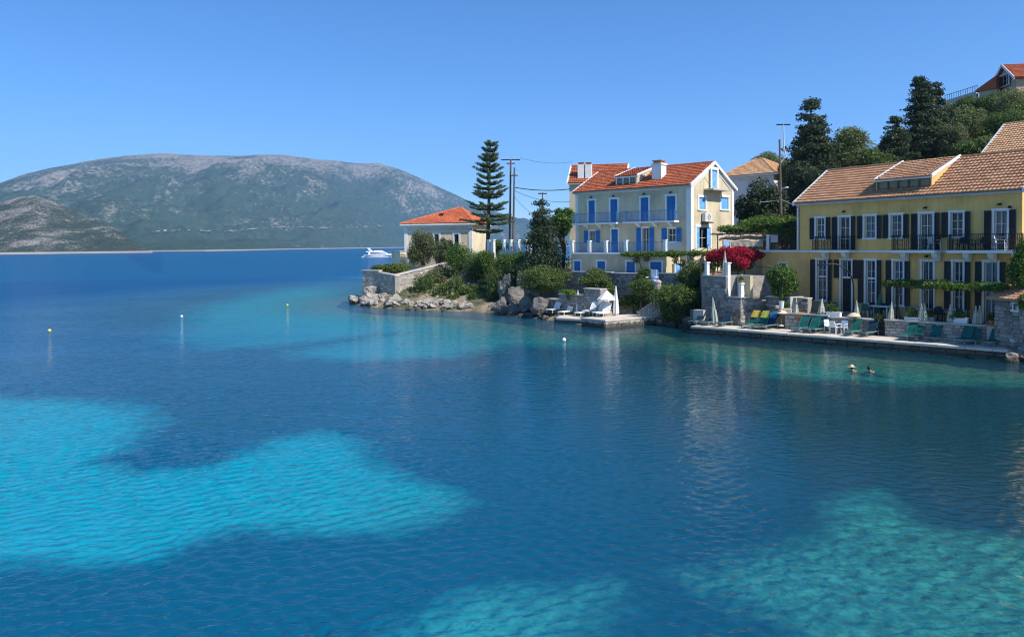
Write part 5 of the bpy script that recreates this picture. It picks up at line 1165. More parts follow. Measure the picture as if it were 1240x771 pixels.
# ---------------------------------------------------------------- villa on the point
VF = Fr(W(490, 290, 101).xy, W(571.5, 290, 99).xy); vz = zat(530, 271, 100); vr = zat(545, 252.5, 104)
vl = thing('point_villa', 'single storey cream villa with bright orange hip roof on the point', 'house', VF(0, 0, 4.8))
hw = (VF.A(550, 290), VF.A(555.5, 290), VF.Z(552, 300), VF.Z(552, 283.2)); hw2 = (VF.A(502, 290), VF.A(507.5, 290), VF.Z(505, 300), VF.Z(505, 283.2)); hw3 = (VF.A(526, 290), VF.A(531.5, 290), VF.Z(528, 300), VF.Z(528, 283.2))
S_, rf = hip_house(vl, VF, VF.len, 8, 3.5, vz, vr, m_villa, m_tile_or, .5, 6.3, 2.6, [hw, hw2, hw3])
for h in (hw, hw2, hw3): window(vl, VF, *h, mull=(1, 1), trim=.22, fmat=m_dark)
k = MB()
for a0, a1 in ((-.03, .45), (VF.len - .45, VF.len + .03)): k = MB(); k.box(VF, a0, a1, -.06, -.003, 3.5, vz - .46); obj('corner_band', k, m_white, vl)
k = MB()
k.box(S_, .003, .45, -.06, -.003, 3.5, vz - .46); obj('corner_band', k, m_white, vl)
k = MB(); k.box(VF, .47, VF.len - .47, -.05, -.003, hw[3] + .26, hw[3] + .42); obj('string_band', k, m_white, vl)
sk = VF(VF.A(535, 262, 2), 1.7, 0); k = MB(); a_ = VF.A(535.5, 262, 2); zz = vz + (vr - vz) * (2.2 / 4.5)
k.box(VF, a_ - .25, a_ + .25, 1.5, 2.3, zz - .2, zz + .35); obj('roof_hatch', k, m_dark, rf)
ob = Fr(W(484.5, 310, 97).xy, W(492, 310, 97.5).xy); k = MB(); k.box(ob, 0, ob.len, 0, 2.5, 3.0, zat(488, 305, 97)); wb_ = thing('outbuilding', 'small cream block wall at the seaward foot of the villa', 'outbuilding', ob(0, 0, 3)); obj('wall', k, m_villa, wb_); k = MB(); k.box(ob, -.06, ob.len + .06, -.06, 2.56, zat(488, 305, 97) + .002, zat(488, 305, 97) + .12); obj('roof_slab', k, m_conc, wb_)
# ---------------------------------------------------------------- stone hut by the quay end
HU = Fr(W(1203.5, 400, 43.4).xy, W(1262, 400, 40.2).xy)
hut = thing('stone_hut', 'small stone hut with sagging tile roof at the right quay end', 'hut', HU(0, 0, DK))
zt = HU.Z(1210, 361); hz2 = HU.Z(1240, 347); whl = (HU.A(1227.5, 372), HU.A(1232.5, 372), HU.Z(1230, 375.5), HU.Z(1230, 367.5))
k = MB(); wall_holes(k, HU, .07, 0, HU.len, -.2, zt, [whl], .3); k.quad(HU(0, 3.5, -.2), HU(0, .07, -.2), HU(0, .07, zt), HU(0, 3.5, zt)); k.quad(HU(HU.len, .07, -.2), HU(HU.len, 3.5, -.2), HU(HU.len, 3.5, zt), HU(HU.len, .07, zt)); obj('core', k, m_mortar, hut)
k = MB()
for (x0, x1, y0, y1) in ((0, whl[0] - .08, .2, zt), (whl[1] + .08, HU.len, .2, zt), (whl[0] - .08, whl[1] + .08, .2, whl[2] - .08), (whl[0] - .08, whl[1] + .08, whl[3] + .1, zt)): stones(k, HU, x0, x1, y0, y1, b=.05)
SHd = HU.side(HU.len, .05); stones(k, SHd, 0, 3.4, .2, zt, b=-.03)
obj('stones', k, m_stone, hut, kind='stuff')
window(hut, HU, *whl, b=.0, mull=(0, 1), trim=.07)
P = [HU(-.25, -.3, zt - .02), HU(HU.len + .25, -.3, zt - .02), HU(HU.len + .25, 1.9, zt + .95), HU(-.25, 1.9, zt + .95)]; P2_ = [HU(-.25, 1.9, zt + .95), HU(HU.len + .25, 1.9, zt + .95), HU(HU.len + .25, 3.8, zt), HU(-.25, 3.8, zt)]
k = MB(); slab_roof(k, P, .08); slab_roof(k, P2_, .08); k.tri(HU(0, .07, zt), HU(0, 1.9, zt + .88), HU(0, 3.5, zt)); rf = obj('roof', k, m_mortar, hut)
k = MB(); tiles(k, P[0], P[1], P[3], P[2], .3, .22, .055, .06); obj('roof_tiles', k, m_tile_old, rf, kind='stuff')
# ================================================================== ROCKS
def rock_mesh(seed, angular=.5):
    bm = bmesh.new(); bmesh.ops.create_icosphere(bm, subdivisions=4, radius=1.0); rg = random.Random(seed); off = Vector((seed * 3.7, seed, 0))
    cuts = [(Vector((rg.gauss(0, 1), rg.gauss(0, 1), rg.gauss(0, 1))).normalized(), rg.uniform(.42, .8)) for _ in range(17)]
    for v in bm.verts:
        d = v.co.normalized(); r = 1 + noise.fractal(d * 1.3 + off, 1, 2, 3) * .28
        p = d * r
        for n_, h in cuts:
            q = p.dot(n_) - h
            if q > 0: p -= n_ * q * .85
        p += d * (noise.fractal(p * 3.2 + off, .8, 2, 4) * .11 + abs(noise.noise(p * Vector((2.5, 2.5, 6)).length * .4 + off)) * .05)
        v.co = p
    me = bpy.data.meshes.new('rock'); bm.to_mesh(me); bm.free(); return me
rock_v = [rock_mesh(i) for i in range(6)]
for r_ in rock_v: r_.materials.append(m_rock)
rock_d = [r_.copy() for r_ in rock_v[:4]]
for r_ in rock_d: r_.materials[0] = m_rockdark
def rock(loc, sc, label, group=None, dark=False, name='rock', rz=None):
    o = bpy.data.objects.new(name, rnd.choice(rock_d if dark else rock_v)); col.objects.link(o); o.location = loc
    o.scale = sc; o.rotation_euler = (rnd.uniform(-.3, .3), rnd.uniform(-.3, .3), rnd.uniform(0, 6.28) if rz is None else rz)
    return tag(o, label, 'rock', group)
rr = random.Random(5)
for i in range(95):
    px = rr.uniform(424, 572); py = pw([(424, 366), (440, 371), (470, 374), (520, 376), (575, 377)], px) - rr.uniform(.5, 9) * (1.5 if px < 480 else 1)
    p = G(px, pw([(424, 366), (440, 371), (470, 374), (520, 376), (575, 377)], px), 0); dd = rr.uniform(.2, 3.6) * (1 if px < 485 else .7)
    p.y += dd; z = lz(p.x, p.y); s = rr.uniform(.22, .75) * (1.25 if px < 480 else .75)
    rock((p.x, p.y, z + s * .1), (s * rr.uniform(.9, 1.7), s * rr.uniform(.8, 1.2), s * rr.uniform(.4, .75)), 'pale limestone rock at the waterline of the point below the villa wall', 'pale rocks round the point', name='shore_rock')
for i, (px, py, Y, s, lb) in enumerate(((449, 354, 86.2, (1.2, .9, .75), 'large white boulder leaning against the tip of the point wall'), (432, 364, 86.4, (1.3, 1.0, .5), 'outermost flat pale rock at the very tip of the point'), (458, 360, 84.5, (1.1, .8, .5), 'broad white boulder just below the shaded wall corner'),
        (481, 363, 83.6, (1.3, .8, .5), 'cracked white boulder below the sunlit wall face'), (504, 366, 82.5, (1.5, .9, .6), 'long pale rock under the shrub at the wall foot'), (531, 366, 81.0, (.9, .7, .75), 'upright pale block beside the orange earth bank'))):
    rock(W(px, py, Y), s, lb)
for i, (px, py, Y, s, lb) in enumerate(((607, 372, 73.5, (1.3, 1.1, 1.0), 'grey cliff boulder left of the tall leaning slab'), (624, 358, 73.8, (1.2, 1.0, 1.5), 'tall leaning grey slab in the middle of the cliff'), (640, 368, 70.6, (1.3, .9, 1.0), 'pale topped cliff boulder beneath the big round bush'),
        (655, 374, 68.6, (1.6, 1.2, 1.0), 'blocky grey boulder at the foot of the sea wall'), (629, 379, 71.3, (1.5, 1.0, .7), 'low wet boulder at the cliff foot in the water'), (612, 350, 76, (1.0, .9, 1.6), 'narrow upright grey crag below the shrubs'), (596, 376, 75.0, (1.2, 1.0, .8), 'dark low boulder left of the cliff'), (648, 354, 71.5, (1.5, 1.2, 1.3), 'grey crag half under the big round bush'), (632, 345, 75.5, (1.3, 1.0, 1.6), 'highest grey crag between the shrubs'))):
    rock(W(px, py, Y), s, lb, dark=True, name='cliff_rock')
for i in range(16):
    px = rr.uniform(575, 690); p = G(px, pw([(575, 377), (605, 381), (650, 386), (692, 391)], px), 0); s = rr.uniform(.2, .55); p.y += rr.uniform(.1, 1.2)
    rock((p.x, p.y, .08), (s * 1.5, s, s * .7), 'small dark wet rock at the foot of the cliff', 'wet rocks under the cliff', True, 'shore_rock')
rock(G(805, 393, 0), (1.1, .7, .5), 'sunlit pale rock in the water right of the bathing platform'); rock(G(816, 394.3, 0), (.55, .4, .3), 'smaller pale rock beside the sunlit one in the water')
for i in range(12):
    px = rr.uniform(1219, 1262); p = Q(Q.A(px, 436), rr.uniform(-.2, 1.6), rr.uniform(0, .5)); s = rr.uniform(.3, .65); rock(p, (s * 1.2, s, s * .8), 'tumbled rock piled at the right end of the quay', 'rocks at the quay end', i % 2 == 0, 'shore_rock')
for i in range(10):
    p = R3(rr.uniform(-.5, R3.len), -rr.uniform(.1, .9), .05); s = rr.uniform(.25, .5); rock(p, (s * 1.3, s, s * .7), 'dark rock along the low sea wall', 'rocks under the sea wall', True, 'shore_rock')
# ================================================================== PROPS
def TL(bm_parts, name, label, cat, group=None):
    root = thing(name, label, cat, (0, 0, 0), group)
    for nm, mb, mt, kw in bm_parts: obj(nm, mb, mt, root, **kw)
    return root
def lounger_parts(fab, frm):
    P = []
    k = MB()
    for y in (-.30, .30): k.tube([(-.95, y, .30), (.95, y, .30)], .028, 6)
    for x in (-.95, .93): k.tube([(x, -.30, .30), (x, .30, .30)], .026, 6)
    P.append(('frame', k, frm, {}))
    for x, y in ((-.75, -.3), (-.75, .3), (.65, -.3), (.65, .3)):
        k = MB(); k.tube([(x, y, .31), (x + (-.06 if x < 0 else .06), y, 0)], .026, 6); P.append(('leg', k, frm, {}))
    k = MB(); n_ = 12
    k.hexa([(-.93, -.27, .318), (.22, -.27, .318), (.22, .27, .318), (-.93, .27, .318), (-.93, -.27, .345), (.22, -.27, .345), (.22, .27, .345), (-.93, .27, .345)]); P.append(('seat', k, fab, {}))
    k = MB(); a = [(.24, .335), (.50, .70), (.82, 1.06)]
    for (x0, z0_), (x1, z1_) in zip(a, a[1:]): k.hexa([(x0, -.29, z0_), (x0, .29, z0_), (x1, .29, z1_), (x1, -.29, z1_), (x0 + .04, -.29, z0_ - .025), (x0 + .04, .29, z0_ - .025), (x1 + .04, .29, z1_ - .025), (x1 + .04, -.29, z1_ - .025)])
    k.tube([(.24, -.3, .34), (.50, -.3, .70), (.83, -.3, 1.07), (.84, 0, 1.10), (.83, .3, 1.07), (.50, .3, .70), (.24, .3, .34)], .022, 6); P.append(('backrest', k, fab, {}))
    k = MB()
    for y in (-.25, .25): k.tube([(.62, y, .80), (.80, y, .31)], .016, 5)
    P.append(('prop_bar', k, frm, {})); return P
def lounger_proto(fab, label): return TL(lounger_parts(fab, m_grey_pl), 'sun_lounger', label, 'sun lounger', 'sun loungers on the quay')
used_protos = set()
def place(proto, loc, rz, label, group=None, scale=None):
    if proto.name not in used_protos:
        used_protos.add(proto.name); proto.location = loc; proto.rotation_euler = (0, 0, rz); proto['label'] = label
        if scale: proto.scale = (scale,) * 3
        if group: proto['group'] = group
        return proto
    return dup(proto, loc, rz, label, group, scale)
qang = math.atan2(Q.u.y, Q.u.x)
lg = lounger_proto(m_green_pl, 'green'); ln = lounger_proto(m_navy, 'navy')
G_ = 'sun loungers on the quay'
def on_deck(px, py=None, b=1.75): return Q(Q.A(px, 408, b), b, DK + .012)
LN = [(lg, 970, 1.7, .9, 'green sun lounger just left of the two with orange towels, left wall'), (lg, 983, 1.8, .9, 'green sun lounger between the two others, by the orange towels'), (lg, 992, 1.9, .95, 'green sun lounger nearest the white plastic chairs on their left'),
      (lg, 1033, 1.8, 1.1, 'lone green sun lounger right of the white plastic chairs'), (ln, 1052, 1.9, 1.0, 'dark blue green sun lounger beside the square dark planter'),
      (lg, 1100, 1.75, 1.0, 'left one of the close pair of green loungers under the long wall'), (lg, 1110, 1.85, .95, 'right one of the close pair of green loungers under the long wall'), (lg, 1131, 1.8, .95, 'single green sun lounger midway along the long pale wall'),
      (lg, 1168, 1.75, .9, 'left twin of the two green loungers side by side near the pillar'), (lg, 1179, 1.8, .85, 'right twin of the two green loungers side by side near the pillar'), (lg, 1203, 1.6, .9, 'rightmost green sun lounger by the stone hut corner'),
      (lg, 909, 1.7, .7, 'green lounger under yellow towel at left of the towel row'), (lg, 921, 1.75, .8, 'green lounger under lime towel by the blue towel'), (ln, 931, 1.8, .8, 'dark lounger under the big blue towel'), ]
towels = {909: (m_towel_y, 'yellow towel draped over the leftmost lounger backrest'), 921: (m_towel_l, 'lime yellow towel draped over a lounger next to the blue one'), 931: (m_towel_b, 'large bright blue towel hung over a lounger')}
def towel(loc, rz, mat, label):
    k = MB(); T = Matrix.Translation(loc) @ Matrix.Rotation(rz, 4, 'Z'); w_ = .25
    pts = [(.44, .70), (.60, .89), (.78, 1.10), (.85, 1.15), (.93, 1.10), (.92, .80)]
    for (x0, z0_), (x1, z1_) in zip(pts, pts[1:]):
        for s in range(4):
            y0 = lerp(-w_, w_, s / 4); y1 = lerp(-w_, w_, (s + 1) / 4); d0 = .014 * math.sin(s * 2.1); d1 = .014 * math.sin((s + 1) * 2.1)
            k.quad(T @ Vector((x0 + d0 - .015, y0, z0_)), T @ Vector((x0 + d1 - .015, y1, z0_)), T @ Vector((x1 + d1 - .015, y1, z1_)), T @ Vector((x1 + d0 - .015, y0, z1_)))
    bm = None; o = solo('towel', k, mat, label, 'towel', loc); md = o.modifiers.new('thickness', 'SOLIDIFY'); md.thickness = .02; return o
for pr, px, b, sc, lb in LN:
    p = on_deck(px, b=b); rz = math.atan2(.62, .78) + rnd.uniform(-.12, .12)
    place(pr, p, rz, lb, G_, .92)
    if px in towels: towel(p, rz, *towels[px])
for px, lb in ((962, 'orange towel hung on the wall left of the green loungers'), (976, 'second orange towel hung on the wall between green loungers')):
    p = on_deck(px, b=2.15); towel(p, math.atan2(.62, .78), m_towel_o, lb)
for px, b, lb in ((848, 1.9, 'dark lounger by the pale box at the left quay end'), (863, 1.85, 'middle dark lounger under the bastion wall'), (879, 1.8, 'right hand dark lounger at the foot of the bastion')):
    p = Q(Q.A(px, 392, b), b - .3, DK + .012); place(ln, p, math.atan2(.62, .78) + .1, lb, G_, .92)
k = MB(); p = Q(Q.A(842, 392, 1.8), 1.9, DK); k.box(Q, Q.A(838, 392, 1.8), Q.A(850, 392, 1.8), 2.0, 2.5, DK, DK + 1.0); solo('storage_box', k, m_conc, 'pale grey storage box at the left end of the quay', 'box', p)
def parasol_parts(can, pole, h=1.2, r=.17):
    k = MB(); k.tube([(0, 0, 0), (0, 0, h + .06)], .022, 6); P = [('pole', k, pole, {})]
    k = MB(); k.lathe((0, 0, 0), [(r * .85, .12), (r * 1.05, .2), (r * .8, .5 * h), (r * .42, .75 * h), (.03, h)], 12, .16); P.append(('folded_canopy', k, can, {}))
    k = MB(); k.lathe((0, 0, 0), [(.2, 0), (.2, .05), (.06, .08), (.04, .12)], 10); P.append(('base', k, m_conc, {}))
    k = MB(); k.lathe((0, 0, 0), [(r * .66, .58 * h), (r * .70, .585 * h), (r * .66, .61 * h)], 12); P.append(('strap', k, pole, {})); return P
pg = TL(parasol_parts(m_canvas_g, m_white, 1.15), 'closed_parasol', 'x', 'parasol', 'x'); pw_ = TL(parasol_parts(m_canvas_w, m_white, 2.1, .2), 'closed_parasol', 'x', 'parasol', 'x'); pt = TL(parasol_parts(m_canvas_dk, m_beam, 2.3, .26), 'closed_parasol', 'x', 'parasol', 'x'); pl2 = TL(parasol_parts(m_canvas_g, m_white, 2.0, .2), 'closed_parasol', 'x', 'parasol', 'x')
GP = 'closed parasols along the terrace wall'
for px, b, lb in ((963, 2.85, 'closed cream parasol left of the white box planter'), (992, 2.85, 'closed cream parasol, left of a crossed pair above the green loungers'), (995.5, 2.95, 'closed cream parasol, right of a crossed pair above the green loungers'), (1037, 2.85, 'closed cream parasol just right of the curved lamp post'), (1078, 2.7, 'closed cream parasol above the dark planter gap'),
              (1115, 2.7, 'closed cream parasol, left of the pair in front of the pergola'), (1119, 2.75, 'closed cream parasol, right of the pair in front of the pergola'), (1150.5, 2.7, 'closed cream parasol under the middle of the vine pergola'), (1181, 2.7, 'closed cream parasol before the potted pillar, left of two'), (1185, 2.75, 'closed cream parasol before the potted pillar, right of two')):
    o = place(pg, Q(Q.A(px, 385, b), b + .1, TR + .0), rnd.uniform(0, 6), lb, GP); o.rotation_euler = (rnd.uniform(-.09, .09), rnd.uniform(-.09, .09), rnd.uniform(0, 6))
p = W(866, 388, 55.2); p.z = DK; o = place(pl2, p, .3, 'closed cream green parasol leaning at the bastion foot', 'tall closed parasols'); o.rotation_euler = (0.02, -.10, .2)
p = SWF(SWF.A(922, 375, .6), -1.2, DK); o = place(pl2, p, 1, 'closed cream parasol before the dark stair wall', 'tall closed parasols'); o.rotation_euler = (0, -.08, .2); o.scale = (.9,) * 3
p = BT(.9, 1.5, UZ); place(pl2, p, 2, 'closed cream green parasol standing against the magenta bougainvillea', 'tall closed parasols', .95)
p = BT(bl_ - .5, .6, bz2); o = place(pl2, p, 2.5, 'thin closed parasol on the bastion corner beside the cream wall', 'tall closed parasols', .85)
p = YF(YF.A(1063, 372, -1.0), -1.0, TR); o = place(pt, p, 0, 'dark green closed parasol leaning near the house wall', 'tall closed parasols'); o.rotation_euler = (0, .12, 0); o.scale = (.75,) * 3
p = W(700, 380, 66); p.z = .42; place(pw_, p, 0, 'closed white parasol above the low landing slab', 'white parasols by the platform', 1.0)
p = W(746, 386, 62.2); p.z = PZ; place(pw_, p, 1, 'closed white parasol beside the open one on the platform', 'white parasols by the platform', 1.15)
# open white parasol
p = W(735, 385, 62.6); p.z = PZ; op_ = thing('open_parasol', 'open white parasol shading the bathing platform', 'parasol', p, 'white parasols by the platform')
zt_ = zat(735, 351.5, 62.6); zr__ = zat(735, 361.5, 62.6); k = MB(); n_ = 8; rad = .82
for i in range(n_):
    t0 = 2 * math.pi * i / n_; t1 = 2 * math.pi * (i + 1) / n_; a = Vector((p.x + rad * math.cos(t0), p.y + rad * math.sin(t0), zr__)); b = Vector((p.x + rad * math.cos(t1), p.y + rad * math.sin(t1), zr__)); c = Vector((p.x, p.y, zt_)); mid_ = (a + b) / 2 + Vector((0, 0, .02))
    k.tri(a, b, c); k.quad(a, b, b - Vector((0, 0, .12)), a - Vector((0, 0, .12)))
obj('canopy', k, m_canvas_w, op_); k = MB(); k.tube([p, Vector((p.x, p.y, zt_ + .08))], .025, 6); obj('pole', k, m_white, op_)
for i in range(n_):
    t0 = 2 * math.pi * i / n_; k = MB(); k.tube([Vector((p.x, p.y, zt_ - .1)), Vector((p.x + rad * math.cos(t0), p.y + rad * math.sin(t0), zr__ - .01))], .01, 4); obj('rib', k, m_white, op_)
# white deck chairs on and beside the platform
lw_ = TL(lounger_parts(m_canvas_w, m_white), 'sun_lounger', 'x', 'sun lounger', 'white loungers by the platform')
for (px, py, Y, z, rz, lb) in ((672, 381, 67.0, .55, .9, 'white lounger alone at the far left below the sea wall'), (687, 382, 66, .42, .8, 'white lounger in shade left of the white parasol'), (707, 383, 65, .42, .8, 'white lounger on the landing slab right of the parasol'), (716, 384, 63.6, .7, .9, 'white lounger at the left edge of the bathing platform'), (727, 384, 62.6, PZ, 1.0, 'sunlit white lounger under the open parasol, left one'), (732, 384, 61.8, PZ, 1.0, 'sunlit white lounger under the open parasol, right one')):
    p = W(px, py, Y); p.z = z; place(lw_, p, rz, lb, 'white loungers by the platform')
k = MB(); p = W(731, 384, 64.0); p.z = PZ; k.lathe(p, [(.55, 0), (.6, .4), (.5, 1.0), (.35, 1.45), (.05, 1.6)], 12, .08); solo('covered_stack', k, m_awn, 'cream sheet covered stack of cushions behind the open parasol', 'covered stack', p)
# blue chair with towel on the garden steps
k = MB(); cp_ = R1(R1.A(794, 338, -.2), -.9, gz - 1.0); ch_ = thing('garden_chair', 'pale blue garden chair draped with a white cloth above the bushes', 'chair', cp_)
def cbox(k, x0, x1, y0, y1, z0_, z1_): k.box(lambda a, b, c: cp_ + R1.u * a + R1.v * b + Vector((0, 0, c)), x0, x1, y0, y1, z0_, z1_)
k = MB(); cbox(k, -.4, .4, -.3, .4, .42, .48); obj('seat', k, m_blue_lt, ch_)
k = MB(); cbox(k, -.4, .4, .36, .42, .48, 1.35); obj('backrest', k, m_blue_lt, ch_)
for x in (-.38, .32):
    for y in (-.3, .34): k = MB(); cbox(k, x, x + .06, y, y + .06, -1.2, .42); obj('leg', k, m_blue_lt, ch_)
for x in (-.44, .38): k = MB(); cbox(k, x, x + .06, -.3, .36, .72, .78); obj('armrest', k, m_white, ch_)
k = MB(); cbox(k, -.25, .3, .31, .352, .75, 1.40); cbox(k, -.3, .28, -.1, .3, .485, .53); solo('white_cloth', k, m_canvas_w, 'white cloth thrown over the pale blue garden chair', 'cloth', cp_)
k = MB(); pp = W(797, 344, 62.2); k.lathe(pp - Vector((0, 0, .6)), [(.3, 0), (.35, .3), (.22, .55), (.30, .8), (.1, .95)], 10); solo('garden_urn', k, M('pinkish_stone', (.55, .42, .36), None, 3, .9), 'pinkish stone urn below the pale blue chair', 'urn', pp - Vector((0, 0, .6)))
# white plastic chairs
def chair_parts(mat):
    P = []
    k = MB(); k.hexa([(-.24, -.24, .42), (.24, -.24, .42), (.24, .24, .41), (-.24, .24, .41), (-.24, -.24, .45), (.24, -.24, .45), (.24, .24, .44), (-.24, .24, .44)]); P.append(('seat', k, mat, {}))
    k = MB(); k.hexa([(-.24, .22, .45), (.24, .22, .45), (.24, .26, .45), (-.24, .26, .45), (-.2, .32, .85), (.2, .32, .85), (.2, .36, .85), (-.2, .36, .85)]); P.append(('backrest', k, mat, {}))
    for x in (-.22, .22):
        for y in (-.22, .24): k = MB(); k.tube([(x, y, .43), (x * 1.15, y * 1.15, 0)], .03, 6); P.append(('leg', k, mat, {}))
    for x in (-.25, .25): k = MB(); k.tube([(x, .26, .64), (x, -.2, .64), (x, -.24, .44)], .025, 6); P.append(('armrest', k, mat, {}))
    return P
wc = TL(chair_parts(m_white_pl), 'plastic_chair', 'x', 'chair', 'x')
for px, b, rz, lb in ((1005, 2.0, .4, 'white plastic chair at the left of the white trio'), (1012, 1.8, 2.0, 'white plastic chair in the middle of the white trio'), (1020, 1.9, -.9, 'white plastic chair at the right of the white trio')):
    place(wc, Q(Q.A(px, 405, b), b, DK + .012), rz, lb, 'white plastic chairs on the quay')
gc = TL(chair_parts(m_green_pl), 'terrace_chair', 'x', 'chair', 'x')
place(gc, YF(YF.A(1050, 380, -1.9), -1.9, TR), 2.3, 'green chair on the terrace right of the curved lamp', 'chairs on the terrace', 1.05)
dc = TL(chair_parts(m_navy), 'terrace_chair', 'x', 'chair', 'x')
for px, bb, rz, lb in ((1009, -.8, 1.0, 'dark chair beside the entrance door'), (1060, -.8, .2, 'dark chair behind the white table near the house'), (1072, -.7, 2.5, 'dark chair right of the white table near the house'), (1104, -1.0, 1.2, 'dark chair left under the vine pergola'), (1135, -1.1, 2.8, 'dark chair centre under the vine pergola'), (1143, -.8, .4, 'dark chair right of centre under the pergola'), (1166, -.9, 2.0, 'dark chair right under the vine pergola')):
    place(dc, YF(YF.A(px, 375, bb), bb, TR), rz, lb, 'chairs on the terrace', 1.05)
wb2 = dup(wc, YF(YF.A(1212, 295, -.5), -.5, zS), .8, 'white plastic chair on the long balcony at the right', 'chairs on the balconies'); wb3 = dup(wc, YF(YF.A(1131, 295, -.5), -.45, zS), 1.8, 'white plastic chair in the middle balcony', 'chairs on the balconies')
for px in (1160, 1174, 1184): place(dc, YF(YF.A(px, 295, -.5), -.5, zS), rnd.uniform(0, 6), 'dark chair on the long iron railed balcony', 'dark chairs on the long balcony', .95)
def table(loc, F, w_, d_, h, mat, label, leg=m_white):
    t_ = thing('table', label, 'table', loc)
    B = lambda a, b, c: Vector(loc) + F.u * a + F.v * b + Vector((0, 0, c))
    k = MB(); k.box(B, -w_, w_, -d_, d_, h - .04, h); obj('tabletop', k, mat, t_)
    for a in (-w_ + .06, w_ - .06):
        for b in (-d_ + .06, d_ - .06): k = MB(); k.tube([B(a, b, 0), B(a, b, h - .04)], .03, 6); obj('leg', k, leg, t_)
    return t_
table(YF(YF.A(1066, 378, -1.6), -1.6, TR), YF, .75, .4, .75, m_white, 'white table on the terrace right of the green chair')
table(YF(YF.A(1122, 378, -1.2), -1.2, TR), YF, .6, .4, .75, m_conc, 'grey table in the shade of the vine pergola', m_iron)
tt = table(SWF(SWF.A(914, 355, 1.5), 1.6, SWF.Z(914, 357, 1.5) - .55), SWF, .75, .45, .8, m_green_pl, 'table with hanging teal cloth right of the cream bastion wall')
k = MB(); lc = tt.location; k.box(lambda a, b, c: lc + SWF.u * a + SWF.v * b + Vector((0, 0, c)), -.78, .78, -.48, -.46, .25, .79); solo('tablecloth', k, m_green_pl, 'teal cloth hanging down the front of the upper table', 'tablecloth', lc)
def side_table(loc, label):
    t_ = thing('side_table', label, 'side table', loc, 'small yellow topped tables'); k = MB(); k.tube([loc, Vector(loc) + Vector((0, 0, .95))], .03, 6); obj('pole', k, m_beam, t_)
    k = MB(); k.lathe(loc, [(.40, .88), (.42, .92), (.30, 1.04), (.12, 1.12), (.02, 1.14)], 12); obj('domed_top', k, m_straw, t_); k = MB(); k.lathe(loc, [(.2, 0), (.18, .06), (.04, .1)], 10); obj('base', k, m_conc, t_)
side_table(Q(Q.A(945, 398, 2.2), 2.3, DK + .2), 'small straw domed shade on a post near the left lamp'); side_table(Q(Q.A(1033, 392, 2.3), 2.45, DK + .25), 'small straw domed shade on a post by the curved lamp')
# pots and planters
def planter(loc, F, w_, h, mat, leafm, label, seed, ph=.35, cat='planter', box=True):
    t_ = thing('planter', label, cat, loc); B = lambda a, b, c: Vector(loc) + F.u * a + F.v * b + Vector((0, 0, c)); k = MB()
    if box: k.box(B, -w_, w_, -.18, .18, 0, h); k.box(B, -w_ - .03, w_ + .03, -.21, .21, h, h + .04)
    else: k.lathe(loc, [(w_ * .7, 0), (w_, h * .9), (w_ * 1.08, h), (w_ * .9, h)], 12)
    obj('box' if box else 'pot', k, mat, t_); c = B(0, 0, h + ph * .7)
    bl = clumps(c, (w_ * 1.1, .25 if box else w_ * 1.1, ph), 7, .5, seed); link('plant', leaf_mesh('plant', bl, 420, .11, seed, off=loc), leafm, t_); return t_
planter(Q(Q.A(1009, 386, 2.9), 3.0, TR), Q, .45, .32, m_white, l_green, 'white box planter with bright plants on the terrace wall left of the lamp', 21)
planter(Q(Q.A(1106, 388, 2.8), 2.9, TR), Q, .5, .28, m_white, l_bush, 'low white planter left of the paired cream parasols', 22)
planter(Q(Q.A(1160, 390, 2.8), 2.9, TR), Q, .5, .38, m_white, l_green, 'white box planter right of the middle cream parasol', 23)
planter(Q(Q.A(1124, 384, 3.3), 3.4, TR), Q, .3, .3, m_conc, l_bush, 'grey planter in the shade beneath the pergola', 24)
pil = thing('gate_pillar', 'sunlit pale stone pillar with a plant at the right end of the wall', 'pillar', Q(aw[4] + .25, 2.4, DK)); k = MB(); k.box(Q, aw[4] + .05, aw[4] + .5, 2.3, 2.8, DK - .1, TR + .1); obj('shaft', k, m_conc, pil); k = MB(); k.box(Q, aw[4], aw[4] + .55, 2.25, 2.85, TR + .1, TR + .2); obj('cap', k, m_terra, pil)
planter(Q(aw[4] + .27, 2.55, TR + .2), Q, .2, .22, m_terra, l_green, 'terracotta pot with round bright plant on the pale pillar', 25, .28, 'plant pot', False)
planter(BT(bl_ - .35, .38, bz2 + 1.07), BT, .17, .2, m_terra, l_bush, 'terracotta pot on the white post at the bastion corner', 26, .15, 'plant pot', False)
planter(W(946.5, 374, 52.2), Q, .17, .55, m_white, l_green, 'tall white urn at the foot of the planter wall', 27, .3, 'plant pot', False)
planter(PW(PW.A(957, 372), -.5, TR), Q, .3, .25, m_conc, l_green, 'low pot with bright shrub left of the cream parasol', 28, .35)
planter(BT(ac * .4, .3, bz1 + .07), BT, .2, .25, m_terra, l_bush, 'terracotta pot on the bastion coping', 29, .3, 'plant pot', False)
bn = thing('stone_bench', 'white stone bench at the right end of the quay', 'bench', Q(QEND + .3, 1.4, DK)); k = MB(); k.box(Q, QEND - .2, QEND + 2.2, 1.1, 1.7, DK + .35, DK + .5); obj('seat', k, m_whitewall, bn)
for a in (QEND - .1, QEND + 1.0): k = MB(); k.box(Q, a, a + .3, 1.15, 1.65, DK - .5, DK + .35); obj('leg', k, m_conc, bn)
k = MB(); k.box(Q, QEND - .05, QEND + 4, .5, 3, -.5, DK - .12); obj('quay_end', k, m_conc, kind='structure')
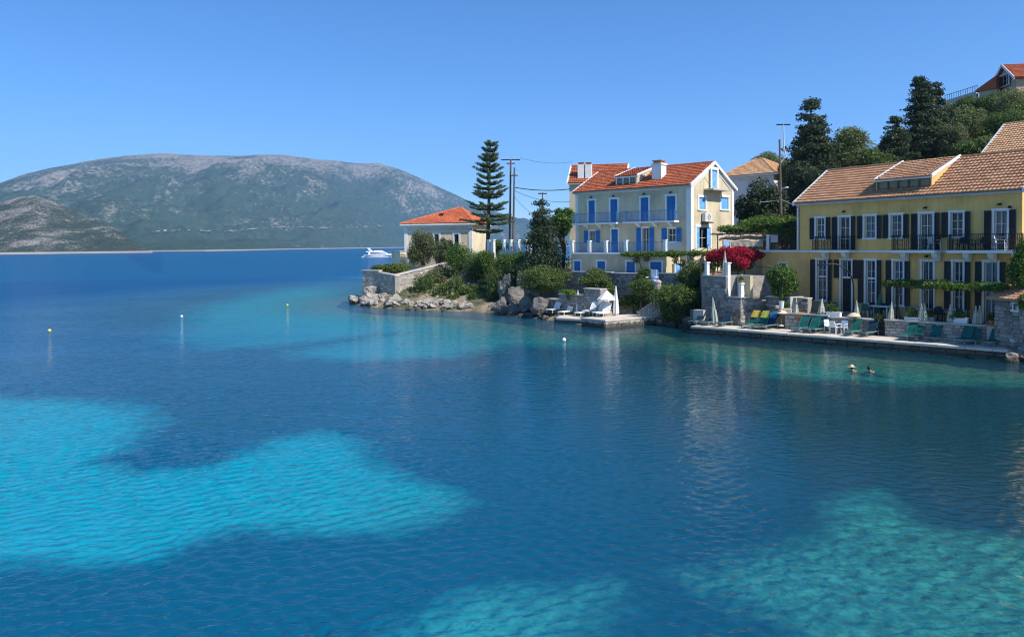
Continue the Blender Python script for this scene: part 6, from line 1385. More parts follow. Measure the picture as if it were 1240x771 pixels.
# street lamps with curved arms
def arc_lamp(px, Y, z0_, ztop, reach, label):
    b = W(px, 385, Y); b.z = z0_; d = (W(px - 30, 320, Y) - W(px, 320, Y)); d.z = 0; d.normalize(); t_ = thing('street_lamp', label, 'street lamp', b, 'curved street lamps')
    pts = [b, b + Vector((0, 0, (ztop - z0_) * .55))]
    for i in range(1, 9):
        a = i / 8 * math.pi * .5; pts.append(pts[1] + d * reach * .75 * (1 - math.cos(a)) + Vector((0, 0, (ztop - z0_) * .45 * math.sin(a))))
    pts.append(pts[-1] + d * reach * .25 - Vector((0, 0, .03)))
    k = MB(); k.tube(pts, [.06, .055] + [.05] * 9, 8); obj('curved_pole', k, m_iron, t_); e = pts[-1]
    k = MB(); k.hexa([e + d * x + Vector((-d.y, d.x, 0)) * y + Vector((0, 0, z)) for z in (-.09, .02) for x, y in ((0, -.1), (.5, -.1), (.5, .1), (0, .1))]); obj('lamp_head', k, m_iron, t_); k = MB(); k.lathe(b, [(.12, 0), (.12, .3), (.06, .35)], 8); obj('base', k, m_iron, t_)
arc_lamp(1033.5, 50.8, TR, zat(1010, 319.5, 50.8), 1.9, 'curved black lamp post arching left before the ochre house door')
arc_lamp(945, 53.4, TR, zat(925, 322, 53.4), 1.3, 'curved black lamp post beside the bright green tree')
# ---------------------------------------------------------------- power poles and wires
def pole(px, Y, ytop, zb, arms, label, r=.13, px_b=None):
    a = W(px_b or px, 300, Y); a.z = zb; b = W(px, ytop, Y); t_ = thing('power_pole', label, 'power pole', a, 'wooden power poles'); k = MB(); k.tube([a, b], [r, r * .7], 8); obj('pole_shaft', k, m_wood, t_); tips = []
    for (ya_, half) in arms:
        c = W(px, ya_, Y); k = MB(); k.box(lambda x, y, z: c + Vector((x, y, z)), -half, half, -.05, .05, -.06, .06); ar = obj('crossarm', k, m_iron, t_)
        for x in (-half * .9, -half * .4, half * .4, half * .9):
            k = MB(); k.lathe(c + Vector((x, 0, .06)), [(.03, 0), (.05, .06), (.035, .12), (.04, .2)], 6); obj('insulator', k, m_ac, ar); tips.append(c + Vector((x, 0, .26)))
    return t_, tips
p1, t1 = pole(618.5, 92, 193, 5, [(193.5, 1.15), (198, .5)], 'taller wooden power pole with wide crossarm right of the norfolk pine', .15, 617); p1b, t1b = pole(623, 91.5, 203, 5, [(212.5, .4)], 'shorter wooden power pole touching the taller one', .14, 621)
p2, t2 = pole(944, 72, 169, 7, [], 'power pole with lamp arm between white house and conifer', .13, 946.5); 
k = MB(); a = W(944.5, 198, 72); b = W(951.5, 190, 72); c = W(948.5, 150, 72); k.tube([a, b, b + (c - b) * .3 + Vector((-.1, 0, 0)), c], .06, 6); obj('steel_bracket', k, m_ac, p2)
k = MB(); c_ = W(948.5, 151, 72); k.box(lambda x, y, z: c_ + Vector((x, y, z)), -.65, .65, -.05, .05, -.06, .05); obj('crossarm', k, m_iron, p2)
k = MB(); c2_ = W(950, 227.5, 71.8); k.tube([W(945.8, 229, 72), c2_], .03, 5); k.lathe(c2_ + Vector((.2, 0, -.05)), [(.1, 0), (.22, .05), (.15, .14)], 8); obj('lamp_arm', k, m_ac, p2)
def wire(a, b, sag, label, r=.022, mat=None):
    a = Vector(a); b = Vector(b); k = MB(); n_ = 14; k.tube([a.lerp(b, i / n_) - Vector((0, 0, sag * 4 * (i / n_) * (1 - i / n_))) for i in range(n_ + 1)], r, 4); solo('overhead_wire', k, mat or m_iron, label, 'wire', a)
wire(W(623, 227, 91.5), W(690, 229, 93), .25, 'thick overhead wire from the twin poles to the rear house', .05); wire(W(623, 231, 91.5), W(692, 244, 93), .5, 'thin slack wire below the thick one to the rear house'); wire(W(623, 238, 91.5), W(660, 262, 82), .6, 'wire drooping from the twin poles behind the juniper')
wire(W(945, 241, 72), YF(0.1, 1.5, 9.0), .1, 'wire from the lamp pole to the ochre house', .03, m_ac); wire(W(890, 243, 76), W(945, 242, 72), .2, 'wire running left from the lamp pole past the white house', .03, m_ac)
wire(t1[3], W(692, 196, 100), .4, 'faint wire from the tall pole crossarm over the rear house', .015)
# pole further back behind juniper
pole(657, 88, 233, 6, [(234.5, .5)], 'thin distant pole behind the dark juniper', .09)
# ---------------------------------------------------------------- motor yacht
yc = G(461, 311.6, 0); Ysc = 40 * yc.y / FPX
yt = thing('motor_yacht', 'white motor yacht with flybridge crossing below the far mountain', 'yacht', yc)
Lh = Ysc / 2
def YP(x, y, z): return yc + Vector((x * Lh, y * Lh, z * Lh))
k = MB(); st_ = []
for x, hw_0, zk, zd in ((-1, .20, -.03, .16), (-.5, .23, -.05, .165), (0, .235, -.05, .18), (.5, .18, -.04, .21), (.8, .10, -.02, .245), (1.02, .008, .12, .27)):
    st_.append([YP(x, -hw_0, zd), YP(x - .02, -hw_0 * .8, zk), YP(x - .02, hw_0 * .8, zk), YP(x, hw_0, zd)])
for A_, B_ in zip(st_, st_[1:]):
    for i in range(3): k.quad(A_[i], B_[i], B_[i + 1], A_[i + 1])
    k.quad(A_[3], B_[3], B_[0], A_[0])
k.quad(*st_[0]); obj('hull', k, m_gel, yt)
k = MB()
def ybox(k, x0, x1, w0, z0_, z1_, r0=.1, r1=.2): k.hexa([YP(x0, -w0, z0_), YP(x1, -w0 * .8, z0_), YP(x1, w0 * .8, z0_), YP(x0, w0, z0_), YP(x0 + r0, -w0 * .85, z1_), YP(x1 - r1, -w0 * .65, z1_), YP(x1 - r1, w0 * .65, z1_), YP(x0 + r0, w0 * .85, z1_)])
ybox(k, -.72, .55, .19, .17, .33, .02, .3); sp = obj('cabin', k, m_gel, yt)
k = MB(); ybox(k, -.60, .36, .194, .22, .29, .02, .13); obj('cabin_window', k, m_tint, sp)
k = MB(); ybox(k, -.85, .22, .19, .33, .37, 0, .06); obj('flybridge_deck', k, m_gel, yt); k = MB(); ybox(k, -.4, .16, .15, .37, .42, .05, .1); obj('flybridge_coaming', k, m_gel, yt)
k = MB()
for y in (-.16, .16): k.hexa([YP(-.62, y - .015, .36), YP(-.48, y - .015, .36), YP(-.48, y + .015, .36), YP(-.62, y + .015, .36), YP(-.78, y - .015, .56), YP(-.70, y - .015, .56), YP(-.70, y + .015, .56), YP(-.78, y + .015, .56)])
k.hexa([YP(-.80, -.17, .55), YP(-.66, -.17, .55), YP(-.66, .17, .55), YP(-.80, .17, .55), YP(-.80, -.17, .58), YP(-.68, -.17, .58), YP(-.68, .17, .58), YP(-.80, .17, .58)]); obj('radar_arch', k, m_gel, yt)
k = MB(); ybox(k, -1.12, -.98, .19, .02, .05, 0, 0); obj('swim_platform', k, m_gel, yt)
k = MB(); k.tube([YP(.2, -.2, .26), YP(.6, -.16, .31), YP(1.0, -.01, .36), YP(.6, .16, .31), YP(.2, .2, .26)], .03, 4); obj('bow_rail', k, m_ac, yt)
k = MB(); ybox(k, -.9, .7, .237, .10, .125, 0, 0); obj('hull_stripe', k, m_antif, yt)
# ---------------------------------------------------------------- buoys
for px, py, mt_, s, lb in ((60, 402, m_buoy_y, .13, 'yellow mooring buoy alone at the far left'), (220, 384.5, m_buoy_w, .13, 'white buoy over the upper turquoise patch'), (348, 370.5, m_buoy_y, .12, 'pale yellow buoy nearest to the point'), (683, 413.5, m_buoy_w, .14, 'white buoy in front of the bathing platform')):
    c = G(px, py, 0); t_ = thing('mooring_buoy', lb, 'buoy', c); k = MB(); k.lathe(c, [(.02, -.25)] + [(s * math.sin(a), .12 - s * math.cos(a)) for a in [math.pi * i / 8 for i in range(1, 8)]] + [(.02, .12 + s)], 14); obj('float', k, mt_, t_, smooth=True); k = MB(); k.tube([c + Vector((0, 0, .11 + s)), c + Vector((.04, 0, .18 + s)), c + Vector((0, 0, .22 + s)), c + Vector((-.04, 0, .18 + s)), c + Vector((0, 0, .11 + s))], .012, 5); obj('ring', k, m_iron, t_)
# ---------------------------------------------------------------- swimmers
def skin_body(name, verts, edges, rad, mat, parent, sub=2):
    me = bpy.data.meshes.new(name); me.from_pydata([tuple(v) for v in verts], edges, []); o = bpy.data.objects.new(name, me); col.objects.link(o)
    md = o.modifiers.new('skin', 'SKIN'); me.skin_vertices[0].data[0].use_root = True
    for i, r_ in enumerate(rad): me.skin_vertices[0].data[i].radius = (r_, r_) if not isinstance(r_, tuple) else r_
    s_ = o.modifiers.new('sub', 'SUBSURF'); s_.levels = sub; s_.render_levels = sub
    dg = bpy.context.evaluated_depsgraph_get(); m2 = bpy.data.meshes.new_from_object(o.evaluated_get(dg)); bpy.data.objects.remove(o)
    m2.polygons.foreach_set('use_smooth', [True] * len(m2.polygons)); m2.materials.clear(); return link(name, m2, mat, parent)
def swimmer(px, py, face, label, hat):
    c = G(px, py, 0); root = thing('person', label, 'person', c); root.rotation_euler = (0, 0, face); root.scale = (.82,) * 3
    # local: swims towards -x; water at z=0
    V_ = [(.55, 0, -.24), (.35, 0, -.17), (.12, 0, -.06), (-.03, 0, .015), (-.09, 0, .10), (-.12, 0, .20), (-.125, 0, .29)]
    rd_ = [.15, .13, (.16, .15), .07, .062, .098, .075]; E = [(i, i + 1) for i in range(6)]
    for s in (-1, 1):
        b = len(V_); V_ += [(.06, .17 * s, -.03), (-.2, .33 * s, -.10), (-.42, .22 * s, -.10), (-.49, .18 * s, -.10)]; rd_ += [.062, .048, .036, .03]; E += [(2, b), (b, b + 1), (b + 1, b + 2), (b + 2, b + 3)]
        for f_ in range(5):
            n_ = len(V_); ln_ = (.045, .07, .078, .072, .055)[f_]; yy = (.18 + (f_ - 2) * -.018) * s
            V_ += [(-.49 - ln_ * .5, yy, -.10), (-.49 - ln_, yy, -.11)]; rd_ += [.009, .008]; E += [(b + 3, n_), (n_, n_ + 1)]
        b = len(V_); V_ += [(.62, .1 * s, -.26), (.95, .2 * s, -.36), (1.32, .16 * s, -.34), (1.42, .16 * s, -.38), (1.52, .17 * s, -.40)]; rd_ += [.09, .062, .04, .035, .03]; E += [(0, b)] + [(b + i, b + i + 1) for i in range(4)]
    body = skin_body('body', V_, E, rd_, m_skin, root)
    k = MB(); k.add([(-.215, -.014, .19), (-.215, .014, .19), (-.25, 0, .185), (-.212, 0, .225)], [(0, 2, 3), (1, 3, 2), (0, 1, 2)]); link('nose', (lambda mm_: (mm_.from_pydata(k.v, [], k.f), mm_)[1])(bpy.data.meshes.new('nose')), m_skin, root)
    for s in (-1, 1):
        k = MB(); k.lathe((-.205, .035 * s, .222), [(.006, -.008), (.012, 0), (.006, .008)], 8); me = bpy.data.meshes.new('eye'); me.from_pydata(k.v, [], k.f); link('eye', me, m_hair, root)
        k = MB(); k.lathe((-.115, .1 * s, .19), [(.008, -.03), (.02, -.01), (.022, .015), (.008, .03)], 8); me = bpy.data.meshes.new('ear'); me.from_pydata(k.v, [], k.f); link('ear', me, m_skin, root)
    k = MB(); k.tube([(-.206, -.025, .155), (-.216, 0, .152), (-.206, .025, .155)], .006, 5); me = bpy.data.meshes.new('mouth'); me.from_pydata(k.v, [], k.f); link('mouth', me, M('lips', (.35, .12, .1), None, 5, .6), root)
    k = MB(); n_ = 16
    prof = [(.095, .15), (.112, .19), (.117, .24), (.108, .29), (.08, .335), (.03, .355)]
    k.lathe((-.098, 0, 0), prof, n_, .02); me = bpy.data.meshes.new('hair'); me.from_pydata(k.v, [], k.f); link('hair', me, m_hair, root)
    if hat:
        k = MB(); k.lathe((-.115, 0, 0), [(.20, .265), (.21, .275), (.125, .29), (.122, .34), (.095, .39), (.03, .405)], 18); me = bpy.data.meshes.new('hat'); me.from_pydata(k.v, [], k.f); link('hat', me, m_straw, root)
    k = MB(); k.lathe((.09, 0, -.05), [(.165, -.09), (.178, -.03), (.178, .02), (.165, .04)], 14); me = bpy.data.meshes.new('swimsuit'); me.from_pydata(k.v, [], k.f); link('swimsuit', me, m_swim if hat else m_navy, root)
swimmer(1033, 449, .3, 'swimmer in a pale sun hat facing left, head above water', True); swimmer(1054.5, 450, .1, 'dark haired swimmer following behind the one in a hat', False)
# ================================================================== VINES, PERGOLAS, PLANTS
def strip_blobs(F, a0, a1, b, z, n, ra, rb, rz, seed, zf=None):
    rg = random.Random(seed); out = []
    for i in range(n):
        a = lerp(a0, a1, (i + rg.uniform(.2, .8)) / n); c = F(a, b + rg.uniform(-.3, .3), (zf(a) if zf else z) + rg.uniform(-.06, .06)); out.append((c.x, c.y, c.z, ra * rg.uniform(.7, 1.2), rb, rz * rg.uniform(.6, 1.3)))
    return out
def vine(name, label, base, blobs, n, size, mat, seed, stems=(), cat='vine', **kw):
    t_ = thing(name, label, cat, base); link('foliage', leaf_mesh('foliage', blobs, n, size, seed, off=base, **kw), mat, t_)
    for s in stems: k = MB(); k.tube(s, [.05] * (len(s) - 1) + [.03], 6); obj('stem', k, m_trunk, t_)
    return t_
# terrace pergola before the ochre house
pb = -2.0; a0, a1 = YF.A(1079, 348, pb), YF.A(1212, 348, pb); pz = YF.Z(1145, 349.5, pb)
pr_ = thing('pergola', 'slim terrace pergola in front of the ochre house', 'pergola', YF(a0, pb, TR))
for p in (1086, 1129, 1172, 1206):
    k = MB(); a = YF.A(p, 365, pb); k.tube([YF(a, pb, TR - .02), YF(a, pb, pz)], .04, 6); obj('post', k, m_iron, pr_)
k = MB(); k.box(YF, a0, a1, pb - .04, pb + .04, pz, pz + .07); obj('front_beam', k, m_beam, pr_); k = MB(); k.box(YF, a0, a1, -.5, -.44, pz + .15, pz + .22); obj('wall_beam', k, m_beam, pr_)
for i in range(11): k = MB(); a = lerp(a0 + .1, a1 - .1, i / 10); k.box(YF, a - .025, a + .025, pb - .2, -.45, pz + .071, pz + .12); obj('rafter', k, m_beam, pr_)
bl = strip_blobs(YF, a0 - .3, a1 + .2, pb + .1, pz + .2, 26, .45, .65, .27, 3) + strip_blobs(YF, a0, a1, pb + .9, pz + .25, 18, .42, .6, .16, 4)
vine('grape_vine', 'bright grape vine spread over the slim terrace pergola', YF(a0, pb, TR), bl, 5200, .19, l_vine, 31, [[YF(YF.A(1089, 365, pb), pb + .1, TR), YF(YF.A(1086, 355, pb), pb + .05, (TR + pz) / 2), YF(YF.A(1090, 350, pb), pb, pz)]])
# vine along the blue house terrace
a0, a1 = BF_.A(752, 306, -gb - .4), BF_.A(812, 306, -gb - .4)
bl = strip_blobs(BF_, a0, a1, -gb - .35, z1 - .1, 16, .5, .4, .22, 8) + strip_blobs(BF_, a1 - .5, BF_.A(838, 306, -gb - .4) + 2.2, -gb - .5, z1 - .05, 14, .55, .5, .28, 9)
bl += [(*BF_(BF_.A(p, 312, -gb - .4), -gb - .4, z1 - d), .3, .3, .35) for p, d in ((770, .6), (783, .5), (818, .6), (826, .9), (835, .6))]
vine('grape_vine', 'yellow green vine trailing along the blue house terrace edge', BF_(a0, -gb - .4, z0), bl, 4200, .2, l_vine, 32, [[BF_(BF_.A(775, 330, -gb - .3), -gb - .3, gz - .8), BF_(BF_.A(777, 318, -gb - .3), -gb - .35, 4.4), BF_(BF_.A(772, 308, -gb - .3), -gb - .4, z1 - .1)]])
# upper pergola with awning between the two houses
UF = Fr(W(866, 290, 64.5).xy, W(968, 285, 62.0).xy)
pr_ = thing('pergola', 'tall pergola frame over the upper terrace between the two houses', 'pergola', UF(0, 0, UZ))
pz2 = UF.Z(900, 284)
for p in (869, 897, 925, 962):
    for b in (0, 4.0): k = MB(); a = UF.A(p, 295); k.tube([UF(a, b, UZ - .2), UF(a, b, pz2)], .05, 6); obj('post', k, m_beam, pr_)
for b in (0, 4.0): k = MB(); k.box(UF, -.4, UF.len + .4, b - .05, b + .05, pz2, pz2 + .1); obj('beam', k, m_beam, pr_)
for i in range(13): k = MB(); a = lerp(-.2, UF.len + .2, i / 12); k.box(UF, a - .03, a + .03, -.4, 4.4, pz2 + .101, pz2 + .16); obj('rafter', k, m_beam, pr_)
aw_ = thing('awning', 'beige canvas awning stretched under the upper vine', 'awning', UF(0, -.3, pz2)); k = MB(); A0, A1 = UF.A(869, 290, -.4), UF.A(926, 290, -.4); n_ = 8
zA, zB = UF.Z(869, 287.5, -.4), UF.Z(900, 294, -.4)
for i in range(n_):
    x0, x1 = lerp(A0, A1, i / n_), lerp(A0, A1, (i + 1) / n_); s0, s1 = .05 * math.sin(i * 1.7), .05 * math.sin((i + 1) * 1.7)
    k.hexa([UF(x0, -.5, zB + .15 + s0), UF(x1, -.5, zB + .15 + s1), UF(x1, 3.2, zA + .2 + s1), UF(x0, 3.2, zA + .2 + s0), UF(x0, -.5, zB + .18 + s0), UF(x1, -.5, zB + .18 + s1), UF(x1, 3.2, zA + .23 + s1), UF(x0, 3.2, zA + .23 + s0)])
obj('canvas', k, m_awn, aw_)
k = MB(); va, vb = UF.A(885, 292, -.4), UF.A(924, 292, -.4)
for i in range(10):
    x0, x1 = lerp(va, vb, i / 10), lerp(va, vb, (i + 1) / 10); k.quad(UF(x0, -.51, zB + .14), UF(x1, -.51, zB + .14), UF(x1, -.53 + .03 * (i % 2), zB - .35 + .05 * (i % 2)), UF(x0, -.53 + .03 * ((i + 1) % 2), zB - .35 + .05 * ((i + 1) % 2)))
vl_ = obj('valance', k, m_awn, aw_)
bl = strip_blobs(UF, UF.A(872, 275), UF.A(905, 275), .6, pz2 + .5, 12, .6, .9, .32, 12) + strip_blobs(UF, UF.A(903, 270), UF.len + .6, 1.2, pz2 + .9, 22, .75, 1.2, .55, 13) + strip_blobs(UF, UF.A(930, 270), UF.len + .3, .3, pz2 + .1, 8, .6, .6, .5, 14)
vine('grape_vine', 'thick vine canopy above the awning between the two houses', UF(2, 2, UZ), bl, 8500, .24, l_vine, 33, [[UF(UF.A(925, 295), .2, UZ), UF(UF.A(926, 285), .2, 6), UF(UF.A(924, 280), .2, pz2 + .3)]])
for i, p in enumerate((888, 903, 914)):
    table(UF(UF.A(p, 300, 1.5), 1.2 + .4 * i, UZ), UF, .5, .4, 1.4, m_blue, ('left', 'middle', 'right')[i] + ' of three blue tables in shade under the beige awning', m_iron)
# bougainvillea
bl = []
for (px, py, Y, s) in ((863, 309, 60.6, .75), (870, 306, 60.2, .85), (879, 302, 60.0, .8), (888, 303, 59.8, .9), (897, 303, 59.8, .9), (905, 306, 59.8, .85), (912, 305, 60, .7), (919, 307, 60.2, .6), (893, 311, 59.6, .85), (899, 315, 59.4, .7), (902, 320, 59.4, .45), (876, 310, 60.0, .7), (884, 308, 59.7, .8), (910, 311, 59.8, .6), (860, 313, 60.6, .4)):
    c = W(px, py, Y); s *= .86; bl.append((c.x, c.y, c.z - .12, s, s * .8, s * .6))
bbase = W(893, 330, 60.2); bbase.z = UZ
vine('bougainvillea', 'magenta bougainvillea mound on the upper terrace', bbase, bl, 9000, .16, l_boug, 34, [[bbase, bbase + Vector((.2, 0, .8)), bbase + Vector((-.1, 0, 1.5))]], 'flowering shrub')
bl = [(*W(px, py, Y), s, s, s * .8) for px, py, Y, s in ((882, 321, 60.5, .6), (893, 322, 60.4, .6), (870, 318, 60.8, .5), (906, 320, 60.5, .5), (858, 322, 61.2, .6))]
vine('terrace_shrub', 'dark green shrub below the magenta flowers', bbase, bl, 2200, .18, l_bush, 35, [[bbase + Vector((.6, 0, -.1)), bbase + Vector((.5, 0, .6))]], 'shrub')
# warm lit rear wall under the flowers
tw = Fr(W(876, 325, 63.5).xy, W(930, 325, 61.5).xy); tw_ = thing('terrace_wall', 'ochre wall at the back of the upper terrace behind the flowers', 'wall', tw(0, 0, UZ)); k = MB(); k.box(tw, 0, tw.len, 0, .25, UZ - .3, tw.Z(900, 309)); obj('wall_body', k, m_yellow, tw_); k = MB(); k.box(tw, -.05, tw.len + .05, -.05, .3, tw.Z(900, 309), tw.Z(900, 309) + .08); obj('coping', k, m_conc, tw_)
# ================================================================== TREES AND BUSHES
P_ = px_bush
P_('olive_tree', 'pale olive tree hiding the villa front on the point', 'tree', 494, 530, 277, 322, 94.5, 6500, .26, l_olive, 41, k=16, rr=.45, zb=4.4, r=.2)
P_('olive_tree', 'smaller pale green tree beside the villa window', 'tree', 522, 550, 284, 322, 93.5, 4600, .26, l_olive, 42, k=13, rr=.45, zb=4.4, r=.16)
P_('hedge_bush', 'low bright hedge along the top of the point wall', 'hedge', 448, 500, 317, 334, 90, 4800, .22, l_dome, 43, depth=1.6, k=18, rr=.35, crown='foliage', stem='stem')
P_('shrub', 'dark upright shrub at the foot of the sunlit point wall', 'shrub', 500, 527, 330, 368, 83.8, 3600, .2, l_bush, 44, k=12, rr=.5, zb=1.2, crown='foliage', stem='stem')
P_('shrub', 'grey green agave like shrub against the point wall', 'shrub', 514, 542, 320, 352, 87.5, 2600, .26, l_olive, 45, k=10, rr=.45, zb=2, crown='foliage', stem='stem')
for i, (x0, x1, y0, y1, Y, n, mt_, lb) in enumerate(((540, 575, 292, 340, 88, 5200, l_green, 'fresh green shrub right of the villa window'), (562, 606, 296, 350, 85, 7000, l_bush, 'large dark shrub beneath the norfolk pine'), (536, 566, 336, 364, 82.5, 3600, l_bush, 'rounded shrub above the orange earth bank'), (556, 590, 342, 368, 80.5, 4200, l_bush, 'dark bush overhanging the ledge by the water'),
        (585, 622, 320, 372, 78, 6500, l_bush, 'tall dark bush left of the grey cliff'), (596, 640, 300, 346, 82, 6000, l_green, 'bright shrub below the white balustrade'), (540, 560, 352, 368, 79.8, 1800, l_dome, 'small round bush at the cliff edge'), (618, 650, 306, 340, 79, 3800, l_bush, 'shaded bush at the foot of the juniper'), (575, 600, 303, 326, 83.5, 2600, l_green, 'light green bush in front of the dark shrub'))):
    P_('shrub', lb, 'shrub', x0, x1, y0, y1, Y, n, .23, mt_, 50 + i, k=14, rr=.45, zb=zat((x0 + x1) / 2, y1, Y) - .3, crown='foliage', stem='stem')
for i, (x0, x1, y0, y1, Y, n, lb) in enumerate(((625, 695, 320, 357, 69.5, 9500, 'largest clipped dome bush above the grey sea wall'), (702, 742, 325, 352, 66.5, 5200, 'clipped dome bush above the white parasols'), (756, 797, 334, 362, 63.2, 4600, 'spreading bush below the pale blue chair'), (768, 794, 322, 345, 65.0, 2800, 'small dark bush left of the pale blue chair'))):
    P_('dome_bush', lb, 'bush', x0, x1, y0, y1, Y, n, .19, l_dome if i < 2 else l_bush, 70 + i, k=26, rr=.34, depth=(x1 - x0) / 2 * Y / FPX * .8, zb=zat(700, y1, Y) - .5, crown='foliage', stem='stem', shell=.4)
for i, (x0, x1, y0, y1, Y, n, mt_, lb) in enumerate(((792, 850, 338, 392, 60.8, 11000, l_bush, 'big dark bush between the rubble stair and the bastion'), (818, 852, 318, 358, 62.5, 5200, l_bush, 'mid green bush under the terrace vine'), (780, 822, 342, 366, 62.4, 3200, l_dome, 'light green bush above the rubble stair'), (745, 790, 356, 378, 63.9, 2600, l_bush, 'dark ivy behind the bathing platform'), (722, 745, 338, 362, 66.6, 1800, l_bush, 'dark bush beside the open white parasol'), (676, 700, 350, 358, 66.5, 900, l_vine, 'small yellow green plant on the sea wall'))):
    P_('shrub', lb, 'shrub', x0, x1, y0, y1, Y, n, .2, mt_, 80 + i, k=16, rr=.42, depth=1.2, zb=zat(800, y1, Y), crown='foliage', stem='stem')
P_('small_tree', 'bright green small tree beside the left curved lamp', 'tree', 928, 967, 320, 360, 54.2, 6000, .2, l_green, 91, k=18, rr=.42, zb=1.6, r=.1)
P_('climbing_vine', 'dark leafy climber at the right edge of the ochre house', 'vine', 1222, 1262, 285, 348, 42.6, 6000, .18, l_green, 92, k=16, rr=.42, zb=1.5, depth=.8, r=.06, crown='foliage', stem='stem')
P_('creeper', 'small creeper hanging over the hut roof edge', 'vine', 1232, 1250, 352, 372, 41.2, 900, .14, l_vine, 93, k=6, rr=.5, depth=.35, crown='foliage', stem='stem', r=.03)
# layered conifers
def conifer(name, label, px, ytop, ybot, Y, half, mat, seed, n=9000, size=.34, lean=0, tops=None, group=None, flat=.3, zb=None, tiers=15, pe=.75, pt_=.20):
    rg = random.Random(seed); bl = []; b = W(px, ybot, Y); t = W(px + lean, ytop, Y); H = t.z - b.z; hw_ = half * Y / FPX
    for (dx, ht, sc) in (tops or ((0, 1.0, 1.0),)):
        top = b + (t - b) * ht
        for i in range(tiers):
            f_ = (i + rg.uniform(-.25, .25)) / (tiers - 1); f_ = min(max(f_, 0), 1); z = b.z + (top.z - b.z) * f_; prof = (1 - f_) ** pe * .9 + pt_; r_ = hw_ * sc * prof * rg.uniform(.8, 1.12); cx = b.x + dx * Y / FPX * min(1, f_ * 1.6) + (t.x - b.x) * f_
            bl.append((cx, b.y, z, r_ * .5, r_ * .5, .55)); a0 = rg.uniform(0, 6.28); nj = rg.choice((4, 5, 6))
            for j in range(nj):                      # flat spreading pads of foliage with air between them
                a = a0 + j * 6.283 / nj + rg.uniform(-.4, .4); q = r_ * rg.uniform(.45, .8); s = r_ * rg.uniform(.26, .44) + .22; bl.append((cx + q * math.cos(a), b.y + q * math.sin(a), z + rg.uniform(-.15, .45), s * 1.25, s, s * .26 + .12))
    root = thing(name, label, 'tree', (b.x, b.y, zb if zb is not None else b.z), group); link('crown', leaf_mesh('crown', bl, n, size, seed, flat=flat, shell=.85, off=root.location), mat, root)
    k = MB(); base = Vector(root.location); k.tube([base - Vector((0, 0, .3)), base, base.lerp(t, .5), t - Vector((0, 0, .3))], [.3, .26, .17, .05], 8)
    obj('trunk', k, m_trunk, root)
    for q in bl[::max(1, len(bl) // 16)]: 
        k = MB(); q = Vector(q[:3]); k.tube([Vector((lerp(base.x, t.x, .5), base.y, q.z - .25)), q], [.06, .02], 5); obj('limb', k, m_trunk, root)
    return root
conifer('juniper', 'dark juniper tree left of the blue shuttered house', 659, 246, 332, 76, 31, l_dark, 101, 13000, .28, -4, ((0, 1, 1), (9, .72, .7), (-6, .8, .6)))
conifer('cypress', 'tall dark cypress beside the lamp pole', 984, 123, 262, 80, 38, l_dark, 102, 32000, .34, -2, ((0, 1, 1), (11, .83, .7), (-8, .72, .75)))
conifer('cypress', 'tallest dark cypress behind the ochre roof with flat top', 1117, 97, 235, 86, 38, l_dark, 103, 34000, .34, -2, ((0, 1, .85), (-4, .99, .5), (6, .93, .8)), tiers=17)
conifer('cypress', 'dark cypress right of the tallest one and nearly touching it', 1134, 104, 232, 88, 24, l_dark, 104, 20000, .34, 0, ((0, 1, 1), (3, .9, .8)))
conifer('cypress', 'shorter dark cypress left of the tallest one', 1086, 144, 232, 84, 28, l_dark, 105, 20000, .34, 0, ((0, 1, 1), (-7, .8, .8)))
# norfolk island pine
nb_ = W(590.5, 303, 92); nt_ = W(594, 170, 92); root = thing('norfolk_pine', 'tall tiered norfolk pine rising beside the power poles', 'tree', nb_)
k = MB(); k.tube([nb_ - Vector((0, 0, .6)), nb_, nb_.lerp(nt_, .5), nt_], [.30, .27, .17, .04], 8); obj('trunk', k, m_trunk, root)
rg = random.Random(4); bl = []; br = MB(); nti = 17
for i in range(nti):
    f_ = (i + rg.uniform(-.1, .5)) / nti; c = nb_.lerp(nt_, .16 + .82 * f_); R_ = lerp(3.35, .7, f_ ** 1.1) * rg.uniform(.78, 1.15) * (0.75 if i == 0 else 1); nbr = rg.choice((6, 7, 8, 9)); sag = rg.uniform(-.12, .1); a0 = rg.uniform(0, 6)
    for j in range(nbr):
        a = a0 + j * 6.283 / nbr + rg.uniform(-.15, .15); r1 = R_ * rg.uniform(.6, 1.15); d = Vector((math.cos(a), math.sin(a), 0)); rise = lerp(.02, .42, f_) + sag + rg.uniform(-.08, .08)
        p0 = c; p1_ = c + d * r1 * .55 + Vector((0, 0, rise * r1 * .35)); p2_ = c + d * r1 + Vector((0, 0, rise * r1 + .12 * r1)); br.tube([p0, p1_, p2_], [.05, .03, .015], 4)
        for q in range(12):
            u = .22 + .78 * q / 11; p = p0.lerp(p1_, u * 1.8) if u < .55 else p1_.lerp(p2_, (u - .55) / .45); s = .36 * (1.1 - .35 * u) * rg.uniform(.75, 1.25) ; bl.append((p.x, p.y, p.z + .07, s, s, s * .42))
obj('branch', br, m_trunk, root, kind='stuff'); link('crown', leaf_mesh('crown', bl, 32000, .23, 77, flat=.3, shell=.8, off=nb_, aspect=2.2), l_norf, root)
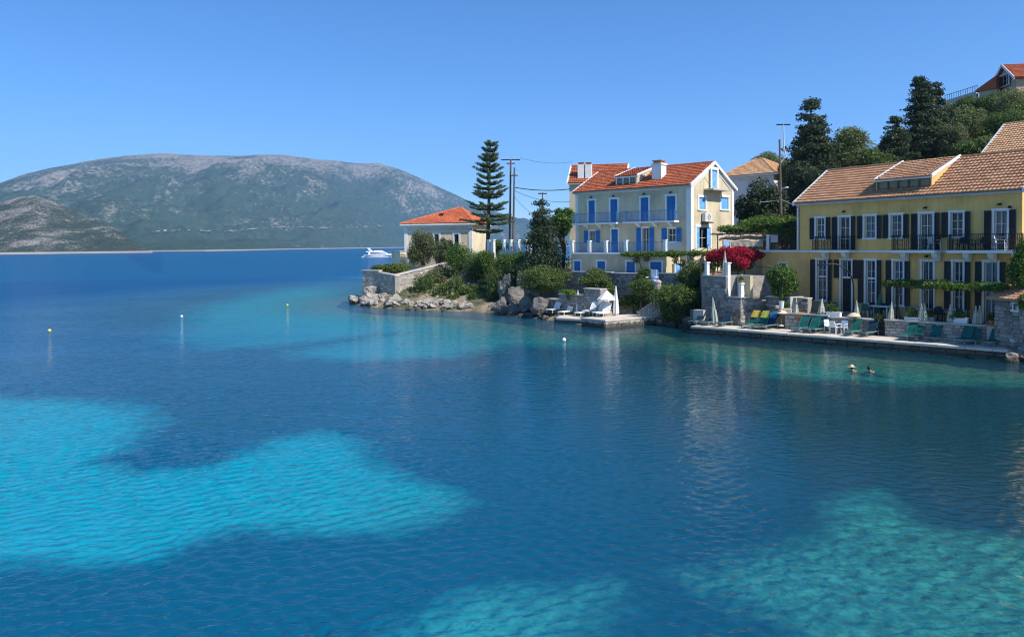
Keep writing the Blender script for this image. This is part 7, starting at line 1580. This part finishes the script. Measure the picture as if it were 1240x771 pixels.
# broad trees behind the houses
for i, (x0, x1, y0, y1, Y, n, mt_, lb) in enumerate(((664, 697, 250, 292, 84, 5000, l_green, 'fresh green tree between juniper and blue shuttered house'), (640, 668, 276, 300, 90, 2600, l_green, 'light bush behind the juniper near the balustrade'), (1000, 1068, 152, 228, 84, 13000, l_scrub, 'broad olive green tree between the two dark cypresses'), (1040, 1095, 178, 232, 82, 8000, l_bush, 'dark green tree under the shorter cypress'), (948, 1012, 196, 262, 76, 9000, l_dark, 'dark bushy tree left of the ochre roof'), (893, 952, 222, 292, 75, 11000, l_dark, 'black green tree mass in front of the white house'), (905, 950, 182, 222, 108, 7000, l_scrub, 'pale scrubby tree behind the peach roof'), (1138, 1200, 123, 205, 90, 11000, l_scrub, 'big rounded olive tree right of the cypresses'), (1160, 1215, 165, 205, 78, 7000, l_bush, 'dark tree beside the upper peach roof'), (920, 975, 258, 300, 69, 6500, l_bush, 'leafy mass behind the annex railing'), (1060, 1110, 200, 232, 78, 4000, l_bush, 'low dark tree peeping over the ochre ridge'), (1190, 1250, 112, 160, 100, 9000, l_scrub, 'olive thicket below the hilltop house'))):
    b_ = W((x0 + x1) / 2, y1, Y); P_('broad_tree', lb, 'tree', x0, x1, y0, y1, Y, n, .34, mt_, 110 + i, k=20, rr=.38, zb=min(b_.z, lz(b_.x, b_.y)), r=.22)
for i, (x0, x1, y0, y1, Y, n, mt_, lb) in enumerate(((1178, 1216, 112, 140, 102, 5000, l_bush, 'dark bush right under the sloping hilltop wall'), (1206, 1250, 108, 150, 96, 7000, l_scrub, 'olive bush covering the foot of the hilltop house'), (955, 1000, 170, 215, 92, 5000, l_scrub, 'olive bush showing behind the leaning cypress'), (1138, 1166, 124, 150, 104, 4000, l_scrub, 'rounded bush at the lower end of the hilltop wall'), (1158, 1186, 115, 146, 103, 4000, l_bush, 'green bush halfway along the hilltop wall'), (1000, 1040, 176, 212, 88, 5000, l_green, 'fresh green tree low between the two cypress groups'), (1062, 1090, 164, 205, 92, 4500, l_scrub, 'olive tree in the gap left of the shorter cypress'), (940, 975, 190, 235, 90, 5000, l_scrub, 'grey green tree left of the leaning cypress'), (1196, 1250, 128, 165, 84, 7000, l_bush, 'dark thicket above the upper peach roof'), (1130, 1175, 150, 200, 84, 7000, l_olive, 'pale olive tree just right of the cypresses'),
    (528, 556, 344, 368, 82.2, 3200, l_bush, 'dark shrub spilling over the orange bank'), (564, 590, 352, 373, 78.5, 2600, l_bush, 'dark shrub low above the ledge left of the cliff'), (602, 630, 332, 362, 76.5, 3600, l_dome, 'olive green shrub over the grey crag'), (478, 506, 345, 366, 85.2, 1500, l_olive, 'sparse grey shrub among the pale rocks'), (590, 618, 288, 306, 88, 2200, l_green, 'light bush at the foot of the norfolk pine'), (520, 545, 352, 370, 81.5, 1500, l_dome, 'small round shrub above the ledge'))):
    b_ = W((x0 + x1) / 2, y1, Y); P_('bush', lb, 'bush', x0, x1, y0, y1, Y, n, .26, mt_, 140 + i, k=16, rr=.4, zb=min(b_.z, lz(b_.x, b_.y)), r=.12, crown='foliage', stem='stem')
# hillside trees: four kinds copied over the slope
protos = []
for i, (mt_, lb) in enumerate(((l_scrub, 'olive grey bushy tree on the wooded hillside'), (l_bush, 'dark green bushy tree on the wooded hillside'), (l_olive, 'pale silvery tree on the wooded hillside'), (l_green, 'bright green bush on the wooded hillside'))):
    bl = clumps((0, 0, 2.1), (2.0, 2.0, 1.7), 18, .4, 200 + i) + [(0, 0, 2.0, 1.4, 1.4, 1.2)]
    protos.append(plant('hillside_tree', lb, 'tree', (0, 0, 0), bl, 4200, .34, mt_, 200 + i, r=.16, group='trees covering the hillside'))
rh = random.Random(21); first = [True] * 4; cnt = 0
for _ in range(1200):
    b = rh.uniform(.27, .74); Y = rh.uniform(78, 135); X = b * Y; w_ = .88 * X + .48 * Y
    if w_ < 76 or w_ > 128: continue
    px = 620 + FPX * b; d = Vector((X, Y, lz(X, Y)))
    if (d - (HH.o + HH.u * 3)).xy.length < 7 or (d.xy - PH(4, 3, 0).xy).length < 8 or (d.xy - TRF(4, 3, 0).xy).length < 9: continue
    i = rh.choices((0, 1, 2, 3), (5, 4, 2, 1))[0]; s = rh.uniform(.55, 1.25)
    rz = rh.uniform(0, 6.28)
    if first[i]: protos[i].location = d - Vector((0, 0, .2)); protos[i].rotation_euler = (0, 0, rz); protos[i].scale = (s, s, s * rh.uniform(.85, 1.1)); first[i] = False
    else: o = dup(protos[i], d - Vector((0, 0, .2)), rz, None, None, s)
    cnt += 1
    if cnt >= 150: break
# undergrowth scattered on the land
n_ = 26000; rgn = np.random.default_rng(3); bX = rgn.uniform(-22, 110, n_); bY = rgn.uniform(60, 150, n_); dd = sdist(bX, bY); ok = (dd > 3.0) & ((bX < 3) | (.88 * bX + .48 * bY > 60)) & (bX / bY < .78); bX, bY = bX[ok], bY[ok]; bZ = landz(bX, bY)
m_ = len(bX); nr_ = rgn.normal(size=(m_, 3)) * .7 + np.array([0, 0, .8]); nr_ /= np.linalg.norm(nr_, axis=1)[:, None]; tg_ = rgn.normal(size=(m_, 3)); tg_ -= nr_ * (tg_ * nr_).sum(1)[:, None]; tg_ /= np.linalg.norm(tg_, axis=1)[:, None]; sg_ = np.cross(nr_, tg_)
p = np.stack([bX, bY, bZ + rgn.uniform(.05, .55, m_)], -1); h = rgn.uniform(.25, .6, m_)[:, None]
v = np.stack([p - tg_ * h * .6, p + sg_ * h * .4, p + tg_ * h * .6, p - sg_ * h * .4], 1).reshape(-1, 3)
o = link('undergrowth', mesh_np('undergrowth', v, np.arange(4 * m_).reshape(-1, 4)), l_scrub, kind='stuff'); o['label'] = 'low scrub covering the slopes'
# ------------------------------------------------------------------ haze: the air out to the mountain
hb = MB(); hb.box(ID, -9500, 9500, -1200, 8200, -4.5, 900)
mt, t, o = nodes('pale_air'); pv = N(t, 'ShaderNodeVolumePrincipled'); pv.inputs['Color'].default_value = (.42, .68, 1.0, 1); pv.inputs['Density'].default_value = .000092; pv.inputs['Anisotropy'].default_value = 0.2
L(t, pv.outputs[0], o.inputs['Volume'])
obj('haze', hb, mt, kind='stuff')
